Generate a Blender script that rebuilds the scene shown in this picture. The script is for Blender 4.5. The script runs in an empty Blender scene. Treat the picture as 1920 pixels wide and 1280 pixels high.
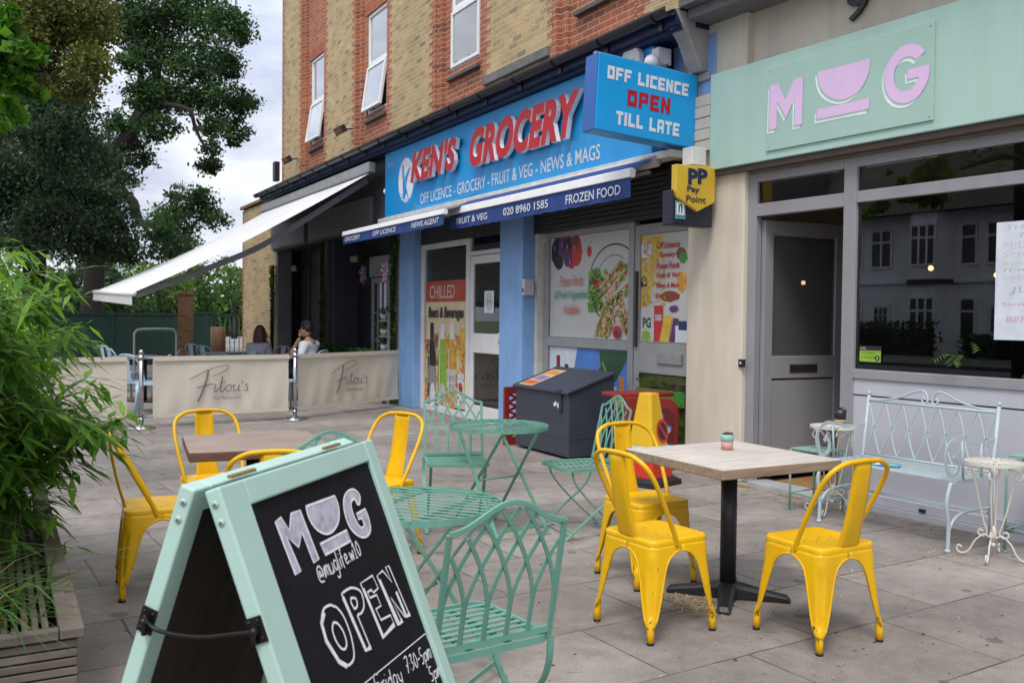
import bpy, math, random
import numpy as np
from mathutils import Vector, Matrix
random.seed(7); RNG = np.random.default_rng(7)
SC = bpy.context.scene; COL = SC.collection
R = math.radians

# ---------------------------------------------------------------- camera
FPX, YAW, PITCH, ROLL, CAMZ = 1741.8, .55944, -.0271, .0107, 1.46
_f = np.array([math.sin(YAW)*math.cos(PITCH), math.cos(YAW)*math.cos(PITCH), math.sin(PITCH)])
_r = np.array([math.cos(YAW), -math.sin(YAW), 0.]); _u = np.cross(_r, _f)
CR, CU, CF = math.cos(ROLL)*_r+math.sin(ROLL)*_u, -math.sin(ROLL)*_r+math.cos(ROLL)*_u, _f
CP = np.array([0, 0, CAMZ])
cd = bpy.data.cameras.new('camera'); cam = bpy.data.objects.new('camera', cd); COL.objects.link(cam)
cd.sensor_width = 36; cd.lens = FPX/1920*36; cd.clip_end = 600; cd.clip_start = .05
cam.matrix_world = Matrix(((CR[0], CU[0], -CF[0], 0), (CR[1], CU[1], -CF[1], 0), (CR[2], CU[2], -CF[2], CAMZ), (0, 0, 0, 1)))
cd.dof.use_dof = True; cd.dof.focus_distance = 4.6; cd.dof.aperture_fstop = 7
SC.camera = cam

# ---------------------------------------------------------------- world, sun, exposure
SUN_EL, SUN_AZ = 58, 228          # azimuth clockwise from +Y; light comes from the street side
w = bpy.data.worlds.new('World'); SC.world = w; w.use_nodes = True
nt = w.node_tree; N = nt.nodes; L = nt.links; bg = N['Background']
sky = N.new('ShaderNodeTexSky'); sky.sky_type = 'NISHITA'; sky.sun_disc = False
sky.sun_elevation = R(SUN_EL); sky.sun_rotation = R(SUN_AZ); sky.air_density = 1.0; sky.dust_density = 1.5
tc = N.new('ShaderNodeTexCoord'); mp = N.new('ShaderNodeMapping'); mp.inputs['Scale'].default_value = (1.0, 1.0, 2.4)
mp.inputs['Location'].default_value = (.35, .1, .2)
n1 = N.new('ShaderNodeTexNoise'); n1.inputs['Scale'].default_value = 3.2; n1.inputs['Detail'].default_value = 7; n1.inputs['Roughness'].default_value = .55
n2 = N.new('ShaderNodeTexNoise'); n2.inputs['Scale'].default_value = 5.5; n2.inputs['Detail'].default_value = 6
rp = N.new('ShaderNodeValToRGB'); rp.color_ramp.elements[0].position = .16; rp.color_ramp.elements[1].position = .30
rc = N.new('ShaderNodeValToRGB'); rc.color_ramp.elements[0].position = .40; rc.color_ramp.elements[1].position = .62
rc.color_ramp.elements[0].color = (5.5, 6.0, 7.5, 1); rc.color_ramp.elements[1].color = (9.2, 9.6, 10.2, 1)
mx = N.new('ShaderNodeMixRGB')
L.new(tc.outputs['Generated'], mp.inputs['Vector']); L.new(mp.outputs[0], n1.inputs['Vector']); L.new(mp.outputs[0], n2.inputs['Vector'])
L.new(n1.outputs['Fac'], rp.inputs[0]); L.new(n2.outputs['Fac'], rc.inputs[0])
L.new(rp.outputs[0], mx.inputs['Fac']); L.new(sky.outputs[0], mx.inputs[1]); L.new(rc.outputs[0], mx.inputs[2])
sxyz = N.new('ShaderNodeSeparateXYZ'); L.new(tc.outputs['Generated'], sxyz.inputs[0]); mr = N.new('ShaderNodeMapRange')   # overcast sky: brighter overhead
L.new(sxyz.outputs[2], mr.inputs['Value']); mr.inputs['From Min'].default_value = .1; mr.inputs['From Max'].default_value = .9; mr.inputs['To Min'].default_value = .86; mr.inputs['To Max'].default_value = 1.65
vm = N.new('ShaderNodeVectorMath'); vm.operation = 'SCALE'; L.new(mx.outputs[0], vm.inputs[0]); L.new(mr.outputs[0], vm.inputs['Scale'])
L.new(vm.outputs[0], bg.inputs['Color']); bg.inputs['Strength'].default_value = .092
sd = bpy.data.lights.new('sun', 'SUN'); sun = bpy.data.objects.new('sun', sd); COL.objects.link(sun)
sd.energy = 1.9; sd.angle = R(20); sd.color = (1, .96, .9)
_sd = Vector((math.sin(R(SUN_AZ))*math.cos(R(SUN_EL)), math.cos(R(SUN_AZ))*math.cos(R(SUN_EL)), math.sin(R(SUN_EL))))
sun.rotation_euler = _sd.to_track_quat('Z', 'Y').to_euler(); sun.location = _sd*50
vs = SC.view_settings; vs.view_transform = 'Standard'; vs.look = 'None'; vs.exposure = .44; vs.gamma = 1

# ---------------------------------------------------------------- measuring helpers
def ray(x, y): return CF*FPX+CR*(x-960)-CU*(y-640)
def at(x, y, depth): return Vector(CP+ray(x, y)*(depth/FPX))
def gr(x, y, z=0.): d = ray(x, y); return Vector(CP+d*((z-CAMZ)/d[2]))
def onx(x, y, X): d = ray(x, y); return Vector(CP+d*(X/d[0]))
BA = .05594; P0 = Vector((6.14, 6.69, 0))        # the brick terrace stands at a slight angle to the cafe
BT = Vector((math.sin(BA), math.cos(BA), 0)); BN = Vector((math.cos(BA), -math.sin(BA), 0))
def sb(x, y, o=0.):
    d = Vector(ray(x, y)); k = ((P0-Vector(CP)).dot(BN)-o)/d.dot(BN); q = Vector(CP)+d*k
    return (q-P0).dot(BT), q.z
def bw(s, o, z=0.): return P0+BT*s-BN*o+Vector((0, 0, z))

# ---------------------------------------------------------------- materials
MATS = {}
def _m(name):
    m = bpy.data.materials.new(name); m.use_nodes = True; MATS[name] = m
    nt = m.node_tree; return m, nt.nodes, nt.links, nt.nodes['Principled BSDF']
def noise(N, L, scale, detail=4, vec=None, rough=.55):
    n = N.new('ShaderNodeTexNoise'); n.inputs['Scale'].default_value = scale; n.inputs['Detail'].default_value = detail; n.inputs['Roughness'].default_value = rough
    if vec: L.new(vec, n.inputs['Vector'])
    return n.outputs['Fac']
def ramp(N, L, fac, *stops):
    r = N.new('ShaderNodeValToRGB'); e = r.color_ramp.elements
    while len(e) < len(stops): e.new(.5)
    for k, (p, c) in enumerate(stops): e[k].position = p; e[k].color = (*c, 1) if not isinstance(c, (int, float)) else (c, c, c, 1)
    L.new(fac, r.inputs[0]); return r.outputs[0]
def mixc(N, L, fac, a, b, mode='MIX'):
    m = N.new('ShaderNodeMixRGB'); m.blend_type = mode
    for k, v in ((0, fac), (1, a), (2, b)):
        if hasattr(v, 'is_linked'): L.new(v, m.inputs[k])
        elif k == 0: m.inputs[0].default_value = v
        else: m.inputs[k].default_value = (*v, 1) if len(v) == 3 else v
    return m.outputs[0]
def bump(N, L, b, h, strength, dist=.01):
    k = N.new('ShaderNodeBump'); k.inputs['Strength'].default_value = strength; k.inputs['Distance'].default_value = dist
    L.new(h, k.inputs['Height']); L.new(k.outputs[0], b.inputs['Normal'])
def sc3(c, k): return tuple(min(1, x*k) for x in c)
def pm(name, c, rough=.55, var=.18, scale=6., bmp=.12, metal=0., wear=None, wear_amt=.62, fine=60., spec=None, coat=0., streak=0.):
    """painted / plain surface with mottling, fine grain and optional worn patches"""
    if name in MATS: return MATS[name]
    m, N, L, b = _m(name); o = N.new('ShaderNodeTexCoord').outputs['Object']
    a = noise(N, L, scale, 5, o); col = ramp(N, L, a, (.25, sc3(c, 1-var)), (.75, sc3(c, 1+var)))
    f = noise(N, L, fine, 3, o)
    if wear:
        wn = noise(N, L, scale*2.3, 8, o, .7); col = mixc(N, L, ramp(N, L, wn, (wear_amt, 0), (wear_amt+.05, 1)), col, wear)
    if streak:                                   # rain streaks and runs of dirt
        mp = N.new('ShaderNodeMapping'); mp.inputs['Scale'].default_value = (3.1, 3.1, .34); L.new(o, mp.inputs[0]); sn = noise(N, L, 1.3, 9, mp.outputs[0], .68)
        col = mixc(N, L, streak, col, ramp(N, L, sn, (.38, .5), (.56, 1.03)), 'MULTIPLY')
    L.new(col, b.inputs['Base Color']); L.new(ramp(N, L, f, (.2, max(.02, rough-.1)), (.8, min(1, rough+.1))), b.inputs['Roughness'])
    b.inputs['Metallic'].default_value = metal
    if spec is not None: b.inputs['Specular IOR Level'].default_value = spec
    if coat: b.inputs['Coat Weight'].default_value = coat; b.inputs['Coat Roughness'].default_value = .15
    if bmp: bump(N, L, b, f, bmp, .004)
    return m
def emit(name, c, s):
    m, N, L, b = _m(name); b.inputs['Base Color'].default_value = (*c, 1); b.inputs['Emission Color'].default_value = (*c, 1); b.inputs['Emission Strength'].default_value = s; return m
def glass(name, tint=(.9, .95, .93), k=1.7, rough=0., grey_sheen=0.):
    m, N, L, b = _m(name); N.remove(b); out = N['Material Output']
    t = N.new('ShaderNodeBsdfTransparent'); t.inputs[0].default_value = (*tint, 1)
    g = N.new('ShaderNodeBsdfGlossy'); g.inputs['Roughness'].default_value = rough
    fr = N.new('ShaderNodeFresnel'); fr.inputs['IOR'].default_value = 1.55
    mu = N.new('ShaderNodeMath'); mu.operation = 'MULTIPLY'; mu.use_clamp = True; mu.inputs[1].default_value = k
    mixs = N.new('ShaderNodeMixShader'); L.new(fr.outputs[0], mu.inputs[0]); L.new(mu.outputs[0], mixs.inputs[0])
    
    if grey_sheen:  # even grey diffuse mixed into the pane, standing in for reflected light
        df = N.new('ShaderNodeBsdfDiffuse'); df.inputs[0].default_value = (.6, .6, .6, 1); m2 = N.new('ShaderNodeMixShader'); m2.inputs[0].default_value = grey_sheen
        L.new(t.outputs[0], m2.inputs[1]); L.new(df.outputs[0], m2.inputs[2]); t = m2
    L.new(t.outputs[0], mixs.inputs[1]); L.new(g.outputs[0], mixs.inputs[2]); L.new(mixs.outputs[0], out.inputs['Surface']); return m
def leafmat(name, c, var=.4, trans=.35, scale=1.5):
    m, N, L, b = _m(name); o = N.new('ShaderNodeTexCoord').outputs['Object']; out = N['Material Output']
    col = ramp(N, L, noise(N, L, scale, 3, o), (.3, sc3(c, 1-var)), (.7, sc3(c, 1+var)))
    L.new(col, b.inputs['Base Color']); b.inputs['Roughness'].default_value = .6; b.inputs['Specular IOR Level'].default_value = .22
    t = N.new('ShaderNodeBsdfTranslucent'); L.new(mixc(N, L, 1, col, (1.6, 1.9, .7), 'MULTIPLY'), t.inputs[0])
    ms = N.new('ShaderNodeMixShader'); ms.inputs[0].default_value = trans
    L.new(b.outputs[0], ms.inputs[1]); L.new(t.outputs[0], ms.inputs[2]); L.new(ms.outputs[0], out.inputs['Surface']); return m
def brick(name, cols, mortar, size=(.225, .075), seed=0., spots=None):
    m, N, L, b = _m(name); tcn = N.new('ShaderNodeTexCoord'); sx = N.new('ShaderNodeSeparateXYZ'); L.new(tcn.outputs['Object'], sx.inputs[0])
    ad = N.new('ShaderNodeMath'); L.new(sx.outputs[0], ad.inputs[0]); L.new(sx.outputs[1], ad.inputs[1])
    cb = N.new('ShaderNodeCombineXYZ'); L.new(ad.outputs[0], cb.inputs[0]); L.new(sx.outputs[2], cb.inputs[1]); cb.inputs[2].default_value = 0
    v = cb.outputs[0]; bt = N.new('ShaderNodeTexBrick'); L.new(v, bt.inputs['Vector']); bt.inputs['Scale'].default_value = 1
    bt.inputs['Brick Width'].default_value = size[0]; bt.inputs['Row Height'].default_value = size[1]; bt.inputs['Mortar Size'].default_value = .0055
    bt.inputs['Mortar Smooth'].default_value = .15; bt.offset = .5; bt.inputs['Bias'].default_value = 0
    # a colour per brick: white noise on the brick's cell
    dv = N.new('ShaderNodeMath'); dv.operation = 'DIVIDE'; L.new(sx.outputs[2], dv.inputs[0]); dv.inputs[1].default_value = size[1]
    fl = N.new('ShaderNodeMath'); fl.operation = 'FLOOR'; L.new(dv.outputs[0], fl.inputs[0])
    md = N.new('ShaderNodeMath'); md.operation = 'FLOORED_MODULO'; L.new(fl.outputs[0], md.inputs[0]); md.inputs[1].default_value = 2
    d2 = N.new('ShaderNodeMath'); d2.operation = 'DIVIDE'; L.new(ad.outputs[0], d2.inputs[0]); d2.inputs[1].default_value = size[0]
    m5 = N.new('ShaderNodeMath'); m5.operation = 'MULTIPLY_ADD'; L.new(md.outputs[0], m5.inputs[0]); m5.inputs[1].default_value = -.5; L.new(d2.outputs[0], m5.inputs[2])
    m6 = N.new('ShaderNodeMath'); m6.operation = 'ADD'; L.new(m5.outputs[0], m6.inputs[0]); m6.inputs[1].default_value = .5
    f2 = N.new('ShaderNodeMath'); f2.operation = 'FLOOR'; L.new(m6.outputs[0], f2.inputs[0])
    cc = N.new('ShaderNodeCombineXYZ'); L.new(f2.outputs[0], cc.inputs[0]); L.new(fl.outputs[0], cc.inputs[1]); cc.inputs[2].default_value = seed
    wn = N.new('ShaderNodeTexWhiteNoise'); L.new(cc.outputs[0], wn.inputs['Vector'])
    k = len(cols); col = ramp(N, L, wn.outputs['Value'], *[((j+.5)/k, c) for j, c in enumerate(cols)])
    big = noise(N, L, 1.1, 4, tcn.outputs['Object']); col = mixc(N, L, .55, col, ramp(N, L, big, (.3, .62), (.7, 1.25)), 'MULTIPLY')
    sm = noise(N, L, 38, 4, tcn.outputs['Object']); col = mixc(N, L, .5, col, ramp(N, L, sm, (.3, .7), (.7, 1.2)), 'MULTIPLY')
    col = mixc(N, L, bt.outputs['Fac'], col, mortar)
    L.new(col, b.inputs['Base Color']); b.inputs['Roughness'].default_value = .88
    iv = N.new('ShaderNodeMath'); iv.operation = 'MULTIPLY_ADD'; L.new(bt.outputs['Fac'], iv.inputs[0]); iv.inputs[1].default_value = -1.2; L.new(sm, iv.inputs[2])
    bump(N, L, b, iv.outputs[0], .6, .012); return m

# ---------------------------------------------------------------- mesh builder
class MB:
    def __init__(s): s.v = []; s.f = []; s.m = []; s.s = []
    def add(s, v, f, m=0, sm=False):
        o = len(s.v); s.v += [tuple(p) for p in v]; s.f += [tuple(i+o for i in q) for q in f]; s.m += [m]*len(f); s.s += [sm]*len(f); return s
    def box(s, x0, x1, y0, y1, z0, z1, m=0, M=None):
        v = [Vector((x, y, z)) for z in (z0, z1) for y in (y0, y1) for x in (x0, x1)]
        if M is not None: v = [M @ p for p in v]
        return s.add(v, [(0, 2, 3, 1), (4, 5, 7, 6), (0, 1, 5, 4), (2, 6, 7, 3), (0, 4, 6, 2), (1, 3, 7, 5)], m)
    def tube(s, pts, r=.01, n=8, m=0, closed=False, flat=None, up=None, cap=True):
        P = [Vector(p) for p in pts]; k = len(P); rs = r if isinstance(r, (list, tuple)) else [r]*k; rings = []; prev = None
        for i in range(k):
            a = P[(i-1) % k] if (closed or i) else P[i]; b = P[(i+1) % k] if (closed or i < k-1) else P[i]
            t = (b-a).normalized() if (b-a).length > 1e-9 else Vector((0, 0, 1))
            if up is not None: x = Vector(up).cross(t); x = x.normalized() if x.length > 1e-6 else t.orthogonal().normalized()
            elif prev is None: x = t.orthogonal().normalized()
            else: x = (prev-t*prev.dot(t)); x = x.normalized() if x.length > 1e-6 else t.orthogonal().normalized()
            prev = x; y = t.cross(x)
            if flat: rings.append([P[i]+x*(flat[0]/2*a_)+y*(flat[1]/2*b_) for a_, b_ in ((-1, -1), (1, -1), (1, 1), (-1, 1))])
            else: rings.append([P[i]+(x*math.cos(2*math.pi*j/n)+y*math.sin(2*math.pi*j/n))*rs[i] for j in range(n)])
        q = 4 if flat else n; v = [p for g in rings for p in g]; f = []
        for i in range(k if closed else k-1):
            for j in range(q): f.append((i*q+j, i*q+(j+1) % q, ((i+1) % k)*q+(j+1) % q, ((i+1) % k)*q+j))
        if not closed and cap: f += [tuple(range(q))[::-1], tuple((k-1)*q+j for j in range(q))]
        return s.add(v, f, m, not flat)
    def bar(s, pts, w_, t_, up=(0, 0, 1), m=0, closed=False): return s.tube(pts, m=m, flat=(w_, t_), up=up, closed=closed)
    def lathe(s, prof, n=24, m=0, M=None, sm=True):
        v = []; f = []
        for r_, z in prof: v += [Vector((r_*math.cos(2*math.pi*j/n), r_*math.sin(2*math.pi*j/n), z)) for j in range(n)]
        for i in range(len(prof)-1):
            for j in range(n): f.append((i*n+j, i*n+(j+1) % n, (i+1)*n+(j+1) % n, (i+1)*n+j))
        if prof[0][0] > 1e-4: f.append(tuple(range(n))[::-1])
        if prof[-1][0] > 1e-4: f.append(tuple((len(prof)-1)*n+j for j in range(n)))
        if M is not None: v = [M @ p for p in v]
        return s.add(v, f, m, sm)
    def prism(s, out, d, fr, m=0, w0=0.):
        """2-D outline (u,v) extruded from w0 to w0+d in frame fr=(O,U,V,W)"""
        O, U, V, W = fr; n = len(out)
        a = sum(out[i][0]*out[(i+1) % n][1]-out[(i+1) % n][0]*out[i][1] for i in range(n))
        if a < 0: out = out[::-1]
        v = [O+U*p[0]+V*p[1]+W*w0 for p in out]+[O+U*p[0]+V*p[1]+W*(w0+d) for p in out]
        f = [tuple(range(n))[::-1], tuple(range(n, 2*n))]+[(i, (i+1) % n, n+(i+1) % n, n+i) for i in range(n)]
        return s.add(v, f, m)
    def poly(s, out, fr, w0=0., m=0):
        O, U, V, W = fr; n = len(out)
        a = sum(out[i][0]*out[(i+1) % n][1]-out[(i+1) % n][0]*out[i][1] for i in range(n))
        if a < 0: out = out[::-1]
        return s.add([O+U*p[0]+V*p[1]+W*w0 for p in out], [tuple(range(n))], m)
    def stroke(s, pts, wd, fr, w0=0., m=0, closed=False, taper=False):
        """a flat painted line of width wd"""
        O, U, V, W = fr; P = [Vector((p[0], p[1])) for p in pts]; k = len(P); v = []
        for i in range(k):
            a = P[(i-1) % k] if (closed or i) else P[i]; b = P[(i+1) % k] if (closed or i < k-1) else P[i]
            t = (b-a).normalized(); nn = Vector((-t.y, t.x)); h = wd/2
            if taper: h *= .45+.55*math.sin(math.pi*min(1, max(0, (i+.6)/k)))
            for sg in (-1, 1): q = P[i]+nn*h*sg; v.append(O+U*q.x+V*q.y+W*w0)
        f = [(2*i, 2*((i+1) % k), 2*((i+1) % k)+1, 2*i+1) for i in range(k if closed else k-1)]
        return s.add(v, f, m)
    def sphere(s, c, r_, m=0, n=12, sc=(1, 1, 1)):
        k = n//2; M = Matrix.Translation(Vector(c)) @ Matrix.Diagonal((*sc, 1))
        return s.lathe([(max(1e-5, r_*math.sin(math.pi*i/k)), -r_*math.cos(math.pi*i/k)) for i in range(k+1)], n, m, M)
    def build(s, name, mats, parent=None, bevel=0., seg=2, smooth_all=False, auto=None):
        me = bpy.data.meshes.new(name); me.from_pydata(s.v, [], s.f)
        for x in (mats if isinstance(mats, (list, tuple)) else [mats]): me.materials.append(x)
        me.polygons.foreach_set('material_index', s.m); me.polygons.foreach_set('use_smooth', [True]*len(s.s) if smooth_all else s.s); me.update()
        o = bpy.data.objects.new(name, me); COL.objects.link(o)
        if parent is not None: o.parent = parent
        if bevel:
            bm_ = o.modifiers.new('edge', 'BEVEL'); bm_.width = bevel; bm_.segments = seg; bm_.limit_method = 'ANGLE'; bm_.angle_limit = R(40)
        return o
def quads(name, arr, mats, mi=None, parent=None, smooth=False):
    """arr (n,4,3) of separate quads, built fast"""
    n = len(arr); me = bpy.data.meshes.new(name); me.vertices.add(4*n); me.loops.add(4*n); me.polygons.add(n)
    me.vertices.foreach_set('co', arr.reshape(-1).astype(np.float32)); me.loops.foreach_set('vertex_index', np.arange(4*n, dtype=np.int32))
    me.polygons.foreach_set('loop_start', np.arange(0, 4*n, 4, dtype=np.int32))
    for x in mats: me.materials.append(x)
    if mi is not None: me.polygons.foreach_set('material_index', mi.astype(np.int32))
    me.update(calc_edges=True); o = bpy.data.objects.new(name, me); COL.objects.link(o)
    if parent is not None: o.parent = parent
    return o
def tag(o, label=None, cat=None, group=None, kind=None):
    if label: o['label'] = label
    if cat: o['category'] = cat
    if group: o['group'] = group
    if kind: o['kind'] = kind
    return o
def thing(name, label, cat, loc=(0, 0, 0), rz=0., group=None):
    o = bpy.data.objects.new(name, None); COL.objects.link(o); o.location = loc; o.rotation_euler = (0, 0, rz); o.empty_display_size = .1
    return tag(o, label, cat, group)
def dup(t, loc, rz, label, group=None):
    r_ = t.copy(); COL.objects.link(r_); r_.location = loc; r_.rotation_euler = (0, 0, rz); r_['label'] = label
    if group: r_['group'] = group
    def rec(a, b):
        for ch in list(a.children):
            c = ch.copy(); COL.objects.link(c); c.parent = b; rec(ch, c)
    rec(t, r_); return r_
def cr(pts, n=8, closed=False):
    P = [Vector(p) for p in pts]; k = len(P); out = []
    for i in range(k if closed else k-1):
        p0, p1, p2, p3 = (P[(i-1) % k], P[i], P[(i+1) % k], P[(i+2) % k]) if closed else (P[max(0, i-1)], P[i], P[i+1], P[min(k-1, i+2)])
        for j in range(n):
            t = j/n; out.append(.5*((2*p1)+(p2-p0)*t+(2*p0-5*p1+4*p2-p3)*t*t+(3*p1-p0-3*p2+p3)*t**3))
    if not closed: out.append(P[-1])
    return out
def arc(cx, cy, r_, a0, a1, n=16, ry=None): ry = ry or r_; return [(cx+r_*math.cos(R(a0+(a1-a0)*i/n)), cy+ry*math.sin(R(a0+(a1-a0)*i/n))) for i in range(n+1)]
def fr_w(o, s, z, M=None):
    """frame on a street-facing face of a facade: u to the viewer's right (-Y), v up, w out (-X)"""
    return (Vector((-o, s, z)), Vector((0, -1, 0)), Vector((0, 0, 1)), Vector((-1, 0, 0)))
def fr_s(x, y, z): return (Vector((x, y, z)), Vector((1, 0, 0)), Vector((0, 0, 1)), Vector((0, -1, 0)))
_tc = {}
def text(mb, body, box, fr, m=0, w0=0., d=0., bold=0., shear=0., spacing=1., side=None, res=3, keep=False):
    """lettering fitted into box (u0,v0,u1,v1) of frame fr"""
    key = (body, bold, shear, spacing, d > 0, res)
    if key not in _tc:
        c = bpy.data.curves.new('lettering', 'FONT'); c.body = body; c.size = 1; c.offset = bold; c.shear = shear; c.space_character = spacing; c.resolution_u = res
        c.extrude = .5 if d > 0 else 0; c.fill_mode = 'FRONT' if d == 0 else 'BOTH'
        o = bpy.data.objects.new('lettering', c); COL.objects.link(o); dg = bpy.context.evaluated_depsgraph_get(); dg.update()
        me = bpy.data.meshes.new_from_object(o.evaluated_get(dg)); V = [tuple(v.co) for v in me.vertices]; F = [tuple(p.vertices) for p in me.polygons]; NZ = [abs(p.normal.z) > .7 for p in me.polygons]
        bpy.data.objects.remove(o); bpy.data.curves.remove(c); bpy.data.meshes.remove(me); _tc[key] = (V, F, NZ)
    V, F, NZ = _tc[key]; x0 = min(v[0] for v in V); x1 = max(v[0] for v in V); y0 = min(v[1] for v in V); y1 = max(v[1] for v in V)
    sx = (box[2]-box[0])/(x1-x0); sy = (box[3]-box[1])/(y1-y0)
    if keep: sx = sy = min(sx, sy)
    O, U, Vv, W = fr
    P = [O+U*(box[0]+(v[0]-x0)*sx)+Vv*(box[1]+(v[1]-y0)*sy)+W*(w0+((v[2]+.5)*d if d else 0)) for v in V]
    k = len(mb.v); mb.v += [tuple(p) for p in P]; mb.f += [tuple(i+k for i in q) for q in F]; mb.m += [(m if (nz or side is None) else side) for nz in NZ]; mb.s += [False]*len(F)
    return mb
# ================================================================ THE SETTING: ground, pavement, road
def paving():
    m, N, L, b = _m('paving'); o = N.new('ShaderNodeTexCoord').outputs['Object']
    rot = N.new('ShaderNodeMapping'); rot.inputs['Location'].default_value = (.58, -.37, 0)
    wob = N.new('ShaderNodeTexNoise'); wob.inputs['Scale'].default_value = 5; L.new(o, wob.inputs['Vector']); wv = N.new('ShaderNodeVectorMath'); wv.operation = 'MULTIPLY_ADD'; L.new(wob.outputs['Color'], wv.inputs[0]); wv.inputs[1].default_value = (.014, .014, 0); L.new(o, wv.inputs[2]); L.new(wv.outputs[0], rot.inputs[0])
    bt = N.new('ShaderNodeTexBrick'); L.new(rot.outputs[0], bt.inputs['Vector']); bt.inputs['Scale'].default_value = 1; bt.inputs['Brick Width'].default_value = .9; bt.inputs['Row Height'].default_value = .62
    bt.inputs['Mortar Size'].default_value = .006; bt.inputs['Mortar Smooth'].default_value = .35; bt.offset = .5
    bt.inputs['Color1'].default_value = (.195, .168, .148, 1); bt.inputs['Color2'].default_value = (.268, .238, .212, 1); bt.inputs['Mortar'].default_value = (.225, .197, .176, 1)
    col = bt.outputs['Color']
    col = mixc(N, L, .8, col, ramp(N, L, noise(N, L, .9, 6, o, .65), (.3, .60), (.7, 1.34)), 'MULTIPLY')
    col = mixc(N, L, .75, col, ramp(N, L, noise(N, L, 7, 7, o, .7), (.32, .72), (.68, 1.22)), 'MULTIPLY')
    col = mixc(N, L, .6, col, ramp(N, L, noise(N, L, 140, 3, o), (.3, .52), (.7, 1.5)), 'MULTIPLY')
    # chewing gum and dark spots
    vo = N.new('ShaderNodeTexVoronoi'); vo.inputs['Scale'].default_value = 3.4; L.new(o, vo.inputs['Vector'])
    wn = N.new('ShaderNodeTexWhiteNoise'); L.new(vo.outputs['Position'], wn.inputs['Vector'])
    th = N.new('ShaderNodeMath'); th.operation = 'MULTIPLY'; L.new(wn.outputs['Value'], th.inputs[0]); th.inputs[1].default_value = .15
    lt = N.new('ShaderNodeMath'); lt.operation = 'LESS_THAN'; L.new(vo.outputs['Distance'], lt.inputs[0]); L.new(th.outputs[0], lt.inputs[1])
    f = N.new('ShaderNodeMath'); f.operation = 'MULTIPLY'; L.new(lt.outputs[0], f.inputs[0]); f.inputs[1].default_value = .62
    col = mixc(N, L, f.outputs[0], col, (.075, .065, .062))
    st = ramp(N, L, noise(N, L, 1.7, 8, o, .75), (.57, 0), (.67, .55)); col = mixc(N, L, st, col, (.10, .085, .08))
    jn = ramp(N, L, noise(N, L, 3.1, 5, o), (.4, .45), (.6, 1)); jf = N.new('ShaderNodeMath'); jf.operation = 'MULTIPLY'; L.new(bt.outputs['Fac'], jf.inputs[0]); L.new(jn, jf.inputs[1])
    col = mixc(N, L, jf.outputs[0], col, (.062, .052, .047))
    L.new(col, b.inputs['Base Color']); b.inputs['Roughness'].default_value = .82
    h = N.new('ShaderNodeMath'); h.operation = 'MULTIPLY_ADD'; L.new(bt.outputs['Fac'], h.inputs[0]); h.inputs[1].default_value = -1.5; L.new(noise(N, L, 90, 4, o), h.inputs[2])
    bump(N, L, b, h.outputs[0], .35, .008); return m
grass_m = pm('park_grass', (.07, .11, .03), .9, .3, 1.2, .3)
asph = pm('asphalt', (.05, .05, .052), .85, .2, 3, .4)
MB().box(-160, 160, -60, 260, -.3, -.13).build('ground', grass_m)['kind'] = 'structure'
MB().box(-3.6, 14, -14, 25.5, -.12, 0).build('pavement', paving())['kind'] = 'structure'
MB().box(-16.0, -3.75, -60, 60, -.16, -.115).build('road', asph)['kind'] = 'structure'
kb = MB()
for k in range(64): kb.box(-3.745, -3.605, -14+k*.62, -14+k*.62+.612, -.15, .002)
kb.build('kerb', pm('kerb_stone', (.3, .29, .28), .8), bevel=.01)['kind'] = 'structure'
MB().box(-22, -16.05, -60, 60, -.125, .0).build('far_pavement', asph)['kind'] = 'structure'
pk = MB().box(3.9, 60, 25.6, 60, -.125, -.04); pk.build('park_path', pm('path_tarmac', (.2, .19, .18), .9))['kind'] = 'structure'

# ================================================================ THE BRICK TERRACE
YEL = brick('stock_brick', [(.47, .33, .15), (.50, .37, .18), (.43, .30, .14), (.53, .40, .21), (.39, .26, .125), (.48, .35, .165), (.50, .37, .19), (.45, .32, .155), (.25, .18, .12), (.47, .34, .165), (.52, .39, .21), (.42, .29, .14), (.48, .36, .18), (.36, .27, .16)], (.50, .42, .31))
RED = brick('red_brick', [(.36, .105, .05), (.40, .125, .06), (.33, .095, .045), (.42, .15, .075), (.28, .08, .042), (.38, .115, .053), (.24, .08, .05)], (.50, .36, .26), seed=3)
white = pm('upvc', (.80, .81, .82), .35, .05, 4, .03)
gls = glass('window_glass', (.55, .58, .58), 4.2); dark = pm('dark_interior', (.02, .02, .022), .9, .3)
black = pm('black_plastic', (.012, .012, .013), .38, .3, 9, .06); navyd = pm('navy_paint', (.012, .022, .075), .5, .3, 5, .08)
slate = pm('slate', (.085, .075, .075), .7, .3, 9, .2); concrete = pm('concrete_trim', (.36, .33, .29), .85, .2, 5, .2)
BR = thing('brick_terrace', 'three storey terrace of yellow brick with red brick window bays above the blue grocery', 'building', P0, -BA)
CS = [12.22, 8.71, 5.13, 1.62, -1.9]; S0, S1, ZB, ZT = -2.9, 14.62, 4.25, 11.4; CH = .075
wall = MB()
def course_strip(x, a, b, red_lo, red_hi, full_red=False, z0=ZB, z1=ZT):
    k = int(round((z1-z0)/CH))
    for i in range(k):
        za, zb = z0+i*CH, z0+(i+1)*CH; q = .225 if i % 2 else .115
        cuts = [a]; mats_ = []
        if full_red: cuts += [b]; mats_ = [1]
        else:
            if red_lo: cuts.append(a+q); mats_.append(1)
            cuts.append(b-q if red_hi else b); mats_.append(0)
            if red_hi: cuts.append(b); mats_.append(1)
        for j in range(len(cuts)-1): wall.add([(x, cuts[j], za), (x, cuts[j], zb), (x, cuts[j+1], zb), (x, cuts[j+1], za)], [(0, 1, 2, 3)], mats_[j])
HB = .79; edges = []; prev = S1
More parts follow.
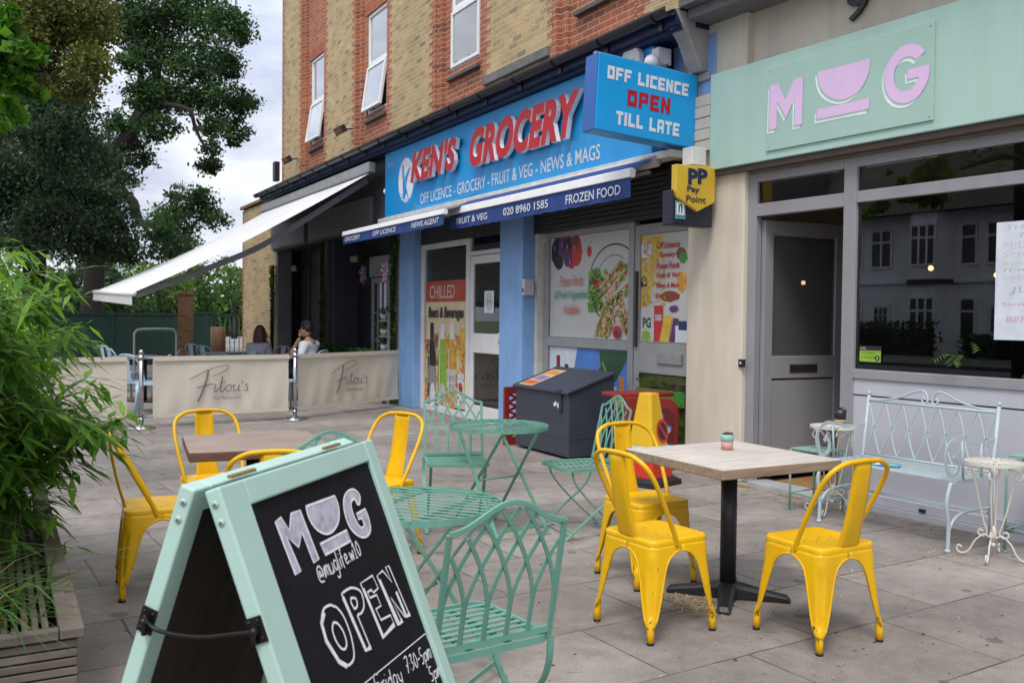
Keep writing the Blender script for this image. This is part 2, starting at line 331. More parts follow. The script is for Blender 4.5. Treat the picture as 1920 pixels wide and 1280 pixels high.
for c in CS: edges.append((c+HB, prev)); prev = c-HB
for a, b in edges: course_strip(0, a, b, True, True)
course_strip(0, S0, prev, False, True)
WZ = [(5.08, 6.88), (8.5, 10.3)]; WH = .485
for c in CS:
    for sg in (-1, 1):                                   # two red brick steps into the bay
        for x0, x1, e0, e1 in ((0, .055, HB, HB), (.055, .11, HB-.12, HB-.12)):
            y = c+sg*e0; wall.add([(x0, y, ZB), (x1, y, ZB), (x1, y, ZT), (x0, y, ZT)], [(0, 1, 2, 3)], 1)
        ya, yb = sorted((c+sg*HB, c+sg*(HB-.12))); wall.add([(.055, ya, ZB), (.055, ya, ZT), (.055, yb, ZT), (.055, yb, ZB)], [(0, 1, 2, 3)], 1)
        ya, yb = sorted((c+sg*(HB-.12), c+sg*WH)); wall.add([(.11, ya, ZB), (.11, ya, ZT), (.11, yb, ZT), (.11, yb, ZB)], [(0, 1, 2, 3)], 1)
        y = c+sg*WH
        for z0, z1 in WZ: wall.add([(.11, y, z0), (.30, y, z0), (.30, y, z1), (.11, y, z1)], [(0, 1, 2, 3)], 1)
    zz = [ZB]+[q for p in WZ for q in p]+[ZT]
    for i in range(0, len(zz), 2): wall.add([(.11, c-WH, zz[i]), (.11, c-WH, zz[i+1]), (.11, c+WH, zz[i+1]), (.11, c+WH, zz[i])], [(0, 1, 2, 3)], 1)
    for z0, z1 in WZ:
        for z in (z0, z1): wall.add([(.11, c-WH, z), (.30, c-WH, z), (.30, c+WH, z), (.11, c+WH, z)], [(0, 1, 2, 3)], 1)
wall.box(.30, 7, S0, S1, 4.1, ZT-.02, 0)
# the single-storey end wing
for i in range(int(4.25/CH)):
    za, zb = i*CH, (i+1)*CH; q = .225 if i % 2 else .115; a, b = 15.05, 18.62
    for c0, c1, mm in ((a, b-q, 0), (b-q, b, 1)): wall.add([(0, c0, za), (0, c0, zb), (0, c1, zb), (0, c1, za)], [(0, 1, 2, 3)], mm)
wall.box(.012, 6, 15.05, 18.61, 0, 4.22, 0)
wall.build('wall', [YEL, RED], BR)
MB().box(-.06, .35, 15.0, 18.7, 4.25, 4.33, 0).build('coping', pm('brown_coping', (.2, .12, .05), .9), BR, bevel=.01)
def window(c, z0, z1, tilt):
    f = MB(); a, b = c-WH+.004, c+WH-.004; zm = z0+(z1-z0)*.5; X0, X1 = .13, .20; t = .055
    f.box(X0, X1, a, a+t, z0+.004, z1-.004); f.box(X0, X1, b-t, b, z0+.004, z1-.004); f.box(X0, X1, a+t, b-t, z1-t, z1-.004); f.box(X0, X1, a+t, b-t, z0+.004, z0+t); f.box(X0-.004, X1, a+t, b-t, zm-.035, zm+.035)
    W = f.build('window', white, BR, bevel=.006)
    g = MB().box(X0+.03, X0+.036, a+t, b-t, zm+.035, z1-t); g.build('pane', gls, W)
    M = Matrix.Translation((X0-.012, 0, zm-.04)) @ Matrix.Rotation(R(tilt), 4, 'Y') @ Matrix.Translation((-X0, 0, -zm+.04))
    s = MB(); a2, b2, za, zb = a+t-.03, b-t+.03, z0+.03, zm-.05; e = .05
    s.box(X0-.02, X0+.03, a2, a2+e, za, zb, 0, M); s.box(X0-.02, X0+.03, b2-e, b2, za, zb, 0, M); s.box(X0-.02, X0+.03, a2+e, b2-e, zb-e, zb, 0, M); s.box(X0-.02, X0+.03, a2+e, b2-e, za, za+e, 0, M)
    s.box(X0, X0+.006, a2+e, b2-e, za+e, zb-e, 1, M); s.build('sash', [white, gls], W, bevel=.004)
    cm = pm('net_curtain', (.62, .62, .60), .9, .15, 3, .1); cu = MB(); k = 40; P = [(X1+.05+.018*math.sin(i*1.25)+.006*math.sin(i*2.9), a+(b-a)*i/k) for i in range(k+1)]
    if z0 < 7:
        for i in range(k):
            if .30 < i/k < .62: continue
            cu.add([(P[i][0], P[i][1], z0), (P[i+1][0], P[i+1][1], z0), (P[i+1][0], P[i+1][1], z1), (P[i][0], P[i][1], z1)], [(0, 1, 2, 3)], 0, True)
        cu.build('curtain', cm, W)
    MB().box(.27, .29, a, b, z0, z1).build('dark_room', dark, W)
    MB().box(.045, .128, c-WH-.03, c+WH+.03, z0-.16, z0-.11).build('sill', slate, BR, bevel=.006)
for k, c in enumerate(CS):
    window(c, *WZ[0], [9, 8, 0, 0, 0][k]); window(c, *WZ[1], 0)
SOL = (brick('soldier_brick', [(.38, .09, .03), (.43, .12, .045), (.33, .075, .03)], (.36, .27, .19), (.075, .3), 5))
for c in CS: MB().box(.10, .112, c-WH-.12, c+WH+.12, 6.89, 7.1).build('lintel', SOL, BR)
MB().box(-.05, .02, 2.55, 4.25, 4.56, 4.68).build('lead_flashing', pm('lead_grey', (.15, .145, .14), .7, .3, 6, .2), BR, bevel=.008)
# cornice: flat roof over the shops, gutter with brackets
cn = MB(); cn.add([(-.44, -.30, 4.24), (-.44, 15.1, 4.24), (.012, 15.1, 4.36), (.012, -.30, 4.36)], [(0, 1, 2, 3)], 0)
cn.box(-.40, .01, -.30, 15.1, 4.12, 4.235, 1); cn.box(-.33, .01, -.28, 15.05, 4.085, 4.118, 1); cn.build('cornice', [slate, navyd], BR)
gt = MB(); prof = [(math.cos(R(a))*.062, math.sin(R(a))*.062) for a in range(180, 361, 20)]
for i in range(len(prof)-1):
    (x0, z0), (x1, z1) = prof[i], prof[i+1]
    gt.add([(-.475+x0, -.32, 4.235+z0), (-.475+x1, -.32, 4.235+z1), (-.475+x1, 15.15, 4.235+z1), (-.475+x0, 15.15, 4.235+z0)], [(0, 1, 2, 3)], 0, True)
gt.box(-.545, -.535, -.32, 15.15, 4.225, 4.245); gt.build('gutter', black, BR)
for k in range(18):
    s = -.1+k*.88; g = MB(); g.tube([(-.475+.068*math.cos(R(a)), s, 4.235+.068*math.sin(R(a))) for a in range(170, 371, 20)], .011, 6); g.box(-.42, -.40, s-.03, s+.03, 4.10, 4.23); g.build('gutter_bracket', black, BR)
# ---- ground floor of the grocery
blue = pm('blue_masonry_paint', (.20, .36, .64), .6, .12, 3, .25, wear=(.12, .17, .27), wear_amt=.70, streak=.16)
greyal = pm('grey_aluminium', (.30, .30, .30), .45, .1, 5, .05); pvc = pm('white_frame', (.66, .66, .65), .4, .08, 5, .04)
def pier(a, b, o=.1, z1=3.0, m=blue, x1=.28): return MB().box(-o, x1, a, b, 0, z1).build('pier', m, BR, bevel=.012)
pier(6.45, 7.05); pier(3.0, 3.6)
MB().box(-.02, .28, -.05, .04, 2.5, 4.1).build('pier', concrete, BR)
MB().box(-.01, .2, -.40, .22, 3.52, 4.08).build('blue_end_wall', pm('blue_end_paint', (.20, .34, .62), .6, .14, 3, .25, wear=(.45, .43, .40), wear_amt=.60), BR, bevel=.01)
sd_ = MB()
for k in range(5): sd_.box(-.07-.004*(k % 2), .2, -.40, .22, 3.0+k*.104, 3.0+k*.104+.098)
sd_.build('cream_siding', pm('cream_siding', (.52, .47, .40), .7, .1), BR, bevel=.004)
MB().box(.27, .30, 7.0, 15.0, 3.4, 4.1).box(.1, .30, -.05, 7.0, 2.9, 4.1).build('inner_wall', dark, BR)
st = MB(); st.box(.058, .22, .03, 3.0, 2.48, 2.95, 0)
for k in range(9): st.tube([(.06, .05, 2.50+k*.052), (.06, 2.98, 2.50+k*.052)], .014, 8, 0)
st.build('shutter_box', pm('shutter_dark', (.03, .03, .032), .5, .2), BR)
st = MB(); st.box(.02, .22, 3.6, 6.45, 2.55, 2.95); st.build('shutter_box', pm('shutter_dark', (0, 0, 0)), BR)
# left part: display window and door
XF = .02
fr_ = MB(); fr_.box(XF, XF+.07, 6.33, 6.45, 0, 2.55); fr_.box(XF, XF+.07, 4.72, 4.84, 0, 2.55); fr_.box(XF, XF+.07, 4.84, 6.33, 0, .09); fr_.box(XF, XF+.07, 4.84, 6.33, 2.47, 2.55); fr_.box(XF+.005, XF+.06, 3.6, 4.72, 2.3, 2.36)
fr_.build('shop_frame', pvc, BR, bevel=.006)
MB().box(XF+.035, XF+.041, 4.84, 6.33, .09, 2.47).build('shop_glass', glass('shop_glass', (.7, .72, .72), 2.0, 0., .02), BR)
MB().box(XF+.035, XF+.041, 3.6, 4.72, 2.36, 2.55).build('fanlight', MATS['shop_glass'], BR)
d = MB(); a, b = 3.62, 4.70; d.box(XF, XF+.05, a, a+.1, .01, 2.29); d.box(XF, XF+.05, b-.1, b, .01, 2.29); d.box(XF, XF+.05, a+.1, b-.1, 2.18, 2.29); d.box(XF, XF+.05, a+.1, b-.1, .95, 1.22); d.box(XF, XF+.05, a+.1, b-.1, .01, .22)
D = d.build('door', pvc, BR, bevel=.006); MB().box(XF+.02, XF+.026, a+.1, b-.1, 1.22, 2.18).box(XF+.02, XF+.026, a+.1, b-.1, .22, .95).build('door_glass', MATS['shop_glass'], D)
MB().box(XF-.05, XF-.002, a+.02, a+.09, .92, 1.3).tube([(XF-.05, a+.055, 1.1), (XF-.08, a+.055, 1.1), (XF-.08, a+.055, 1.24)], .012, 8).build('handle', pm('grey_handle', (.5, .5, .5), .4), D)
# inside the shop: pale tilted slats added in place of reflected stripes, dark shelves
bl = MB()
for k in range(26): bl.box(.16, .17, 3.0, 7, 1.42+k*.062, 1.448+k*.062, 0, Matrix.Translation((0, 5, 2.2)) @ Matrix.Rotation(R(-27), 4, 'X') @ Matrix.Translation((0, -5, -2.2)))
bl.build('stripe_slats', pm('pale_slats', (.62, .62, .6), .6), BR)
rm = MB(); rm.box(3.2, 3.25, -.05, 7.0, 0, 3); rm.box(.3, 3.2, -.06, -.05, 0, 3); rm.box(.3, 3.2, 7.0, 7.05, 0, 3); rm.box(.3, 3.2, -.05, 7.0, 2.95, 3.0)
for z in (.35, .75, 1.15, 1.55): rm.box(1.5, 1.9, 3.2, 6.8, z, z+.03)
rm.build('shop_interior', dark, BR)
MB().box(.05, 3.2, -.05, 7.0, -.01, .012).build('shop_floor', pm('dark_floor', (.06, .055, .05), .6), BR)
# right part: window with graphics, lower panel, second door
X2 = .17
fr_ = MB(); fr_.box(X2, X2+.08, 2.83, 2.93, 0, 2.5); fr_.box(X2, X2+.08, 1.06, 1.16, 0, 2.5); fr_.box(X2-.004, X2+.08, 1.16, 2.83, 1.10, 1.21); fr_.box(X2, X2+.08, 1.16, 2.83, 2.42, 2.5); fr_.box(X2, X2+.08, 1.16, 2.83, 0, .08)
fr_.build('shop_frame', greyal, BR, bevel=.006)
MB().box(X2-.09, X2+.08, 2.935, 2.998, 0, 2.5).build('shop_frame', pm('cream_frame', (.6, .57, .52), .5), BR)
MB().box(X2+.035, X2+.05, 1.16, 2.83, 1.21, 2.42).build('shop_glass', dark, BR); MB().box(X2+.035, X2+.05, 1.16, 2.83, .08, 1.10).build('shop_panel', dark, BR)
d = MB(); a, b = .05, 1.04; d.box(X2, X2+.06, a, a+.09, .02, 2.44); d.box(X2, X2+.06, b-.09, b, .02, 2.44); d.box(X2, X2+.06, a+.09, b-.09, 2.33, 2.44); d.box(X2, X2+.06, a+.09, b-.09, .88, 1.2); d.box(X2, X2+.06, a+.09, b-.09, .02, .2)
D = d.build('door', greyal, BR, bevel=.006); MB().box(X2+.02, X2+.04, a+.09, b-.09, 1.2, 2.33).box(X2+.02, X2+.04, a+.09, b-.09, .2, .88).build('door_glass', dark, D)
MB().box(X2-.02, X2-.002, .22, .62, .99, 1.10).build('letter_plate', pm('letter_grey', (.25, .25, .25), .35), D, bevel=.004)
MB().box(X2-.035, X2-.002, b-.07, b-.03, 1.15, 1.95).build('handle', pm('bronze', (.05, .04, .035), .4), D, bevel=.006)
# ---- ground floor of the restaurant
rg = pm('restaurant_grey', (.055, .055, .063), .6, .2); rl = pm('restaurant_panel', (.14, .14, .155), .55, .12)
rs = MB(); rs.box(-.12, .26, 7.35, 14.95, 2.92, 3.62, 0); rs.box(-.18, -.118, 8.2, 11.9, 2.96, 3.5, 1); rs.box(-.18, -.118, 12.2, 14.9, 2.96, 3.5, 1); rs.box(-.1, .26, 7.06, 15.0, 3.62, 4.08, 0)
rs.build('restaurant_fascia', [rg, rl], BR, bevel=.006)
MB().box(-.05, .26, 7.06, 7.36, 2.92, 3.62).build('brown_infill', pm('brown_infill', (.05, .02, .018), .8), BR)
for a, b, mm in ((7.07, 7.3, pm('post_grey', (.25, .25, .27), .6)), (10.95, 11.2, rg), (14.75, 14.95, pm('post_grey', (0, 0, 0)))): pier(a, b, .06, 2.92, mm)
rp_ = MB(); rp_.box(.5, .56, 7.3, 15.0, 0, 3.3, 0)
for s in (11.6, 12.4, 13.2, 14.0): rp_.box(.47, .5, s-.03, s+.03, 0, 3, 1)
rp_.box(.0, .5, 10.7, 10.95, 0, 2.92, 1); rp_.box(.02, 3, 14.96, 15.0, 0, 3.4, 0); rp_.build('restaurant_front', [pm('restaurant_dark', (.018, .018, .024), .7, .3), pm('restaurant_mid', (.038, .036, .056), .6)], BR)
dw = MB(); a, b = 8.9, 9.75; dw.box(.42, .47, a, a+.09, 0, 2.15); dw.box(.42, .47, b-.09, b, 0, 2.15); dw.box(.42, .47, a+.09, b-.09, 2.05, 2.15); dw.box(.42, .47, a+.09, b-.09, 0, .5)
for k in (1, 2): dw.box(.42, .465, a+.09+k*.223-.012, a+.09+k*.223+.012, .5, 2.05)
for z in (1.0, 1.5): dw.box(.424, .46, a+.09, b-.09, z-.012, z+.012)
DD = dw.build('door', pm('faded_white', (.34, .34, .38), .6), BR, bevel=.004); MB().box(.445, .45, a+.09, b-.09, .5, 2.05).build('door_glass', MATS['shop_glass'], DD)
MB().box(.40, .47, 8.85, 9.8, 2.17, 2.55).build('fanlight', pm('faded_white', (0, 0, 0)), BR)
tb = MB()
for k in range(26):
    y = 7.5+RNG.random()*1.2; z = .9+RNG.random()*1.1; tb.box(.40, .46, y, y+.05+.08*RNG.random(), z, z+.06+.14*RNG.random(), int(RNG.integers(0, 5)))
tb.build('window_posters', [pm('nk%d' % i, c, .6) for i, c in enumerate([(.4, .03, .03), (.4, .4, .42), (.1, .25, .3), (.3, .25, .2), (.08, .12, .08)])], BR)

# ================================================================ THE CAFE
cream = pm('cream_render', (.62, .55, .45), .85, .10, 1.6, .5, wear=(.38, .33, .27), wear_amt=.66, streak=.26)
CA = thing('cafe_building', 'cream rendered cafe building with grey shopfront under the pale green fascia', 'building', (6.14, 3.0, 0), 0)
cx_ = lambda v: v-6.14
SF = pm('shopfront_grey', (.285, .275, .29), .5, .06, 3, .04, streak=.14); SFl = pm('stallriser_grey', (.48, .475, .52), .5, .05, 2, .04, streak=.08)
cw = MB(); cw.box(.06, 7, -9, 3.62, 2.74, 4.32); cw.box(-.02, .30, 2.92, 3.64, 0, 4.2); cw.box(.06, 7, -9, 3.64, 4.32, 9.6); cw.build('wall', cream, CA, bevel=.015)
dk = pm('dark_lead', (.16, .145, .145), .7, .2)
cn = MB(); cn.box(-.46, .05, -9, 3.42, 4.40, 4.46, 0); cn.box(-.40, .05, -9, 3.40, 4.26, 4.398, 0); cn.box(-.30, .05, -9, 3.38, 4.16, 4.258, 0); cn.box(-.46, -.45, -9, 3.42, 4.462, 4.475, 1); cn.build('cornice', [dk, pm('pale_edge', (.6, .58, .55), .6)], CA, bevel=.006)
co = MB(); fr_c = (Vector((0, 3.40, 0)), Vector((1, 0, 0)), Vector((0, 0, 1)), Vector((0, 1, 0)))
co.prism([(0, 3.74), (-.10, 3.74), (-.16, 3.84), (-.24, 4.0), (-.36, 4.14), (-.42, 4.25), (0, 4.25)], .18, fr_c); co.box(-.05, .0, 3.36, 3.62, 3.66, 3.738); co.build('corbel', pm('corbel_grey', (.33, .30, .29), .8, .2, 5, .2), CA, bevel=.012)
num = MB(); text(num, '9', (-.10, .01, .10, .27), (Vector((.06, 1.80, 3.80)), Vector((0, -1, 0)), Vector((0, 0, 1)), Vector((-1, 0, 0))), w0=.012, d=.03, shear=.12); num.build('house_number', black, CA)
# shopfront: mullion y=4.83, door opening 4.9..5.83, window 1.0..4.78
f = MB(); X0, X1 = .03, .10
f.box(X0, X1, cx_(0)+8.97, cx_(0)+9.06, 0, 2.74) if False else None
def yy(y): return y-3.0
f.box(X0, X1, yy(4.78), yy(4.9), 0, 2.74); f.box(X0, X1, yy(5.82), yy(5.92), 0, 2.74); f.box(X0, X1, yy(4.9), yy(5.82), 2.36, 2.47); f.box(X0, X1, yy(4.9), yy(5.82), 2.66, 2.74)
f.box(X0, X1, yy(-3), yy(4.78), 2.38, 2.47); f.box(X0, X1, yy(-3), yy(4.78), 2.66, 2.74); f.box(X0, X1, yy(.9), yy(1.0), 0, 2.38); f.box(X0-.004, X1, yy(-3), yy(4.78), 1.0, 1.075)
f.build('shopfront_frame', SF, CA, bevel=.005)
sr = MB(); sr.box(.045, .10, yy(-3), yy(4.78), .12, .865, 0); sr.box(.042, .10, yy(-3), yy(4.78), .877, .999, 0); sr.box(.06, .10, yy(-3), yy(4.78), .86, .88, 1); sr.box(.0, .10, yy(-3), yy(4.78), .05, .118, 0); sr.box(-.03, .10, yy(-3), yy(4.78), 0, .046, 0)
for y in (4.1, 3.45): sr.box(-.012, .0, yy(y), yy(y)+.05, .06, .085, 1)
sr.build('stall_riser', [SFl, black], CA)
cg = glass('cafe_glass', (.55, .57, .59), 1.75)
MB().box(.06, .066, yy(-3), yy(4.78), 1.075, 2.38).build('window_glass', cg, CA); MB().box(.06, .066, yy(-3), yy(4.78), 2.47, 2.66).build('transom_glass', cg, CA); MB().box(.06, .066, yy(4.9), yy(5.82), 2.47, 2.66).build('transom_glass', cg, CA)
MB().box(-.03, .2, yy(4.9), yy(5.82), 0, .03).build('door_threshold', pm('steel_sill', (.4, .4, .41), .4), CA, bevel=.004)
M = Matrix.Translation((.10, yy(5.80), 0)) @ Matrix.Rotation(R(83), 4, 'Z')
d = MB(); Wd = .93
for q in ((-Wd, -Wd+.10, .1, 2.33), (-.10, 0, .1, 2.33), (-Wd+.10, -.10, 2.2, 2.33), (-Wd+.10, -.10, .93, 1.13), (-Wd+.10, -.10, .1, .2)): d.box(-.025, .025, q[0], q[1], q[2], q[3], 0, M)
d.box(-.016, .016, -Wd+.10, -.10, .2, .915, 0, M); DD = d.build('door', SF, CA, bevel=.005)
MB().box(-.004, .004, -Wd+.10, -.10, 1.13, 2.2, 0, M).build('door_glass', glass('door_glass', (.75, .76, .76), 2.6, 0., .16), DD)  # door pane greyed to imitate its reflections
MB().box(-.034, -.0255, -.62, -.30, .985, 1.055, 0, M).build('letter_plate', pm('dark_bronze', (.035, .025, .02), .35), DD, bevel=.003)
# cafe interior
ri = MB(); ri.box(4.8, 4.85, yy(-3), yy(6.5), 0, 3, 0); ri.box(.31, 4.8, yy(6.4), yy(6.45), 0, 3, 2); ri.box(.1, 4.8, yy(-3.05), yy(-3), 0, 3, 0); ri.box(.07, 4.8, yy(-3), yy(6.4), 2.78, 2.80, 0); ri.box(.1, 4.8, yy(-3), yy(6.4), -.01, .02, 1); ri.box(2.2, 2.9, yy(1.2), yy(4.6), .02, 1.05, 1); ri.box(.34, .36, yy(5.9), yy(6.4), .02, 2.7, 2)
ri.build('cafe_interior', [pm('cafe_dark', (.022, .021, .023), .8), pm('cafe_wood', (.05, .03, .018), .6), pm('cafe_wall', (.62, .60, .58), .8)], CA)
MB().box(.22, 1.2, yy(4.95), yy(5.7), .021, .032).build('door_mat', pm('coir_mat', (.28, .15, .05), .95, .3, 30, .5), CA)
# ================================================================ SIGNS AND AWNINGS ON THE TERRACE
def fthing(name, label, cat, s, o, z, group=None): return thing(name, label, cat, bw(s, o, z), -BA, group)
cyan = pm('sign_cyan', (.006, .29, .66), .35, .10, 2.5, .03, wear=(.06, .36, .68), wear_amt=.72); cyan2 = pm('sign_side_blue', (.01, .10, .38), .35, .1)
redl = pm('letter_red', (.47, .004, .012), .45, .12, 5, .05, wear=(.52, .16, .16), wear_amt=.73); wht = pm('letter_white', (.80, .80, .82), .5, .08, 6, .04); lwh = pm('painted_white', (.60, .64, .68), .6, .10, 30, .03)
S_A, S_B, Zs0, Zs1 = .22, 7.32, 3.03, 4.075; sc = (S_A+S_B)/2
T = fthing('shop_sign', "long sky blue fascia sign with raised red letters over the grocery", 'sign', sc, .12, Zs0)
F = lambda o, s, z: fr_w(o-.12, s-sc, z-Zs0)
b = MB().box(-.13, 0, S_A-sc, S_B-sc, 0, Zs1-Zs0, 0); b.build('sign_board', [cyan], T, bevel=.006)
b = MB().box(-.2, -.03, -.14-sc, 7.46-sc, -.075, -.004); b.build('trim', pm('cream_trim', (.62, .59, .54), .5), T, bevel=.008)
b = MB(); fz = F(.25, 0, 0)
def tx(mb, body, s_l, s_r, z0, z1, o, **k): return text(mb, body, (-(s_l), z0, -(s_r), z1), (Vector((-(o-.12), -sc, -Zs0)), Vector((0, -1, 0)), Vector((0, 0, 1)), Vector((-1, 0, 0))), **k)
for body, a, c, z0, z1 in (("KEN'S", 6.03, 4.42, 3.44, 3.90), ('GROCERY', 4.02, 1.36, 3.40, 3.90)): tx(b, body, a, c, z0, z1, .29, d=.055, bold=.05, shear=.28, spacing=1.06, m=0, side=1, res=4); b.build('lettering', [redl, wht], T); b = MB()
b = MB(); tx(b, 'OFF LICENCE - GROCERY - FRUIT & VEG - NEWS & MAGS', 5.86, 1.1, 3.115, 3.275, .2525, bold=.012); b.build('lettering', lwh, T); b = MB(); tx(b, '15-17', 7.2, 6.98, 3.83, 3.90, .2525); b.build('lettering', lwh, T)
b = MB(); lf = (Vector((-.133, 6.42-sc, 3.545-Zs0)), Vector((0, -1, 0)), Vector((0, 0, 1)), Vector((-1, 0, 0)))
b.poly([(x*.31, y*.345) for x, y in arc(0, 0, 1, 0, 360, 40)[:-1]], lf, 0, 0)
b.poly([(-.16, .25), (-.10, .25), (-.06, .03), (.03, -.15), (.12, -.26), (.03, -.2), (-.07, -.29), (-.12, -.27), (-.13, 0)], lf, .002, 1); b.poly([(-.045, .045), (.12, .17), (.2, .18), (.08, .06), (.01, -.09), (-.035, .0)], lf, .002, 1)
b.poly([(.03, -.2), (.09, -.26), (.14, -.33), (.08, -.29)], lf, .003, 2); b.build('emblem', [wht, cyan, pm('plum', (.1, .02, .2), .5)], T)
b = MB()
for k in range(9): b.stroke(cr([(-.44+.0*k, -.12-.045*k), (-.15, -.22-.04*k), (.3, -.40-.018*k), (1.0+.2*k, -.49+.004*k)], 8), .014, lf, -.0005 if False else .0004+.0002*k, 0)
b.build('wave_lines', pm('pale_cyan_line', (.04, .33, .66), .4), T)
# box sign standing out from the wall, in square block capitals
BLK = {'O': [(0, 0, 1, 1, .32, .3, .68, .7)], 'F': [(0, 0, .34, 1), (.34, .74, 1, 1), (.34, .36, .86, .6)], 'L': [(0, 0, .36, 1), (.36, 0, 1, .27)], 'I': [(0, 0, .36, 1)], 'C': [(0, 0, .34, 1), (.34, .73, 1, 1), (.34, 0, 1, .27)], 'E': [(0, 0, .34, 1), (.34, .75, 1, 1), (.34, .38, .9, .61), (.34, 0, 1, .25)], 'T': [(.33, 0, .67, .74), (0, .74, 1, 1)], 'A': [(0, 0, .33, .75), (.67, 0, 1, .75), (0, .75, 1, 1), (.33, .28, .67, .5)], 'P': [(0, 0, .34, 1), (.34, .76, 1, 1), (.66, .36, 1, .76), (.34, .36, .66, .58)], 'N': [(0, 0, .33, 1), (.67, 0, 1, 1), 'd']}
def block(mb, s, box, fr):
    ws = [(.38 if c == 'I' else .55 if c == ' ' else 1.) for c in s]; gap = .2; tot = sum(ws)+gap*(len(s)-1); k = (box[2]-box[0])/tot; h = box[3]-box[1]; x = box[0]
    def R_(a, b, c, d): mb.poly([(x+a*wd, box[1]+b*h), (x+c*wd, box[1]+b*h), (x+c*wd, box[1]+d*h), (x+a*wd, box[1]+d*h)], fr)
    for c, w_ in zip(s, ws):
        wd = k*w_
        for q in BLK.get(c, []):
            if q == 'd': mb.poly([(x+.33*wd, box[1]+h), (x+.33*wd, box[1]+.55*h), (x+.67*wd, box[1]), (x+.67*wd, box[1]+.45*h)], fr)
            elif len(q) == 8: a, b, c_, d, e, f, g, i = q; R_(a, b, e, d); R_(g, b, c_, d); R_(e, i, g, d); R_(e, b, g, f)
            elif c == 'I': R_(0, 0, 1, 1)
            else: R_(*q)
        x += wd+gap*k
# box sign standing out from the wall
T = fthing('projecting_sign', 'blue box sign jutting from the wall reading OFF LICENCE OPEN TILL LATE', 'sign', -.2, .08, 3.02)
M = Matrix.Rotation(R(-3.0), 4, 'Y'); b = MB().box(-1.12, 0, 0, .2, .02, .70, 0, Matrix.Rotation(R(3.2), 4, 'Y') @ Matrix.Translation((0, 0, .0))); b.f = b.f
b.build('sign_box', [cyan], T, bevel=.01)
MB().box(-1.126, -1.121, .006, .194, .026, .694, 0, Matrix.Rotation(R(3.2), 4, 'Y')).build('end_plate', cyan2, T)
MB().box(-.02, .04, .03, .17, -.02, .74).box(-1.1, -.03, .08, .12, .70, .73, 0, Matrix.Rotation(R(3.2), 4, 'Y')).build('bracket', pm('galvanised', (.35, .35, .36), .45, .2, metal=.6), T)
Mr = Matrix.Rotation(R(3.2), 4, 'Y').to_3x3(); fb = (Vector((0, -.003, 0)), Mr @ Vector((1, 0, 0)), Mr @ Vector((0, 0, 1)), Vector((0, -1, 0)))
b = MB(); block(b, 'OFF LICENCE', (-1.02, .485, -.11, .60), fb); b.build('lettering', lwh, T); b = MB(); block(b, 'TILL LATE', (-.90, .10, -.19, .22), fb); b.build('lettering', lwh, T)
b = MB(); block(b, 'OPEN', (-.79, .285, -.31, .43), fb); b.build('lettering', pm('letter_darkred', (.36, .004, .012), .5, .2), T)
# alarm box, lamp and junction box on the sign's end
s, z = sb(1175, 114, .35); T = fthing('alarm_box', 'white shield shaped burglar alarm box above the box sign', 'alarm', s, .252, z-.16)
MB().prism([(-.15, 0), (.15, 0), (.16, .2), (.10, .29), (-.10, .27), (-.16, .18)], .07, fr_w(0, 0, 0)).build('casing', pm('white_plastic', (.75, .75, .78), .4), T, bevel=.012)
b = MB(); text(b, 'KODIKA', (-.10, .12, .10, .17), fr_w(.0715, 0, 0)); b.build('lettering', pm('dark_print', (.06, .03, .06), .6), T)
s, z = sb(1226, 117, .33); T = fthing('flood_lamp', 'small round white lamp head beside the alarm box', 'lamp', s, .252, z-.02)
MB().tube([(0, 0, 0), (-.08, 0, .03)], .02, 8).sphere((-.10, 0, .02), .075, 0, 16, (1, 1, .95)).build('lamp_head', MATS['white_plastic'], T)
s, z = sb(1251, 108, .2); T = fthing('junction_box', 'white square junction box with black cable on sign end', 'box', .212, .2, z-.06)
MB().box(-.08, .08, -.11, -.0, 0, .16).build('box_body', MATS['white_plastic'], T, bevel=.01); MB().tube(cr([(.02, -.1, .02), (.1, -.16, -.12), (.17, -.25, -.25)], 6), .008, 6).build('cable', black, T)
# cctv on the sign's left end
T = fthing('cctv_camera', 'small white dome camera on the left end of the blue sign', 'camera', 7.34, .2, 3.48)
MB().sphere((0, .05, 0), .055, 0, 14).tube([(0, -.01, 0), (0, .05, 0)], .03, 8).build('camera_body', MATS['white_plastic'], T); MB().sphere((-.03, .075, -.02), .035, 0, 10).build('lens', black, T)
# pay point sign on the cream pillar
PY_ = 6.28; T = thing('payment_sign', 'yellow shield sign with navy PP letters on a dark navy bracket', 'sign', (5.83, PY_, 2.28), 0)
yel = pm('sign_yellow', (.62, .40, .035), .4, .12, 4); dn = pm('sign_darknavy', (.012, .014, .03), .45, .25)
MB().box(-.245, .24, -.02, .12, .01, .32, 0).build('bracket', dn, T, bevel=.01)
pf = fr_s(0, -.055, 0); MB().prism([(-.235, .54), (.235, .555), (.235, .235), (.02, .135), (-.215, .245), (-.235, .30)], .07, (Vector((0, -.055, 0)), Vector((1, 0, 0)), Vector((0, 0, 1)), Vector((0, 1, 0)))).build('shield', yel, T, bevel=.008)
b = MB(); text(b, 'P', (-.10, .37, .02, .515), pf, w0=.003, bold=.05, res=2); text(b, 'P', (.015, .385, .135, .525), pf, w0=.004, bold=.05, res=2); b.build('logo', navyd, T); b = MB(); text(b, 'Pay', (-.11, .29, .04, .36), pf, w0=.003, bold=.03); b.build('lettering', navyd, T); b = MB(); text(b, 'Point', (-.12, .215, .12, .275), pf, w0=.003, bold=.02); b.build('lettering', navyd, T)
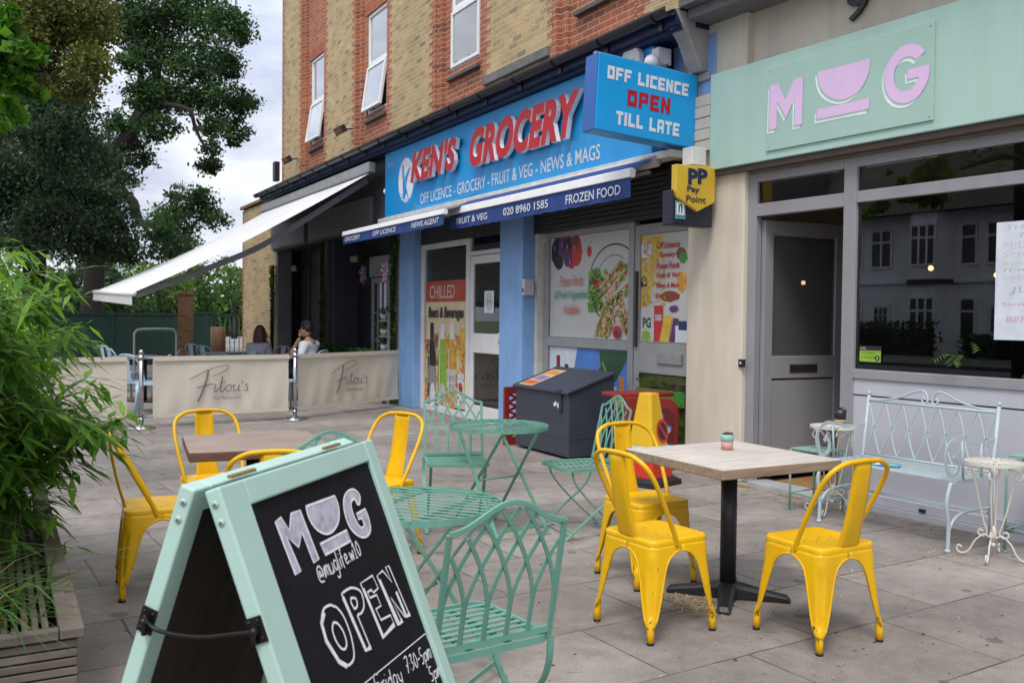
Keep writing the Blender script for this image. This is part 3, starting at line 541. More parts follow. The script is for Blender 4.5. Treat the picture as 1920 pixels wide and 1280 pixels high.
b = MB(); pf2 = fr_s(0, -.0225, 0); b.poly([(-.215, .065), (-.095, .065), (-.095, .225), (-.215, .225)], pf2, 0, 0); b.poly([(-.2, .1), (-.11, .1), (-.11, .21), (-.2, .21)], pf2, .0015, 1); b.stroke([(-.175, .115), (-.17, .18), (-.15, .195), (-.14, .18), (-.14, .115)], .014, pf2, .003, 2); text(b, 'top-up', (-.205, .072, -.105, .095), pf2, w0=.0015, m=2); b.build('sticker', [pm('teal', (.1, .42, .45), .5), wht, dn], T)
MB().box(-.03, .14, -.03, .1, .56, .72).build('lamp_box', pm('offwhite_box', (.62, .61, .6), .5), T, bevel=.006)
# folded navy awnings
nav = pm('navy_canvas', (.014, .045, .20), .75, .2, 4, .3); awh = pm('awning_white', (.80, .80, .79), .45, .06)
def shop_awning(a, b_, o, ztop, zbar, zb, texts, label):
    m_ = (a+b_)/2; T = fthing('shop_awning', label, 'awning', m_, .26, ztop, 'navy awnings of the grocery')
    h = (b_-a)/2; oo = o-.26
    MB().tube([(-.05, -h, .10), (-.05, h, .10)], .055, 12).build('cassette', pm('cassette_cream', (.5, .48, .45), .5), T)
    c = MB(); k = 24
    for i in range(k):
        y0, y1 = -h+2*h*i/k, -h+2*h*(i+1)/k; c.add([(-.05, y0, .152), (-.05, y1, .152), (-oo+.02, y1, .0), (-oo+.02, y0, .0)], [(0, 1, 2, 3)], 0, True)
    c.build('canvas', nav, T)
    fr_p = (Vector((0, -h, 0)), Vector((-1, 0, 0)), Vector((0, 0, 1)), Vector((0, 1, 0)))
    MB().prism([(oo-.05, -.005), (oo-.01, .02), (oo+.02, .008), (oo+.03, zbar-ztop), (oo-.04, zbar-ztop)], 2*h, fr_p).build('front_bar', awh, T, bevel=.006)
    v = MB(); k = 60; zz = [zbar-ztop, (zbar+zb)/2-ztop, zb-ztop]
    def P(i, z): y = -h+2*h*i/k; return (-oo-.012-.006*math.sin(i*.9)*((zz[0]-z)/.15), y, z+(.004*math.sin(i*1.7) if z == zz[2] else 0))
    for i in range(k):
        for j in range(2): v.add([P(i, zz[j]), P(i+1, zz[j]), P(i+1, zz[j+1]), P(i, zz[j+1])], [(0, 1, 2, 3)], 0, True)
    v.build('valance', nav, T)
    for body, s_l, s_r, z0, z1, sh in texts:
        t_ = MB(); text(t_, body, (-(s_l-m_), z0-ztop, -(s_r-m_), z1-ztop), (Vector((-oo-.024, 0, 0)), Vector((0, -1, 0)), Vector((0, 0, 1)), Vector((-1, 0, 0))), bold=.012, shear=sh); t_.build('lettering', lwh, T)
    MB().bar([(-.02, h-.15, .02), (-oo*.6, h-.6, -.03), (-oo+.03, h-.1, -.02)], .05, .03).bar([(-.02, -h+.15, .02), (-oo*.6, -h+.6, -.03), (-oo+.03, -h+.1, -.02)], .05, .03).build('folding_arm', pm('arm_grey', (.3, .3, .3), .5), T)
SS = lambda x, y, o: sb(x, y, o)[0]
shop_awning(.06, 4.03, .6, 2.84, 2.765, 2.575, (('FRUIT & VEG', SS(856, 408, .62), SS(914, 398, .62), 2.625, 2.705, 0), ('020 8960 1585', SS(944, 392, .62), SS(1028, 380, .62), 2.625, 2.715, 0), ('FROZEN FOOD', SS(1061, 375, .62), SS(1164, 352, .62), 2.62, 2.715, 0)), 'folded navy awning with FRUIT & VEG phone number and FROZEN FOOD valance')
shop_awning(3.68, 7.62, .85, 2.79, 2.735, 2.60, (('GROCERY', SS(647, 449, .87), SS(676, 440, .87), 2.635, 2.705, .3), ('OFF LICENCE', SS(699, 440, .87), SS(743, 428, .87), 2.635, 2.705, .3), ('NEWS AGENT', SS(771, 422, .87), SS(824, 410, .87), 2.635, 2.71, .3)), 'half opened navy awning reading GROCERY, OFF LICENCE and NEWS AGENT')
# big white awning of the restaurant
sN, sF = 7.66, 14.55; T = fthing('restaurant_awning', 'long white sloping awning stretched out over the restaurant terrace', 'awning', (sN+sF)/2, .3, 3.86)
hh = (sF-sN)/2; cnv = MB(); k, q = 138, 14; stripe = [0, 0, 1, 0, 0, 0, 1, 0]
oN, oF, zN, zF = 4.03-.3, 4.0-.3, 1.755-3.86, 1.90-3.86
def cp(i, j):
    u, v = i/k, j/q; o_ = (oN+(oF-oN)*u)*v; z = (zN+(zF-zN)*u)*v; z += -.09*math.sin(math.pi*v)*(1+.3*math.sin(u*9))+.016*math.sin(u*31)*v+.012*math.sin(u*17+v*5)*math.sin(math.pi*v)
    return (-o_, -hh+2*hh*u, z)
for i in range(k):
    for j in range(q): cnv.add([cp(i, j), cp(i+1, j), cp(i+1, j+1), cp(i, j+1)], [(0, 1, 2, 3)], int(i % 4 == 3), True)
cnv.build('canvas', [pm('white_canvas', (.60, .60, .595), .8, .10, 1.2, .15), pm('canvas_stripe', (.52, .52, .53), .8, .06)], T)
v = MB(); kk = 300
for i in range(kk):
    def vp(i, z): u = i/kk; return (-(oN+(oF-oN)*u)-.03-.018*math.sin(i*1.9)*(z < -.05), -hh+2*hh*u, zN+(zF-zN)*u+z)
    v.add([vp(i, -.02), vp(i+1, -.02), vp(i+1, -.19), vp(i, -.19)], [(0, 1, 2, 3)], 0, True)
v.build('valance', pm('striped_valance', (.52, .52, .51), .85, .15), T)
MB().tube([(-oN-.01, -hh-.02, zN-.02), (-oF-.01, hh, zF-.02)], .045, 10).build('front_bar', awh, T)
MB().box(-.14, .0, -hh-.05, hh+.3, -.05, .12).build('cassette', pm('cassette_grey', (.28, .28, .29), .5), T, bevel=.02)
for sg, nm in ((-1, 0), (1, 1)):
    y = sg*(hh-.25); MB().bar(cr([(-.05, y, -.15), (-oN*.30, y-sg*.05, zN*.30-.25), (-oN*.52, y-sg*.02, zN*.52-.30), (-oN*.8, y+sg*.1, zN*.8-.17), (-oN+.02, y+sg*.2, zN-.05)], 6), .05, .09).build('folding_arm', pm('arm_dark', (.15, .145, .145), .5), T)

# ================================================================ THE CAFE'S FASCIA
mint = pm('fascia_mint', (.39, .565, .495), .55, .06, 1.4, .05, streak=.12); mint2 = pm('panel_mint', (.355, .525, .455), .5, .05, 2, .03); pink = pm('sign_pink', (.72, .50, .74), .6, .04); pwh = pm('sign_white', (.70, .80, .76), .6)
zt = onx(1330.7, 142, 6.04).z; zb = onx(1330.7, 319.7, 6.04).z; yl = onx(1330.7, 250, 6.04).y
T = thing('cafe_sign', 'wide pale mint fascia sign with pink M bowl G lettering', 'sign', (6.04, 4.0, zb), 0)
MB().box(0, .13, -7, yl-4, 0, zt-zb).build('sign_board', mint, T, bevel=.006)
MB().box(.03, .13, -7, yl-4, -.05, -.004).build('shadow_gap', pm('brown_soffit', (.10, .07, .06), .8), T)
a, c = onx(1438, 200, 6.03), onx(1752, 120, 6.03); z0, z1 = onx(1439, 284, 6.03).z, onx(1437, 130, 6.03).z
MB().box(-.014, 0, c.y-4, a.y-4, z0-zb, z1-zb).build('panel', mint2, T, bevel=.003)
sf = (Vector((-.0155, 0, 0)), Vector((0, -1, 0)), Vector((0, 0, 1)), Vector((-1, 0, 0)))
def q_(px, py): p = onx(1300+px/3.097, py/3.097, 6.0245); return (-(p.y-4), p.z-zb)
Mo = [q_(*p) for p in ((447, 497), (497, 487), (537, 580), (590, 456), (640, 446), (632, 722), (588, 732), (592, 565), (541, 685), (490, 590), (484, 746), (440, 757))]
Bo = [q_(722, 421)]+[q_(*p) for p in ((1028, 341), (1020, 420), (985, 500), (930, 555), (868, 580), (810, 573), (760, 540), (733, 490))]
Bo = Bo[:1]+[(v.x, v.y) for v in cr([Vector((*q, 0)) for q in Bo[1:]+Bo[:1]], 6)][:-1]
Ba = [q_(*p) for p in ((720, 637), (1024, 571), (1021, 633), (718, 695))]
gc_ = q_(1240, 430); rx, ry = (q_(1368, 440)[0]-q_(1107, 440)[0])/2, (q_(1240, 258)[1]-q_(1240, 597)[1])/2; ti = .58
Go = [(gc_[0]+rx*math.cos(R(t)), gc_[1]+ry*math.sin(R(t))) for t in range(38, 361, 7)]+[(gc_[0]+rx*1.0, gc_[1]+ry*.14), (gc_[0]+rx*.05, gc_[1]+ry*.14), (gc_[0]+rx*.05, gc_[1]-ry*.2), (gc_[0]+rx*.56, gc_[1]-ry*.2)]+[(gc_[0]+rx*ti*math.cos(R(t)), gc_[1]+ry*ti*math.sin(R(t))) for t in range(345, 37, -7)]
b = MB()
for o_ in (Mo, Bo, Ba, Go): b.poly(o_, sf, .003, 0)
b2 = MB()
for o_ in (Mo, Bo, Ba, Go): b2.poly([(x-.024, y-.03) for x, y in o_], sf, .0005, 0); b2.poly([(x-.010, y-.012) for x, y in o_], sf, .0015, 1)
def trif(mb):                                   # concave outlines: triangulate
    import mathutils.geometry as mg; nf, nm, ns = [], [], []
    for f, m, s_ in zip(mb.f, mb.m, mb.s):
        for t in mg.tessellate_polygon([[Vector(mb.v[i]) for i in f]]): nf.append(tuple(f[i] for i in t)); nm.append(m); ns.append(s_)
    mb.f, mb.m, mb.s = nf, nm, ns; return mb
trif(b).build('lettering', pink, T); trif(b2).build('letter_shadow', [pwh, mint2], T)
for y, z in ((a.y-4.03, z0-zb+.03), (c.y-3.97, z0-zb+.03), (a.y-4.03, z1-zb-.03), (c.y-3.97, z1-zb-.03)): MB().sphere((-.015, y, z), .006, 0, 8).build('screw', pm('screw_grey', (.3, .35, .33), .4), T)

# ================================================================ POSTERS AND GRAPHICS
PAL = {}
def pal(n, c, r_=.45, var=.12, s=9.): PAL[n] = len(PAL); return pm('print_'+n, c, r_, var, s, .02)
PM = [pal(*q) for q in (('white', (.52, .52, .51), .4, .04), ('red', (.50, .02, .02)), ('dred', (.22, .012, .03)), ('green', (.07, .26, .03), .5, .4, 30), ('lime', (.24, .42, .03), .5, .3, 20), ('dark', (.015, .012, .02)), ('tan', (.52, .33, .15), .5, .3, 25), ('brown', (.18, .08, .03), .5, .4, 20), ('blue', (.07, .22, .60), .4, .25, 2.5), ('navy', (.015, .025, .14)), ('yellow', (.62, .42, .04), .4, .3, 8), ('orange', (.60, .20, .05)), ('amber', (.60, .30, .03), .4, .45, 12), ('grey', (.26, .26, .28)), ('pale', (.62, .66, .72)), ('salmon', (.56, .16, .12)), ('cream', (.60, .50, .30), .5, .25, 6), ('teal', (.03, .30, .22)), ('brick_red', (.40, .06, .03), .5, .3, 4), ('faint_green', (.36, .50, .46)), ('faint_pink', (.60, .50, .58)), ('faint_red', (.60, .34, .38)), ('faint_yellow', (.60, .56, .42)), ('crust', (.30, .15, .055), .5, .4, 30), ('bread', (.62, .46, .26), .5, .25, 30), ('toast', (.44, .25, .10), .5, .35, 30), ('leaf', (.12, .33, .04), .5, .4, 30), ('purple', (.10, .03, .12), .5, .5, 12), ('olive', (.14, .17, .05), .5, .45, 5), ('drkgrn', (.02, .08, .03)))]
class Poster:
    def __init__(s, fr, w_, h_): s.mb = MB(); s.fr = fr; s.w = w_; s.h = h_; s.k = 0
    def up(s): s.k += 1; return .00005*s.k
    def xy(s, P): return [(p[0]*s.w, p[1]*s.h) for p in P]
    def poly(s, P, c): s.mb.poly(s.xy(P), s.fr, s.up(), PAL[c]); return s
    def rect(s, x0, y0, x1, y1, c): return s.poly([(x0, y0), (x1, y0), (x1, y1), (x0, y1)], c)
    def ell(s, x, y, rx, ry, c, n=20): return s.poly([(x+rx*math.cos(2*math.pi*i/n), y+ry*math.sin(2*math.pi*i/n)) for i in range(n)], c)
    def line(s, P, wd, c): s.mb.stroke(s.xy(P), wd, s.fr, s.up(), PAL[c]); return s
    def text(s, t, x0, y0, x1, y1, c, out=None, **k):
        e_ = .035*(y1-y0)*s.h
        if out: text(s.mb, t, (x0*s.w-e_, y0*s.h-e_, x1*s.w+e_, y1*s.h+e_), s.fr, PAL[out], s.up(), bold=k.get('bold', 0)+.03, shear=k.get('shear', 0))
        text(s.mb, t, (x0*s.w, y0*s.h, x1*s.w, y1*s.h), s.fr, PAL[c], s.up(), **k); return s
    def blob(s, x, y, rx, ry, c, n=22, j=.22):
        return s.poly([(x+rx*(1+j*(RNG.random()-.5))*math.cos(2*math.pi*i/n), y+ry*(1+j*(RNG.random()-.5))*math.sin(2*math.pi*i/n)) for i in range(n)], c)
    def build(s, T, name='print'): trif(s.mb); return s.mb.build(name, PM, T)
def poster_thing(name, label, s0, s1, z0, z1, X, cat='poster'):
    T = fthing(name, label, cat, (s0+s1)/2, -X, z0); return T, Poster((Vector((0, (s1-s0)/2, 0)), Vector((0, -1, 0)), Vector((0, 0, 1)), Vector((-1, 0, 0))), s1-s0, z1-z0)
# chilled beers poster (behind the left display glass)
T, p = poster_thing('drinks_poster', 'tall CHILLED Beers & Beverages poster of bottles beside the grocery door', 4.9, 6.3, .12, 1.98, XF+.03)
p.rect(0, 0, 1, 1, 'cream'); p.rect(0, .83, 1, 1, 'brick_red'); p.text('CHILLED', .1, .86, .74, .965, 'white', shear=.08)
for k in range(46): p.blob(RNG.random(), .02+.55*RNG.random(), .05+.05*RNG.random(), .03+.03*RNG.random(), ['amber', 'yellow', 'brown', 'amber', 'orange'][k % 5], 9, .5)
p.rect(.88, .35, 1, .62, 'amber'); p.rect(.9, .5, .99, .6, 'yellow')
def bottle(p, x, y0, y1, w, body, cap, label=None):
    h = y1-y0; p.poly([(x-w, y0), (x+w, y0), (x+w, y0+h*.55), (x+w*.75, y0+h*.66), (x+w*.42, y0+h*.76), (x+w*.38, y1), (x-w*.38, y1), (x-w*.42, y0+h*.76), (x-w*.75, y0+h*.66), (x-w, y0+h*.55)], body)
    p.rect(x-w*.44, y1-h*.2, x+w*.44, y1, cap)
    if label: p.rect(x-w*.98, y0+h*.18, x+w*.98, y0+h*.42, label)
bottle(p, .17, .05, .66, .11, 'dark', 'dark', 'grey'); bottle(p, .45, .05, .65, .12, 'lime', 'pale'); bottle(p, .68, .03, .66, .12, 'amber', 'pale', 'white'); p.text('CORTIVA', .575, .2, .785, .245, 'navy'); p.text('Extra', .61, .155, .75, .185, 'navy')
p.rect(.83, .02, .98, .28, 'pale'); p.ell(.905, .16, .05, .045, 'red'); p.ell(.2, .06, .10, .14, 'grey'); p.ell(.2, .06, .07, .11, 'pale'); p.ell(.45, .05, .09, .13, 'white'); p.ell(.45, .05, .06, .05, 'red'); p.ell(.68, .04, .07, .09, 'orange')
for k in range(150): p.blob([.31, .57, .82, .93, .05][k % 5]+.035*RNG.normal(), .03+.55*RNG.random(), .008+.016*RNG.random(), .004+.008*RNG.random(), ['amber', 'yellow', 'brown', 'cream', 'orange', 'crust', 'toast'][k % 7], 7, .8)
for x in (.12, .40, .63): p.rect(x-.012, .12, x+.006, .46, 'pale' if x > .3 else 'grey')
for k in range(26): p.ell(.45+.09*RNG.normal(), .1+.4*RNG.random(), .006, .005, 'faint_green', 6)
p.text('Beers & Beverages', .08, .675, .97, .79, 'dark', shear=.12, bold=.03); p.build(T)
# door notice
T, p = poster_thing('door_notice', 'small white notice with a round symbol taped on the grocery door glass', 4.0, 4.28, 1.5, 1.80, XF+.012, 'notice')
p.rect(0, 0, 1, 1, 'pale'); p.line([(.5+.33*x, .5+.36*y) for x, y in arc(0, 0, 1, 0, 360, 20)], .014, 'grey'); p.line([(.5+.2*x, .5+.24*y) for x, y in arc(0, 0, 1, 0, 360, 20)], .012, 'grey'); p.text('H', .36, .36, .64, .66, 'grey', bold=.03); p.build(T)
# sandwich graphic
T, p = poster_thing('food_poster', 'window graphic of sandwiches, tomatoes and aubergines with Frozen Foods lettering', 1.17, 2.82, 1.215, 2.415, X2+.03)
p.rect(0, 0, 1, 1, 'white')
for x0, y0, x1, y1 in ((.6, .98, .42, .83), (.52, .98, .43, .93)): p.line([(x0, y0), (x1, y1)], .008, 'grey')
p.line([(.82+.30*math.cos(R(t)), .52+.36*math.sin(R(t))) for t in range(55, 240, 8)], .018, 'dark'); p.line([(.82+.21*math.cos(R(t)), .52+.26*math.sin(R(t))) for t in range(55, 190, 8)], .010, 'dark')
for x, y, rx, ry, c in ((.10, .86, .09, .15, 'dark'), (.2, .9, .1, .12, 'purple'), (.12, .75, .06, .07, 'dark'), (.26, .85, .09, .15, 'dark'), (.36, .84, .07, .14, 'red'), (.29, .74, .055, .06, 'red'), (.34, .95, .06, .06, 'dred'), (.52, .835, .03, .055, 'red'), (.24, .8, .06, .1, 'purple')): p.blob(x, y, rx, ry, c, 22, .1)
for k in range(30): p.blob(.55+.12*RNG.random(), .28+.36*RNG.random(), .03+.03*RNG.random(), .03+.02*RNG.random(), ['lime', 'green', 'lime', 'olive'][k % 4], 9, .6)
p.ell(.61, .53, .04, .07, 'red')
def sandwich(a, b_, c, d_):
    p.poly([a, b_, c, d_], 'tan')
    for t, cc, wd in ((.25, 'brown', .02), (.42, 'lime', .025), (.55, 'red', .018), (.7, 'cream', .03)):
        l0 = [a[0]+(d_[0]-a[0])*t, a[1]+(d_[1]-a[1])*t]; l1 = [b_[0]+(c[0]-b_[0])*t, b_[1]+(c[1]-b_[1])*t]; m0 = [(l0[0]+l1[0])/2+.012*RNG.random(), (l0[1]+l1[1])/2+.02*RNG.random()]; p.line([l0, m0, l1], wd, cc)
sandwich((.66, .5), (.9, .74), (.99, .62), (.74, .34)); sandwich((.74, .34), (.99, .52), (.99, .42), (.80, .28)); sandwich((.58, .02), (.73, .36), (.80, .30), (.68, .02)); sandwich((.68, .02), (.80, .32), (.86, .24), (.78, .02)); sandwich((.86, .26), (.97, .02), (.999, .16), (.92, .40))
p.poly([(.74, .34), (.96, .5), (.9, .38), (.8, .27)], 'dark')
for k in range(26): p.blob(.68+.3*RNG.random(), .4+.3*RNG.random(), .012+.012*RNG.random(), .012+.01*RNG.random(), ['green', 'lime', 'red', 'cream'][k % 4], 7, .6)
PG_ = [[(.66, .5), (.9, .74), (.99, .62), (.74, .34)], [(.74, .34), (.99, .52), (.99, .42), (.80, .28)], [(.58, .02), (.73, .36), (.80, .30), (.68, .02)], [(.68, .02), (.80, .32), (.86, .24), (.78, .02)], [(.86, .26), (.97, .02), (.999, .16), (.92, .40)]]
for k in range(330):
    a, b_, c, d_ = PG_[k % 5]; u, v_ = RNG.random(), RNG.random(); x = (a[0]*(1-u)+b_[0]*u)*(1-v_)+(d_[0]*(1-u)+c[0]*u)*v_; y = (a[1]*(1-u)+b_[1]*u)*(1-v_)+(d_[1]*(1-u)+c[1]*u)*v_
    p.blob(x, y, .006+.013*RNG.random(), .005+.012*RNG.random(), (['bread', 'toast', 'bread', 'tan', 'crust'] if abs(v_-.5) > .22 else ['leaf', 'red', 'cream', 'lime', 'crust', 'drkgrn'])[int(RNG.integers(0, 5))], 6, .8)
for k in range(90): p.blob(.54+.14*RNG.random(), .27+.36*RNG.random(), .008+.014*RNG.random(), .006+.012*RNG.random(), ['leaf', 'lime', 'green', 'drkgrn'][k % 4], 7, .8)
for x, y, c in ((.08, .9, 'grey'), (.18, .93, 'grey'), (.25, .9, 'salmon'), (.35, .88, 'salmon'), (.29, .75, 'salmon')): p.ell(x, y, .008, .03, c, 10)
p.ell(.88, .07, .045, .06, 'red'); p.ell(.88, .05, .03, .035, 'dred')
for t, x0, x1, y0, y1, c in (('Frozen Foods', .15, .46, .51, .61, 'salmon'), ('& Fresh Vegetables', .08, .53, .365, .465, 'teal'), ('Available', .20, .41, .23, .325, 'salmon')): p.text(t, x0, y0, x1, y1, c, shear=.3, bold=.01)
p.build(T)
# lower graphic with bottles
T, p = poster_thing('groceries_poster', 'blue lower panel graphic with bottles, a chilli, cereal box and orange drink', 1.17, 2.82, .085, 1.095, X2+.03)
p.rect(0, 0, 1, 1, 'blue'); p.poly([(0, 0), (.36, 0), (.3, .5), (.38, 1), (0, 1)], 'pale')
for x, c in ((.13, 'pale'), (.24, 'dark'), (.40, 'brown'), (.48, 'red')): bottle(p, x, .05, .72 if x < .3 else .58, .045, c, {'pale': 'dred', 'dark': 'dark', 'brown': 'pale', 'red': 'white'}[c])
p.rect(.10, .66, .15, .9, 'dred'); p.rect(.215, .55, .265, .8, 'dark')
p.poly(cr([(.52, .42), (.60, .66), (.70, .85), (.78, .88), (.72, .62), (.66, .45), (.56, .38)], 5, True) and [(v.x, v.y) for v in cr([Vector((*q, 0)) for q in [(.52, .42), (.60, .66), (.70, .85), (.78, .88), (.72, .62), (.66, .45), (.56, .38)]], 5, True)], 'dred')
p.poly([(.66, .98), (.99, .99), (.98, .90), (.86, .66), (.74, .62), (.68, .80)], 'drkgrn'); p.line([(.70, .86), (.74, .76), (.74, .72)], .02, 'lime')
p.poly([(.655, -.0+.01), (.86, .01), (.87, .60), (.66, .60)], 'white'); p.poly([(.655, .01), (.70, .01), (.72, .3), (.657, .42)], 'green'); p.text('CORN', .735, .30, .865, .40, 'dark', bold=.04); p.text('FLAKES', .735, .18, .865, .27, 'dark', bold=.04); p.text("Kellogg's", .745, .42, .86, .47, 'red', shear=.3); p.ell(.70, .44, .02, .035, 'red'); p.ell(.78, .08, .06, .07, 'amber')
bottle(p, .925, .02, .72, .065, 'yellow', 'orange'); p.rect(.86, .20, .99, .31, 'dark'); p.text('FANTA', .862, .21, .988, .30, 'white', bold=.03); p.ell(.925, .34, .035, .045, 'drkgrn'); p.ell(.925, .34, .015, .02, 'lime'); p.rect(.88, .02, .99, .12, 'blue'); p.build(T)
# posters on the second door
T, p = poster_thing('goods_poster', 'yellow door graphic listing shop goods in red script above tea and chocolate packs', .145, .945, 1.205, 2.325, X2+.015)
p.rect(0, 0, 1, 1, 'white'); p.poly([(0, .3), (.2, .35), (.28, .6), (.5, .98), (0, 1)], 'yellow'); p.blob(.1, .86, .12, .09, 'pale'); p.text('5*', .06, .83, .15, .9, 'purple'); p.blob(.82, .80, .10, .06, 'brown'); p.blob(.86, .76, .08, .05, 'green'); p.blob(.06, .56, .07, .06, 'dark'); p.blob(.84, .55, .1, .1, 'amber'); p.blob(.6, .42, .2, .05, 'brown')
for k in range(150): p.blob(.06+.5*RNG.random()**2, .34+.6*RNG.random(), .01+.03*RNG.random(), .006+.012*RNG.random(), ['yellow', 'amber', 'cream', 'white', 'yellow', 'orange', 'bread'][k % 7], 7, .8)
for k, t in enumerate(('Off Licence', 'Grocery', 'Frozen Foods', 'Fruit & Veg', 'News & Mags', 'Greeting Cards')): y = .86-.093*k; p.text(t, .33+.07*(k == 1), y, .80-.08*(k == 1), y+.06, 'red', shear=.25, bold=.025)
p.rect(.02, .02, .3, .33, 'white'); p.text('PG', .06, .13, .24, .23, 'drkgrn', bold=.05); p.blob(.14, .06, .1, .05, 'lime'); p.rect(.3, .01, .48, .34, 'red'); p.text('500', .32, .2, .46, .26, 'white', bold=.04); p.poly([(.42, .01), (.60, .01), (.68, .24), (.52, .26)], 'yellow'); p.poly([(.62, .01), (.72, .01), (.80, .22), (.70, .23)], 'purple'); p.rect(.74, .01, .97, .16, 'pale'); p.rect(.80, .12, .97, .2, 'navy'); p.blob(.7, .31, .09, .03, 'purple'); p.build(T)
T, p = poster_thing('phone_poster', 'green and navy poster in the lower half of the second grocery door', .145, .945, .205, .875, X2+.015)
p.rect(0, 0, 1, 1, 'olive')
for k in range(90): p.blob(RNG.random(), RNG.random(), .03+.06*RNG.random(), .01+.03*RNG.random(), ['olive', 'drkgrn', 'purple', 'green', 'olive'][k % 5], 8, .8); p.rect(0, .55, 1, .78, 'lime' if False else 'green'); p.text('FREE MINUTES', .35, .68, .98, .76, 'drkgrn'); p.text('AND TEXTS', .3, .57, .95, .64, 'drkgrn'); p.rect(0, .3, .7, .56, 'navy'); p.text('Lyca', .42, .39, .62, .50, 'white', bold=.03); p.text('Connect', .04, .45, .26, .51, 'pale'); p.text('your world', .04, .37, .28, .43, 'pale'); p.rect(.04, .05, .7, .3, 'blue'); p.text('20GB', .22, .19, .5, .27, 'white', bold=.03); p.ell(.62, .22, .06, .07, 'amber'); p.build(T)
# cafe menu poster, hygiene sticker
T = thing('menu_poster', 'pale sheet of handwritten coloured menu taped to the cafe window', 'poster', (6.19, 3.25, 1.335), 0)
p = Poster((Vector((0, .40, 0)), Vector((0, -1, 0)), Vector((0, 0, 1)), Vector((-1, 0, 0))), .8, .80)
p.rect(0, 0, 1, 1, 'pale')
for t, x0, y0, x1, y1, c in (('THE SUMMER', .08, .93, .8, .97, 'faint_green'), ('MENU', .2, .86, .6, .90, 'faint_green'), ('MILKSHAKE', .06, .77, .7, .83, 'faint_pink'), ('SMOOTHIE', .06, .70, .7, .75, 'faint_pink'), ('iced latte', .06, .63, .45, .67, 'faint_yellow'), ('frappe', .06, .57, .55, .61, 'faint_green'), ('cold brew', .06, .51, .6, .55, 'faint_pink'), ('JUICES', .12, .38, .7, .45, 'faint_green'), ('Summery', .06, .28, .5, .32, 'faint_red'), ('BERRY BLAST', .1, .15, .8, .20, 'faint_red')): p.text(t, x0, y0, x1, y1, c, shear=.1)
p.build(T)
T = thing('hygiene_sticker', 'bright green food hygiene rating sticker in the corner of the cafe window', 'sticker', (6.192, 4.64, 1.13), 0)
p = Poster((Vector((0, .10, 0)), Vector((0, -1, 0)), Vector((0, 0, 1)), Vector((-1, 0, 0))), .2, .13)
p.rect(0, 0, 1, 1, 'dark'); p.rect(.02, .05, .98, .72, 'lime'); p.text('FOOD HYGIENE RATING', .06, .56, .94, .66, 'drkgrn')
for k in range(5): p.ell(.14+.13*k, .3, .045, .07, 'green')
p.ell(.82, .28, .11, .17, 'dark'); p.text('5', .78, .18, .86, .38, 'white', bold=.03); p.text('FHRS', .05, .78, .3, .92, 'white'); p.build(T)
# ================================================================ YELLOW STEEL CHAIRS
def chips():
    """chipped paint: dark flecks, thickest low on the legs, and a film of grime"""
    m = MATS['yellow_paint']; N, L = m.node_tree.nodes, m.node_tree.links; b = N['Principled BSDF']; src = b.inputs['Base Color'].links[0].from_socket; o = N.new('ShaderNodeTexCoord').outputs['Object']
    mp = N.new('ShaderNodeMapping'); mp.inputs['Scale'].default_value = (1, 1, .35); L.new(o, mp.inputs[0]); oi = N.new('ShaderNodeObjectInfo'); ofs = N.new('ShaderNodeVectorMath'); ofs.operation = 'MULTIPLY_ADD'; L.new(oi.outputs['Random'], ofs.inputs[0]); ofs.inputs[1].default_value = (9, 7, 5); L.new(mp.outputs[0], ofs.inputs[2]); n = noise(N, L, 75, 5, ofs.outputs[0], .6); sx = N.new('ShaderNodeSeparateXYZ'); L.new(o, sx.inputs[0])
    hz = N.new('ShaderNodeMapRange'); L.new(sx.outputs[2], hz.inputs['Value']); hz.inputs['From Min'].default_value = .1; hz.inputs['From Max'].default_value = .34; hz.inputs['To Min'].default_value = .035; hz.inputs['To Max'].default_value = -.06
    ad = N.new('ShaderNodeMath'); L.new(n, ad.inputs[0]); L.new(hz.outputs[0], ad.inputs[1]); col = mixc(N, L, .5, src, ramp(N, L, noise(N, L, 9, 6, ofs.outputs[0], .7), (.3, .74), (.62, 1.06)), 'MULTIPLY')
    L.new(mixc(N, L, ramp(N, L, ad.outputs[0], (.635, 0), (.67, 1)), col, (.07, .04, .015)), b.inputs['Base Color'])
ych = pm('yellow_paint', (.74, .42, .004), .38, .06, 3, .04, wear=(.62, .33, .01), wear_amt=.77, spec=.35); chips()
rub = pm('rubber', (.012, .012, .012), .8); scuff = pm('scuff_steel', (.06, .045, .03), .6, .4)
def rsq(a, r_, n=6, b=None):
    """rounded square outline, half side a (b in y), counter-clockwise from +x side"""
    b = b or a; out = []
    for cx0, cy0, a0 in ((a-r_, b-r_, 0), (-a+r_, b-r_, 90), (-a+r_, -b+r_, 180), (a-r_, -b+r_, 270)): out += arc(cx0, cy0, r_, a0, a0+90, n)
    return out
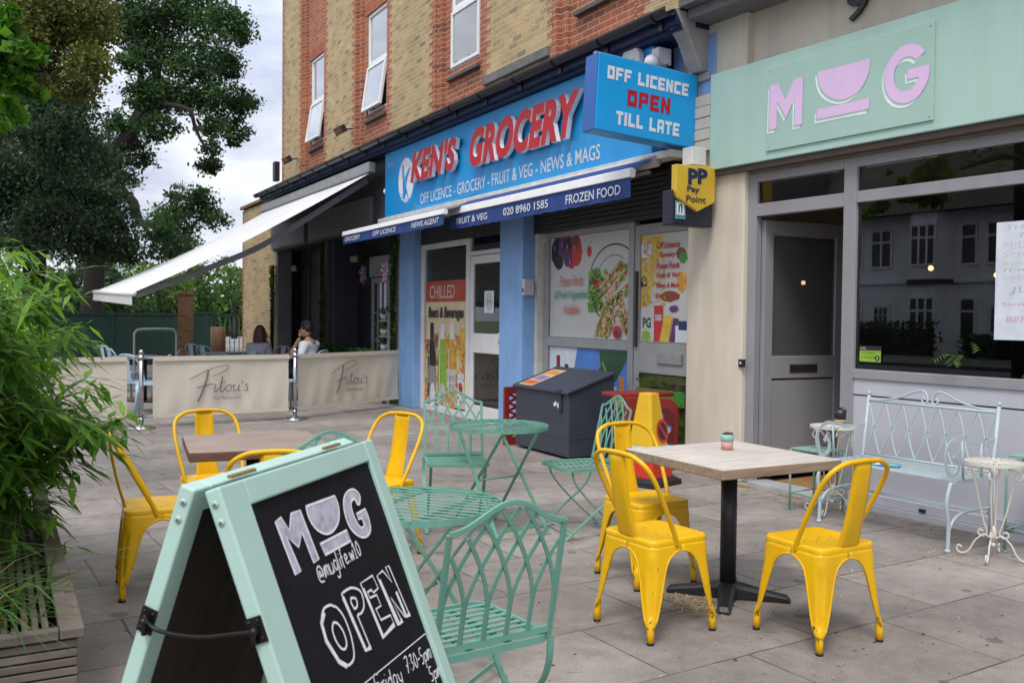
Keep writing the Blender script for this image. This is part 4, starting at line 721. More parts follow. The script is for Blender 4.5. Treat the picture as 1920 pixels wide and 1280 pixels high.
def steel_chair(label):
    T = thing('steel_chair', label, 'chair', (0, 0, 0), 0, 'yellow steel cafe chairs')
    st = MB(); prof = [(.178, .045, .428), (.180, .047, .447), (.174, .045, .455), (.160, .04, .4535), (.13, .04, .449), (.06, .03, .447)]
    rings = [[(x, y-.005, z) for x, y in rsq(a, r_, 6)] for a, r_, z in prof]; n = len(rings[0]); v = [p for g in rings for p in g]
    f = [(i*n+j, i*n+(j+1) % n, (i+1)*n+(j+1) % n, (i+1)*n+j) for i in range(len(prof)-1) for j in range(n)]+[tuple((len(prof)-1)*n+j for j in range(n))]
    st.add(v, f, 0, True)
    for x, y in ((0, 0), (.04, .03), (-.04, .03), (.04, -.03), (-.04, -.03), (.085, 0), (-.085, 0)): st.lathe([(.005, .4475+.003*(abs(x) > .06)), (.00001, .4476+.003*(abs(x) > .06))], 8, 1, Matrix.Translation((x, y, 0)), False)
    st.build('seat', [ych, scuff], T)
    for qx, qy in ((1, 1), (-1, 1), (-1, -1), (1, -1)):
        g = MB(); rows = [(.432, .176, .178), (.412, .178, .178), (.402, .179, .178), (.398, .1795, .150), (.392, .180, .132), (.382, .181, .114), (.366, .1825, .096), (.345, .1845, .084), (.315, .187, .074), (.25, .193, .061), (.20, .197, .052), (.15, .201, .041), (.11, .204, .030), (.085, .206, .022), (.07, .2065, .018)]; K = 15; V = []
        for z, a, hw in rows:
            r_ = .042 if z > .1 else .025; L_ = math.pi*r_/2
            for j in range(K):
                t = (j/(K-1)*2-1)*min(hw, a-r_+L_/2)                      # along the perimeter from the corner's middle
                if abs(t) <= L_/2: an = t/r_; x, y = a-r_+r_*math.cos(math.pi/4+an), a-r_+r_*math.sin(math.pi/4+an)
                elif t > 0: x, y = a-r_-(t-L_/2), a
                else: x, y = a, a-r_-(-t-L_/2)
                dent = 0
                if z < .36 and abs(j-(K-1)/2) < 2: dent = .011*(1-abs(j-7)/2.2)*min(1, (.36-z)/.03)*(z > .09)
                V.append((qx*(x-dent*.7), qy*(y-dent*.7)-.005, z))
        F = [(i*K+j, i*K+j+1, (i+1)*K+j+1, (i+1)*K+j) for i in range(len(rows)-1) for j in range(K-1)]; g.add(V, F, 0, True)
        for e in (0, K-1): g.tube([V[i*K+e] for i in range(2, len(rows)-1)], .004, 6)
        c = Vector((qx*.192, qy*.192-.005, 0)); g.tube([Vector((qx*.186, qy*.186-.005, .125)), Vector((qx*.189, qy*.189-.005, .088)), Vector((qx*.191, qy*.191-.005, .05)), c+Vector((0, 0, .006))], [.004, .0145, .0158, .0160], 10)
        pass
        lg = g.build('leg', [ych, scuff], T); so = lg.modifiers.new('sheet', 'SOLIDIFY'); so.thickness = .0025; so.offset = 0
        MB().tube([c+Vector((0, 0, .012)), c+Vector((0, 0, 0))], .0175, 10).build('foot_cap', rub, lg)
    hp = [(.176, -.035, .425), (.182, -.05, .47), (.196, -.12, .60), (.200, -.185, .72), (.180, -.228, .795), (.12, -.248, .834), (.06, -.254, .843)]
    path = cr([Vector(p) for p in hp]+[Vector((0, -.255, .845))]+[Vector((-p[0], p[1], p[2])) for p in hp[::-1]], 6); MB().tube(path, .0115, 10).build('back_hoop', ych, T)
    sp = MB(); V = []; K = 7; rows = 12
    for i in range(rows+1):
        t = i/rows; y = -.172-.083*t-.012*math.sin(math.pi*t); z = .43+.408*t; hw = .062-.004*t+.012*(1-t)**6
        for j in range(K): u = j/(K-1)*2-1; V.append((u*hw, y+.008*(abs(u) > .9)-.004*(1-u*u)-(.002 if (.6 < t < .9 and abs(u) < .5) else 0), z))
    sp.add(V, [(i*K+j, i*K+j+1, (i+1)*K+j+1, (i+1)*K+j) for i in range(rows) for j in range(K-1)], 0, True); so = sp.build('back_splat', ych, T); md = so.modifiers.new('sheet', 'SOLIDIFY'); md.thickness = .003; md.offset = 0
    return T
C0 = steel_chair('yellow steel chair seen from behind, nearest the cream side table')
C0.location = (3.475, 2.865, 0); C0.rotation_euler = (0, 0, R(-3))
CH_ = [((2.912, 3.345), -89, 'yellow steel chair side on at the pale wooden table, nearest the green chairs'),
       ((3.40, 3.99), 176, 'yellow steel chair behind the pale wooden table in front of the no waiting cone'),
       ((2.28, 5.19), 114, 'yellow steel chair between the small brown table and the green mesh tables'),
       ((1.03, 5.14), -97, 'yellow steel chair facing the brown table, right beside the bamboo planter'),
       ((1.48, 5.75), 184, 'yellow steel chair behind the brown table in front of the cream banner'),
       ((1.36, 4.32), -14, 'yellow steel chair mostly hidden behind the chalkboard sign')]
for (x, y), a, lb in CH_: dup(C0, (x, y, 0), R(a), lb)

# ================================================================ WOODEN TABLES
def wood(name, c1, c2, sc_=(1.2, 14, 14), rough=.6):
    m, N, L, b = _m(name); o = N.new('ShaderNodeTexCoord').outputs['Object']; mp = N.new('ShaderNodeMapping'); mp.inputs['Scale'].default_value = sc_; L.new(o, mp.inputs[0])
    a = noise(N, L, 2.2, 8, mp.outputs[0], .65); col = ramp(N, L, a, (.3, c1), (.68, c2)); k = noise(N, L, 2.2, 5, o, .6); col = mixc(N, L, .5, col, ramp(N, L, k, (.3, .7), (.7, 1.2)), 'MULTIPLY')
    L.new(col, b.inputs['Base Color']); b.inputs['Roughness'].default_value = rough; bump(N, L, b, a, .25, .004); return m
woodp = wood('pale_table_wood', (.42, .36, .31), (.61, .56, .51)); woode = wood('table_edge_wood', (.20, .145, .10), (.36, .27, .195), (2, 20, 20)); woodb = wood('brown_table_wood', (.19, .135, .105), (.36, .28, .235)); woodbe = wood('brown_edge_wood', (.09, .045, .025), (.18, .10, .06), (2, 20, 20)); castm = pm('cast_iron_black', (.014, .014, .016), .42, .3, 9, .15)
def cafe_table(label, loc, rz, top, edge, h=.39):
    T = thing('cafe_table', label, 'table', loc, rz, 'square wooden cafe tables')
    t = MB().box(-h, h, -h, h, .703, .753); t.m = [1, 0, 1, 1, 1, 1]; t.build('tabletop', [top, edge], T, bevel=.006)
    MB().tube([(0, 0, .06), (0, 0, .69)], .042, 24).lathe([(.13, .688), (.13, .702)], 24).build('column', castm, T)
    for k in range(4):
        a = R(45+90*k); c, s = math.cos(a), math.sin(a); g = MB(); V = []
        for r_, w_, zt in ((.02, .055, .085), (.08, .045, .075), (.2, .036, .05), (.30, .034, .034), (.318, .03, .016)):
            for u, z in ((-w_, .004), (-w_, zt*.75), (-w_*.6, zt), (w_*.6, zt), (w_, zt*.75), (w_, .004)): V.append((r_*c-u*s, r_*s+u*c, z))
        g.add(V, [(i*6+j, i*6+(j+1) % 6, (i+1)*6+(j+1) % 6, (i+1)*6+j) for i in range(4) for j in range(6)]+[tuple(range(24, 30))], 0, False); g.build('base_arm', castm, T, bevel=.003)
    return T
cafe_table('square table with pale bleached wooden top on black cast iron cross base', (3.545, 3.50, 0), R(-3.5), woodp, woode, .392)
cafe_table('square table with brown wooden top beyond the chalkboard sign', (1.52, 5.12, 0), R(-10), woodb, woodbe, .36)
T = thing('cactus_pot', 'small pot dipped pink and pale teal with a cactus on the pale table', 'plant pot', (*gr(1363, 843, .753).xy, .753))
MB().lathe([(.026, 0), (.03, .0), (.033, .045)], 24, 0).lathe([(.033, .045), (.038, .085), (.034, .085), (.032, .07), (.0001, .07)], 24, 1).build('pot', [pm('pot_pink', (.55, .28, .22), .6), pm('pot_teal', (.26, .45, .42), .6)], T)
g = MB()
for k in range(26): a = RNG.random()*6.28; r_ = .025*RNG.random(); g.sphere((r_*math.cos(a), r_*math.sin(a), .077+.012*RNG.random()), .006+.005*RNG.random(), 0, 6)
g.build('cactus', leafmat('cactus_green', (.10, .10, .04)), T)

# ================================================================ GREEN BISTRO FURNITURE
bg_ = pm('bistro_green', (.135, .315, .245), .42, .12, 5, .06, wear=(.22, .30, .25), wear_amt=.75)
def bistro_chair(label):
    T = thing('bistro_chair', label, 'chair', (0, 0, 0), 0, 'green bistro folding chairs')
    W_, zb, zt = .205, .47, .86; lean = .22
    yb = lambda z: -.19-(z-zb)*lean
    ztop = lambda u: zt-.02+.075*math.sin(math.pi*max(0, min(1, (u+1)/2)))**2.2
    for sg in (-1, 1): MB().bar([(sg*W_, yb(zb)+.0, zb-.02), (sg*W_, yb(ztop(sg)), ztop(sg))], .010, .019, (1, 0, 0)).build('upright', bg_, T, bevel=.002)
    MB().bar([(u*W_, yb(ztop(u)), ztop(u)) for u in [i/20*2-1 for i in range(21)]], .017, .010, (0, 1, 0)).build('top_rail', bg_, T, bevel=.002)
    MB().bar([(-W_, yb(zb+.01), zb+.01), (W_, yb(zb+.01), zb+.01)], .014, .02, (0, 0, 1)).build('lower_rail', bg_, T)
    g = MB(); base = [-1, -.6, -.2, .2, .6, 1]
    for i, b0 in enumerate(base):
        for sg in (-1, 1):
            if (i == 0 and sg < 0) or (i == 5 and sg > 0): continue
            P = []
            for k in range(19):
                t = k/18; z = zb+.01+(.44)*t; sp_ = max(0, (t-.26)/.74); u = b0+sg*.84*sp_**1.55+sg*.016
                if abs(u) > .99 or z > ztop(u)-.006: break
                P.append((u*W_, yb(z)+(.003 if sg > 0 else -.003), z))
            if len(P) > 1: g.bar(P, .013, .005, (0, 1, .0), 0)
    g.build('gothic_slats', bg_, T)
    s = MB(); sq = rsq(.205, .05, 5); s.bar([(x, y, .455) for x, y in sq], .012, .022, (0, 0, 1), 0, True)
    for k in range(9): y = -.165+k*.0415; s.bar([(-.2, y, .461), (.2, y, .461)], .018, .004, (0, 0, 1))
    s.bar([(-.07, -.2, .452), (-.07, .2, .452)], .02, .006).bar([(.07, -.2, .452), (.07, .2, .452)], .02, .006); s.build('seat', bg_, T)
    for sg in (-1, 1):
        x = sg*.212; MB().bar(cr([Vector(p) for p in ((x, -.195, .455), (x, -.185, .36), (x, -.13, .27), (x, .03, .14), (x, .20, .006))], 6), .008, .022, (1, 0, 0)).tube([(x, .2, .012), (x, .2, 0)], .014, 8).build('leg', bg_, T)
        x = sg*.185; MB().bar(cr([Vector(p) for p in ((x, .15, .445), (x, .12, .36), (x, .0, .22), (x, -.23, .006))], 6), .008, .02, (1, 0, 0)).tube([(x, -.23, .012), (x, -.23, 0)], .014, 8).build('leg', bg_, T)
    MB().bar([(-.212, .15, .05), (.212, .15, .05)], .018, .006).build('stretcher', bg_, T); MB().bar([(-.185, -.19, .05), (.185, -.19, .05)], .018, .006).build('stretcher', bg_, T)
    return T
B0 = bistro_chair('green bistro chair with its back to us beside the chalkboard'); B0.location = (1.437, 2.583, 0); B0.rotation_euler = (0, 0, R(2))
for (x, y), a, lb in (((3.08, 5.63), 157, 'green bistro chair facing us in front of the grocery door, behind the round table'), ((3.74, 5.08), 80, 'green bistro chair side on between the round table and the dark bin'), ((1.56, 3.80), 178, 'green bistro chair hidden behind the chalkboard, only its curved top showing')): dup(B0, (x, y, 0), R(a), lb)
def bistro_table(label, loc, rz):
    T = thing('bistro_table', label, 'table', loc, rz, 'round green bistro tables'); r_, h = .335, .72
    t = MB(); t.bar([(r_*math.cos(a), r_*math.sin(a), h-.008) for a in [2*math.pi*i/48 for i in range(48)]], .005, .026, (0, 0, 1), 0, True)
    for k in range(13):
        y = -.30+k*.05; c = math.sqrt(max(0, r_*r_-y*y)); t.bar([(-c, y, h), (c, y, h)], 0.0155, .0025, (0, 0, 1))
    for x in (-.13, .13): c = math.sqrt(r_*r_-x*x); t.bar([(x, -c, h-.012), (x, c, h-.012)], .02, .01, (0, 0, 1))
    t.build('tabletop', bg_, T)
    for y, dx in ((.17, 1), (.15, -1), (-.17, 1), (-.15, -1)):
        MB().bar([(-.25*dx, y, h-.015), (.29*dx, y*1.25, .006)], .008, .024, (0, 1, 0)).tube([(.29*dx, y*1.25, .012), (.29*dx, y*1.25, 0)], .014, 8).build('leg', bg_, T)
    MB().bar([(.25, -.2, .06), (.25, .2, .06)], .008, .02).build('stretcher', bg_, T); MB().bar([(-.25, -.2, .06), (-.25, .2, .06)], .008, .02).build('stretcher', bg_, T); MB().tube([(-.0, -.17, .36), (0, .17, .36)], .006, 6).build('stretcher', bg_, T)
    return T
bistro_table('round green slatted bistro table on crossed legs, in front of the dark bin', (3.27, 5.38, 0), R(-84)); bistro_table('round green slatted bistro table half hidden by the chalkboard', (1.62, 3.28, 0), R(-56))

# ================================================================ BENCH, SIDE TABLES, STANDS BY THE CAFE WINDOW
bb = pm('bench_blue', (.40, .48, .50), .42, .08, 5, .05, wear=(.5, .53, .53), wear_amt=.76); cw_ = pm('cream_iron', (.62, .58, .51), .55, .08, 6, .1, wear=(.42, .33, .26), wear_amt=.72); mg_ = pm('mint_iron', (.20, .36, .29), .55, .12, 6, .1)
T = thing('garden_bench', 'pale blue wrought iron garden bench with scrolled back under the cafe window', 'bench', (5.70, 3.97, 0), 0)
# local: y along the wall (+ = far), x into the wall; seat front x=-.26, back x=.2
HL = .50; s = MB()
for k in range(7): x = -.25+k*.072; s.bar([(x, -HL, .455-.01*math.sin(math.pi*k/6)), (x, HL, .455-.01*math.sin(math.pi*k/6))], .03, .008)
s.bar([(-.26, -HL, .44), (.2, -HL, .44)], .01, .025).bar([(-.26, HL, .44), (.2, HL, .44)], .01, .025); s.build('seat', bb, T)
bx = lambda z: .2+.14*(z-.44)
s = MB(); s.tube([(bx(.86), -HL, .86), (bx(.86), HL, .86)], .010, 8).tube([(bx(.47), -HL, .47), (bx(.47), HL, .47)], .008, 8)
for sg in (-1, 1):
    P = [(-1.0, .873), (-.8, .872), (-.5, .90), (-.22, .955), (-.10, .958), (-.045, .92), (-.04, .885), (-.085, .87), (-.12, .89), (-.10, .915), (-.075, .90)]
    s.tube([Vector((bx(p.y), sg*p.x*HL, p.y)) for p in cr([Vector((*q, 0)) for q in P], 6)], .0075, 7)
for k in range(7):
    y0 = -HL+k*2*HL/7; y1 = y0+2*HL/7
    for a, c in ((y0, y1), (y1, y0)): s.tube([Vector((bx(p.z), p.y, p.z)) for p in cr([Vector((0, a, .86)), Vector((0, a+(c-a)*.30, .76)), Vector((0, (a+c)/2, .66)), Vector((0, a+(c-a)*.70, .57)), Vector((0, c+(c-a)*.02, .47))], 5)], .0055, 6)
    for q in range(4):
        a0 = R(45+90*q); s.tube([(bx(.66)-.004, (y0+y1)/2+.022*math.cos(a0)+.013*math.cos(a0+2.2+t), .66+.022*math.sin(a0)+.013*math.sin(a0+2.2+t)) for t in [i*.55 for i in range(9)]], .003, 5)
s.build('back_lattice', bb, T)
for sg in (-1, 1):
    y = sg*HL; MB().tube([(.2, y, 0), (.19, y, .3), (.2, y, .45), (bx(.9), y, .9)], .013, 8).sphere((bx(.91), y, .915), .017, 0, 8).build('leg', bb, T)
    MB().tube(cr([Vector(p) for p in ((-.27, y, 0), (-.265, y, .16), (-.29, y, .32), (-.25, y, .44))], 5), .013, 8).tube(cr([Vector(p) for p in ((-.27, y, .12), (-.2, y, .21), (-.06, y, .24), (.195, y, .24))], 5), .009, 6).lathe([(.018, 0), (.018, .02)], 8, 0, Matrix.Translation((-.27, y, 0))).build('leg', bb, T)
    P = [(bx(.68), .69), (.1, .665), (-.08, .70), (-.2, .715), (-.29, .67), (-.31, .58), (-.26, .49), (-.19, .50), (-.17, .56), (-.2, .60), (-.235, .585)]
    MB().bar([Vector((p.x, y, p.y)) for p in cr([Vector((*q, 0)) for q in P], 7)], .027, .005, (0, 1, 0)).tube([(-.12, y, .45), (-.14, y, .70)], .008, 6).tube([(.08, y, .45), (.07, y, .67)], .008, 6).build('arm', bb, T)
MB().tube([(.195, -HL, .2), (.195, HL, .2)], .008, 6).build('stretcher', bb, T); MB().tube([(-.02, -HL, .235), (-.02, HL, .235)], .008, 6).build('stretcher', bb, T)
T = thing('leaflet', 'bright blue and green leaflet lying on the pale bench seat', 'leaflet', (5.62, 4.06, .458), R(20))
g = MB(); g.box(-.06, .06, -.09, .09, 0, .004, 0).box(-.04, .03, -.06, .02, .0042, .0048, 1).box(-.05, .05, .04, .07, .0042, .005, 2); g.build('leaflet_sheet', [pm('leaf_blue', (.02, .32, .65), .3), pm('leaf_green', (.2, .5, .1), .3), wht], T)
def round_side_table(label, loc, h, m):
    T = thing('side_table', label, 'side table', loc, R(20), 'round cream side tables'); r_ = .165; t = MB()
    t.bar([(r_*math.cos(a), r_*math.sin(a), h-.006) for a in [2*math.pi*i/36 for i in range(36)]], .008, .018, (0, 0, 1), 0, True); t.tube([(.055*math.cos(a), .055*math.sin(a), h) for a in [2*math.pi*i/20 for i in range(20)]], .004, 5, 0, True)
    for k in range(24):
        a = 2*math.pi*k/24; t.bar([(.05*math.cos(a), .05*math.sin(a), h), (r_*math.cos(a), r_*math.sin(a), h)], .014, .003, (0, 0, 1))
    for k in range(8): a = 2*math.pi*k/8; t.tube([(.0, 0, h), (.055*math.cos(a), .055*math.sin(a), h)], .003, 5)
    t.build('tabletop', m, T)
    for k in range(4):
        a = R(90*k); c, s_ = math.cos(a), math.sin(a); P = [(.06, h-.09), (.10, h-.045), (.145, h-.05), (.155, h-.085), (.13, h-.10), (.118, h-.075), (.145, h-.03)]
        P2 = [(.145, h-.02), (.12, h-.07), (.085, h*.6), (.055, h*.38), (.035, h*.27), (.06, h*.225), (.085, h*.25), (.075, h*.29), (.055, h*.275)]
        P3 = [(.012, h*.30), (.015, h*.22), (.05, h*.245), (.10, h*.17), (.135, h*.06), (.175, .012), (.205, .03), (.195, .06), (.175, .05)]
        g = MB()
        for Q in (P, P2, P3): g.tube([Vector((p.x*c, p.x*s_, p.y)) for p in cr([Vector((*q, 0)) for q in Q], 6)], .0055, 6)
        g.build('leg', m, T)
    MB().tube([(0, 0, h*.16), (0, 0, h*.34)], .01, 8).tube([(0, 0, h*.3), (0, 0, h-.01)], .006, 6).sphere((0, 0, h*.15), .016, 0, 8).build('stem', m, T)
    return T
round_side_table('cream wrought iron side table with pierced round top at the near end of the bench', (5.53, 3.235, 0), .60, cw_)
round_side_table('cream wrought iron side table carrying a black pot beside the cafe door', (*gr(1563, 798, .665).xy, 0), .665, cw_)
T = thing('plant_pot', 'black and tan striped plant pot on the cream side table', 'plant pot', (*gr(1575, 793, .668).xy, .668))
MB().lathe([(.04, 0), (.043, .03)], 24, 1).lathe([(.043, .03), (.048, .105), (.043, .105), (.04, .09), (.0001, .09)], 24, 0).build('pot', [pm('pot_black', (.015, .014, .015), .35), pm('pot_tan', (.38, .27, .15), .7)], T)
g = MB()
for k in range(9): a = k*.7; g.tube(cr([Vector((0, 0, .09)), Vector((.012*math.cos(a), .012*math.sin(a), .115)), Vector((.03*math.cos(a), .03*math.sin(a), .122))], 4), .0025, 5)
g.build('sprig', leafmat('sprig_green', (.05, .06, .03)), T)
def plant_stand(label, loc, h, rz=0.):
    T = thing('plant_stand', label, 'stand', loc, rz, 'square mint plant stands'); a = .135; t = MB().box(-a, a, -a, a, h-.012, h)
    t.build('top', mg_, T, bevel=.003); ap = MB()
    for k in range(4):
        M = Matrix.Rotation(R(90*k), 4, 'Z')
        for j in range(5):
            for sg in (-1, 1): ap.tube([M @ Vector((-a+.027+j*.054+sg*.010+.012*math.cos(t)*(1-t/9), -a, h-.055+.02*math.sin(t)*(1-t/9)*sg)) for t in [i*.5 for i in range(14)]], .0028, 5)
        ap.tube([M @ Vector((-a, -a, h-.095)), M @ Vector((a, -a, h-.095))], .004, 5)
    ap.build('scroll_apron', mg_, T)
    for x in (-a, a):
        for y in (-a, a): MB().tube([(x, y, h-.01), (x, y, 0)], .0085, 8).lathe([(.013, 0), (.013, .012)], 8, 0, Matrix.Translation((x, y, 0))).build('leg', mg_, T)
    for p, q in (((-a, -a), (a, -a)), ((a, -a), (a, a)), ((a, a), (-a, a)), ((-a, a), (-a, -a))): MB().tube([(*p, .15), (*q, .15)], .006, 6).build('stretcher', mg_, T)
    return T
plant_stand('square mint iron plant stand at the far end of the bench by the door', (5.66, 4.69, 0), .49); plant_stand('square mint iron plant stand behind the near cream side table', (5.90, 3.16, 0), .62)

# ================================================================ THE CHALKBOARD A-BOARD
mintw = pm('aboard_mint', (.38, .55, .485), .5, .06, 4, .1, wear=(.44, .52, .45), wear_amt=.74); woodin = wood('aboard_inner', (.008, .005, .004), (.04, .022, .012), (6, 6, 1.2), .9); chalkb = pm('chalkboard_black', (.007, .0065, .009), .8, .35, 7, .08, wear=(.016, .016, .02), wear_amt=.66, spec=.2); chalk = pm('chalk_white', (.70, .70, .74), .9, .12, 60, .2); chalkf = pm('chalk_fill', (.40, .39, .46), .9, .35, 40, .2)
AL = Vector((.435, 1.679, 0)); AD = Vector((.728, .686, 0)); AN = Vector((.686, -.728, 0)); AW, ZH = .69, 1.15
TA = thing('chalkboard_sign', 'mint framed chalkboard A-board with a chalked OPEN', 'sign', AL+AD*AW/2)
def rel(p): return p-(AL+AD*AW/2)
def leaf_frame(nm, lean, off, nrm):
    """one leaf of the A-board: returns frame (top-left corner, u along the ridge, v up the slope, w out of the board)"""
    V = (Vector((0, 0, 1))*math.cos(R(lean))-nrm*math.sin(R(lean))).normalized(); U = AD if nrm.dot(AN) > 0 else -AD; Wn = U.cross(V)
    O = (AL if nrm.dot(AN) > 0 else AL+AD*AW)+nrm*off+Vector((0, 0, ZH)); return (rel(O), U, V, Wn)
HT = 1.225
def leaf_build(fr, board_in=.0):
    O, U, V, W = fr; sw, th = .052, .032
    def bx_(mb, u0, u1, v0, v1, w0, w1, m=0): mb.prism([(u0, v0), (u1, v0), (u1, v1), (u0, v1)], w1-w0, fr, m, w0)
    for u0_, u1_ in ((0, .084), (AW-sw, AW)): f = MB(); bx_(f, u0_, u1_, -HT, 0, -th, 0); f.build('side_rail', mintw, TA, bevel=.004)
    for v0_, v1_ in ((-.050, 0), (-HT+.12, -HT+.2)): t = MB(); bx_(t, .084, AW-sw, v0_, v1_, -th, -.0008); t.build('cross_rail', mintw, TA, bevel=.004)
    b = MB(); bx_(b, .081, AW-sw+.004, -HT+.19, -.047, -.022, -.010); return b
F1 = leaf_frame('front', 21, .0, AN); b1 = leaf_build(F1); b1.build('chalkboard', chalkb, TA)
F2 = leaf_frame('back', 18.5, .078, -AN); b2 = leaf_build(F2); b2.build('chalkboard', woodin, TA)
ib = MB(); ib.prism([(.082, -HT+.2), (AW-.082, -HT+.2), (AW-.082, -.085), (.082, -.085)], .005, F1, 0, -.029); ib.build('back_panel', woodin, TA)
# ridge cover strips, hinge slots, screws
for a, c in ((.10, .19), (.50, .58)):
    q = AL+AD*a-AN*.039+Vector((0, 0, ZH-.001)); p2 = AL+AD*c-AN*.039+Vector((0, 0, ZH-.001)); MB().bar([rel(q), rel(p2)], .010, .006).build('hinge', pm('brass_hinge', (.25, .17, .06), .45, .3, metal=.4), TA)
SCM = [pm('mint_screw', (.36, .5, .42), .4), pm('screw_dark', (.12, .14, .13), .5)]
for fr in ():
    O, U, V, W = fr
    for u in (.035, AW-.035):
        for v in (-.045, -.10): c = O+U*u+V*v+W*.001; g = MB(); g.tube([c, c+W*.0025], .0065, 10); g.tube([c+W*.0025, c+W*.003], .003, 8, 1); g.build('screw', SCM, TA)
# end screws on the visible left edges
for fr, ux in ((F1, 0), (F2, AW)):
    O, U, V, W = fr; sd = -U if ux == 0 else U
    for v in (-.028, -.062): c = O+U*ux+V*v-W*.017; g = MB(); g.tube([c, c+sd*.0025], .0068, 10); g.tube([c+sd*.0025, c+sd*.003], .003, 8, 1); g.build('screw', SCM, TA)
# stay hook across the left side
O, U, V, W = F1; O2, U2, V2, W2 = F2; q1 = O+V*(-.262)-W*.017-U*.012; q2 = O2+U2*AW+V2*(-.262)-W2*.017+U2*.012
hk = MB(); hk.tube(cr([q2+Vector((0, 0, .012)), q2+(q1-q2)*.12+Vector((0, 0, -.012)), q2+(q1-q2)*.5+Vector((0, 0, -.018)), q1+(q2-q1)*.12+Vector((0, 0, -.004)), q1], 6), .0042, 8)
for q, fr, u in ((q1, F1, 0.), (q2, F2, AW)):
    O_, U_, V_, W_ = fr; v0 = -.262; sd = -1 if u == 0 else 1
    hk.prism([(-.016, v0-.024), (.016, v0-.024), (.016, v0+.024), (-.016, v0+.024)], .004, (O_+U_*u-W_*.017, W_, V_, U_*sd), 0); hk.tube([q, q-U_*0+Vector((0, 0, -.024))], .005, 8); hk.sphere(q, .009, 0, 10)
    for du, dv in ((-.009, .016), (.009, .016), (-.009, -.016), (.009, -.016)): hk.sphere(O_+U_*u-W_*.017+W_*du+V_*(v0+dv)+U_*sd*.004, .0038, 0, 8)
hk.build('stay_hook', pm('hook_black', (.016, .013, .012), .35, .3, 8, .05, metal=.5), TA)
# chalk lettering, drawn where the photo shows it on the board
def ab(px, py):
    O_, U_, V_, W_ = F1; Ow = O_+(AL+AD*AW/2); d = Vector(ray(px, py)); k = ((Ow+W_*-.008-Vector(CP)).dot(W_))/d.dot(W_); q = Vector(CP)+d*k-Ow; return (q.dot(U_), q.dot(V_))
z4 = lambda x, y: ab(480+x*.296875, 900+y*.296875)
ck = MB(); cf = MB(); LW = .0052
def outline(P, closed=True, w_=LW, fill=False):
    Q = [z4(*p) for p in P]; ck.stroke(Q, w_, F1, -.0082, 0, closed)
    if fill: cf.poly(Q, F1, -.0090, 0)
outline([(122, 262), (158, 234), (212, 318), (222, 210), (278, 188), (398, 498), (366, 520), (292, 330), (270, 420), (190, 352), (284, 574), (250, 596)], fill=True)
def crv(P, n=5): return [(v.x, v.y) for v in cr([Vector((*q, 0)) for q in P], n)]
outline([(316, 165), (498, 98)]+crv([(498, 98), (522, 170), (520, 260), (480, 325), (430, 335), (375, 300), (335, 235), (316, 165)])[1:-1], fill=True)
outline([(406, 402), (574, 314), (600, 380), (438, 470)], fill=True)
outline(crv([(655, 150), (655, 95), (620, 58), (580, 70), (555, 120), (560, 200), (590, 290), (640, 345), (690, 358), (722, 320), (715, 250), (690, 180)])+[(635, 212), (648, 246), (668, 238), (684, 280)]+crv([(684, 285), (668, 300), (640, 270), (610, 200), (600, 140), (622, 118), (640, 152)]), fill=True)
ck.build('lettering', chalk, TA); ck = MB()
# OPEN in double-lined block letters
outline(crv([(470, 785), (430, 810), (416, 880), (440, 990), (500, 1110), (560, 1165), (600, 1155), (620, 1100), (600, 980), (555, 860), (510, 800)], 5)); outline(crv([(490, 895), (483, 940), (505, 1010), (540, 1060), (565, 1060), (572, 1020), (550, 950), (515, 900)], 5))
outline([(540, 715)]+crv([(540, 715), (600, 678), (660, 700), (682, 780), (670, 830), (640, 850)])[1:]+[(722, 1050), (694, 1076)]); outline(crv([(600, 742), (630, 745), (640, 790), (622, 812)])+[(600, 770)])
outline([(660, 650), (736, 600), (772, 680), (742, 708), (728, 690), (704, 706), (722, 740), (762, 722), (790, 790), (758, 812), (790, 880), (850, 850), (872, 905), (802, 996)])
outline([(764, 602), (800, 570), (858, 640), (818, 548), (838, 538), (966, 838), (940, 860), (852, 740), (918, 880), (896, 914)])
for P in ([(425, 830), (410, 900), (440, 1010), (520, 1140), (570, 1170)], [(545, 735), (690, 1070), (722, 1048)], [(672, 680), (800, 985), (870, 905)], [(775, 625), (900, 905), (920, 880)], [(880, 700), (945, 855), (968, 840)]): ck.stroke([z4(x+6, y+2) for x, y in P], LW*2.1, F1, -.0086, 0)
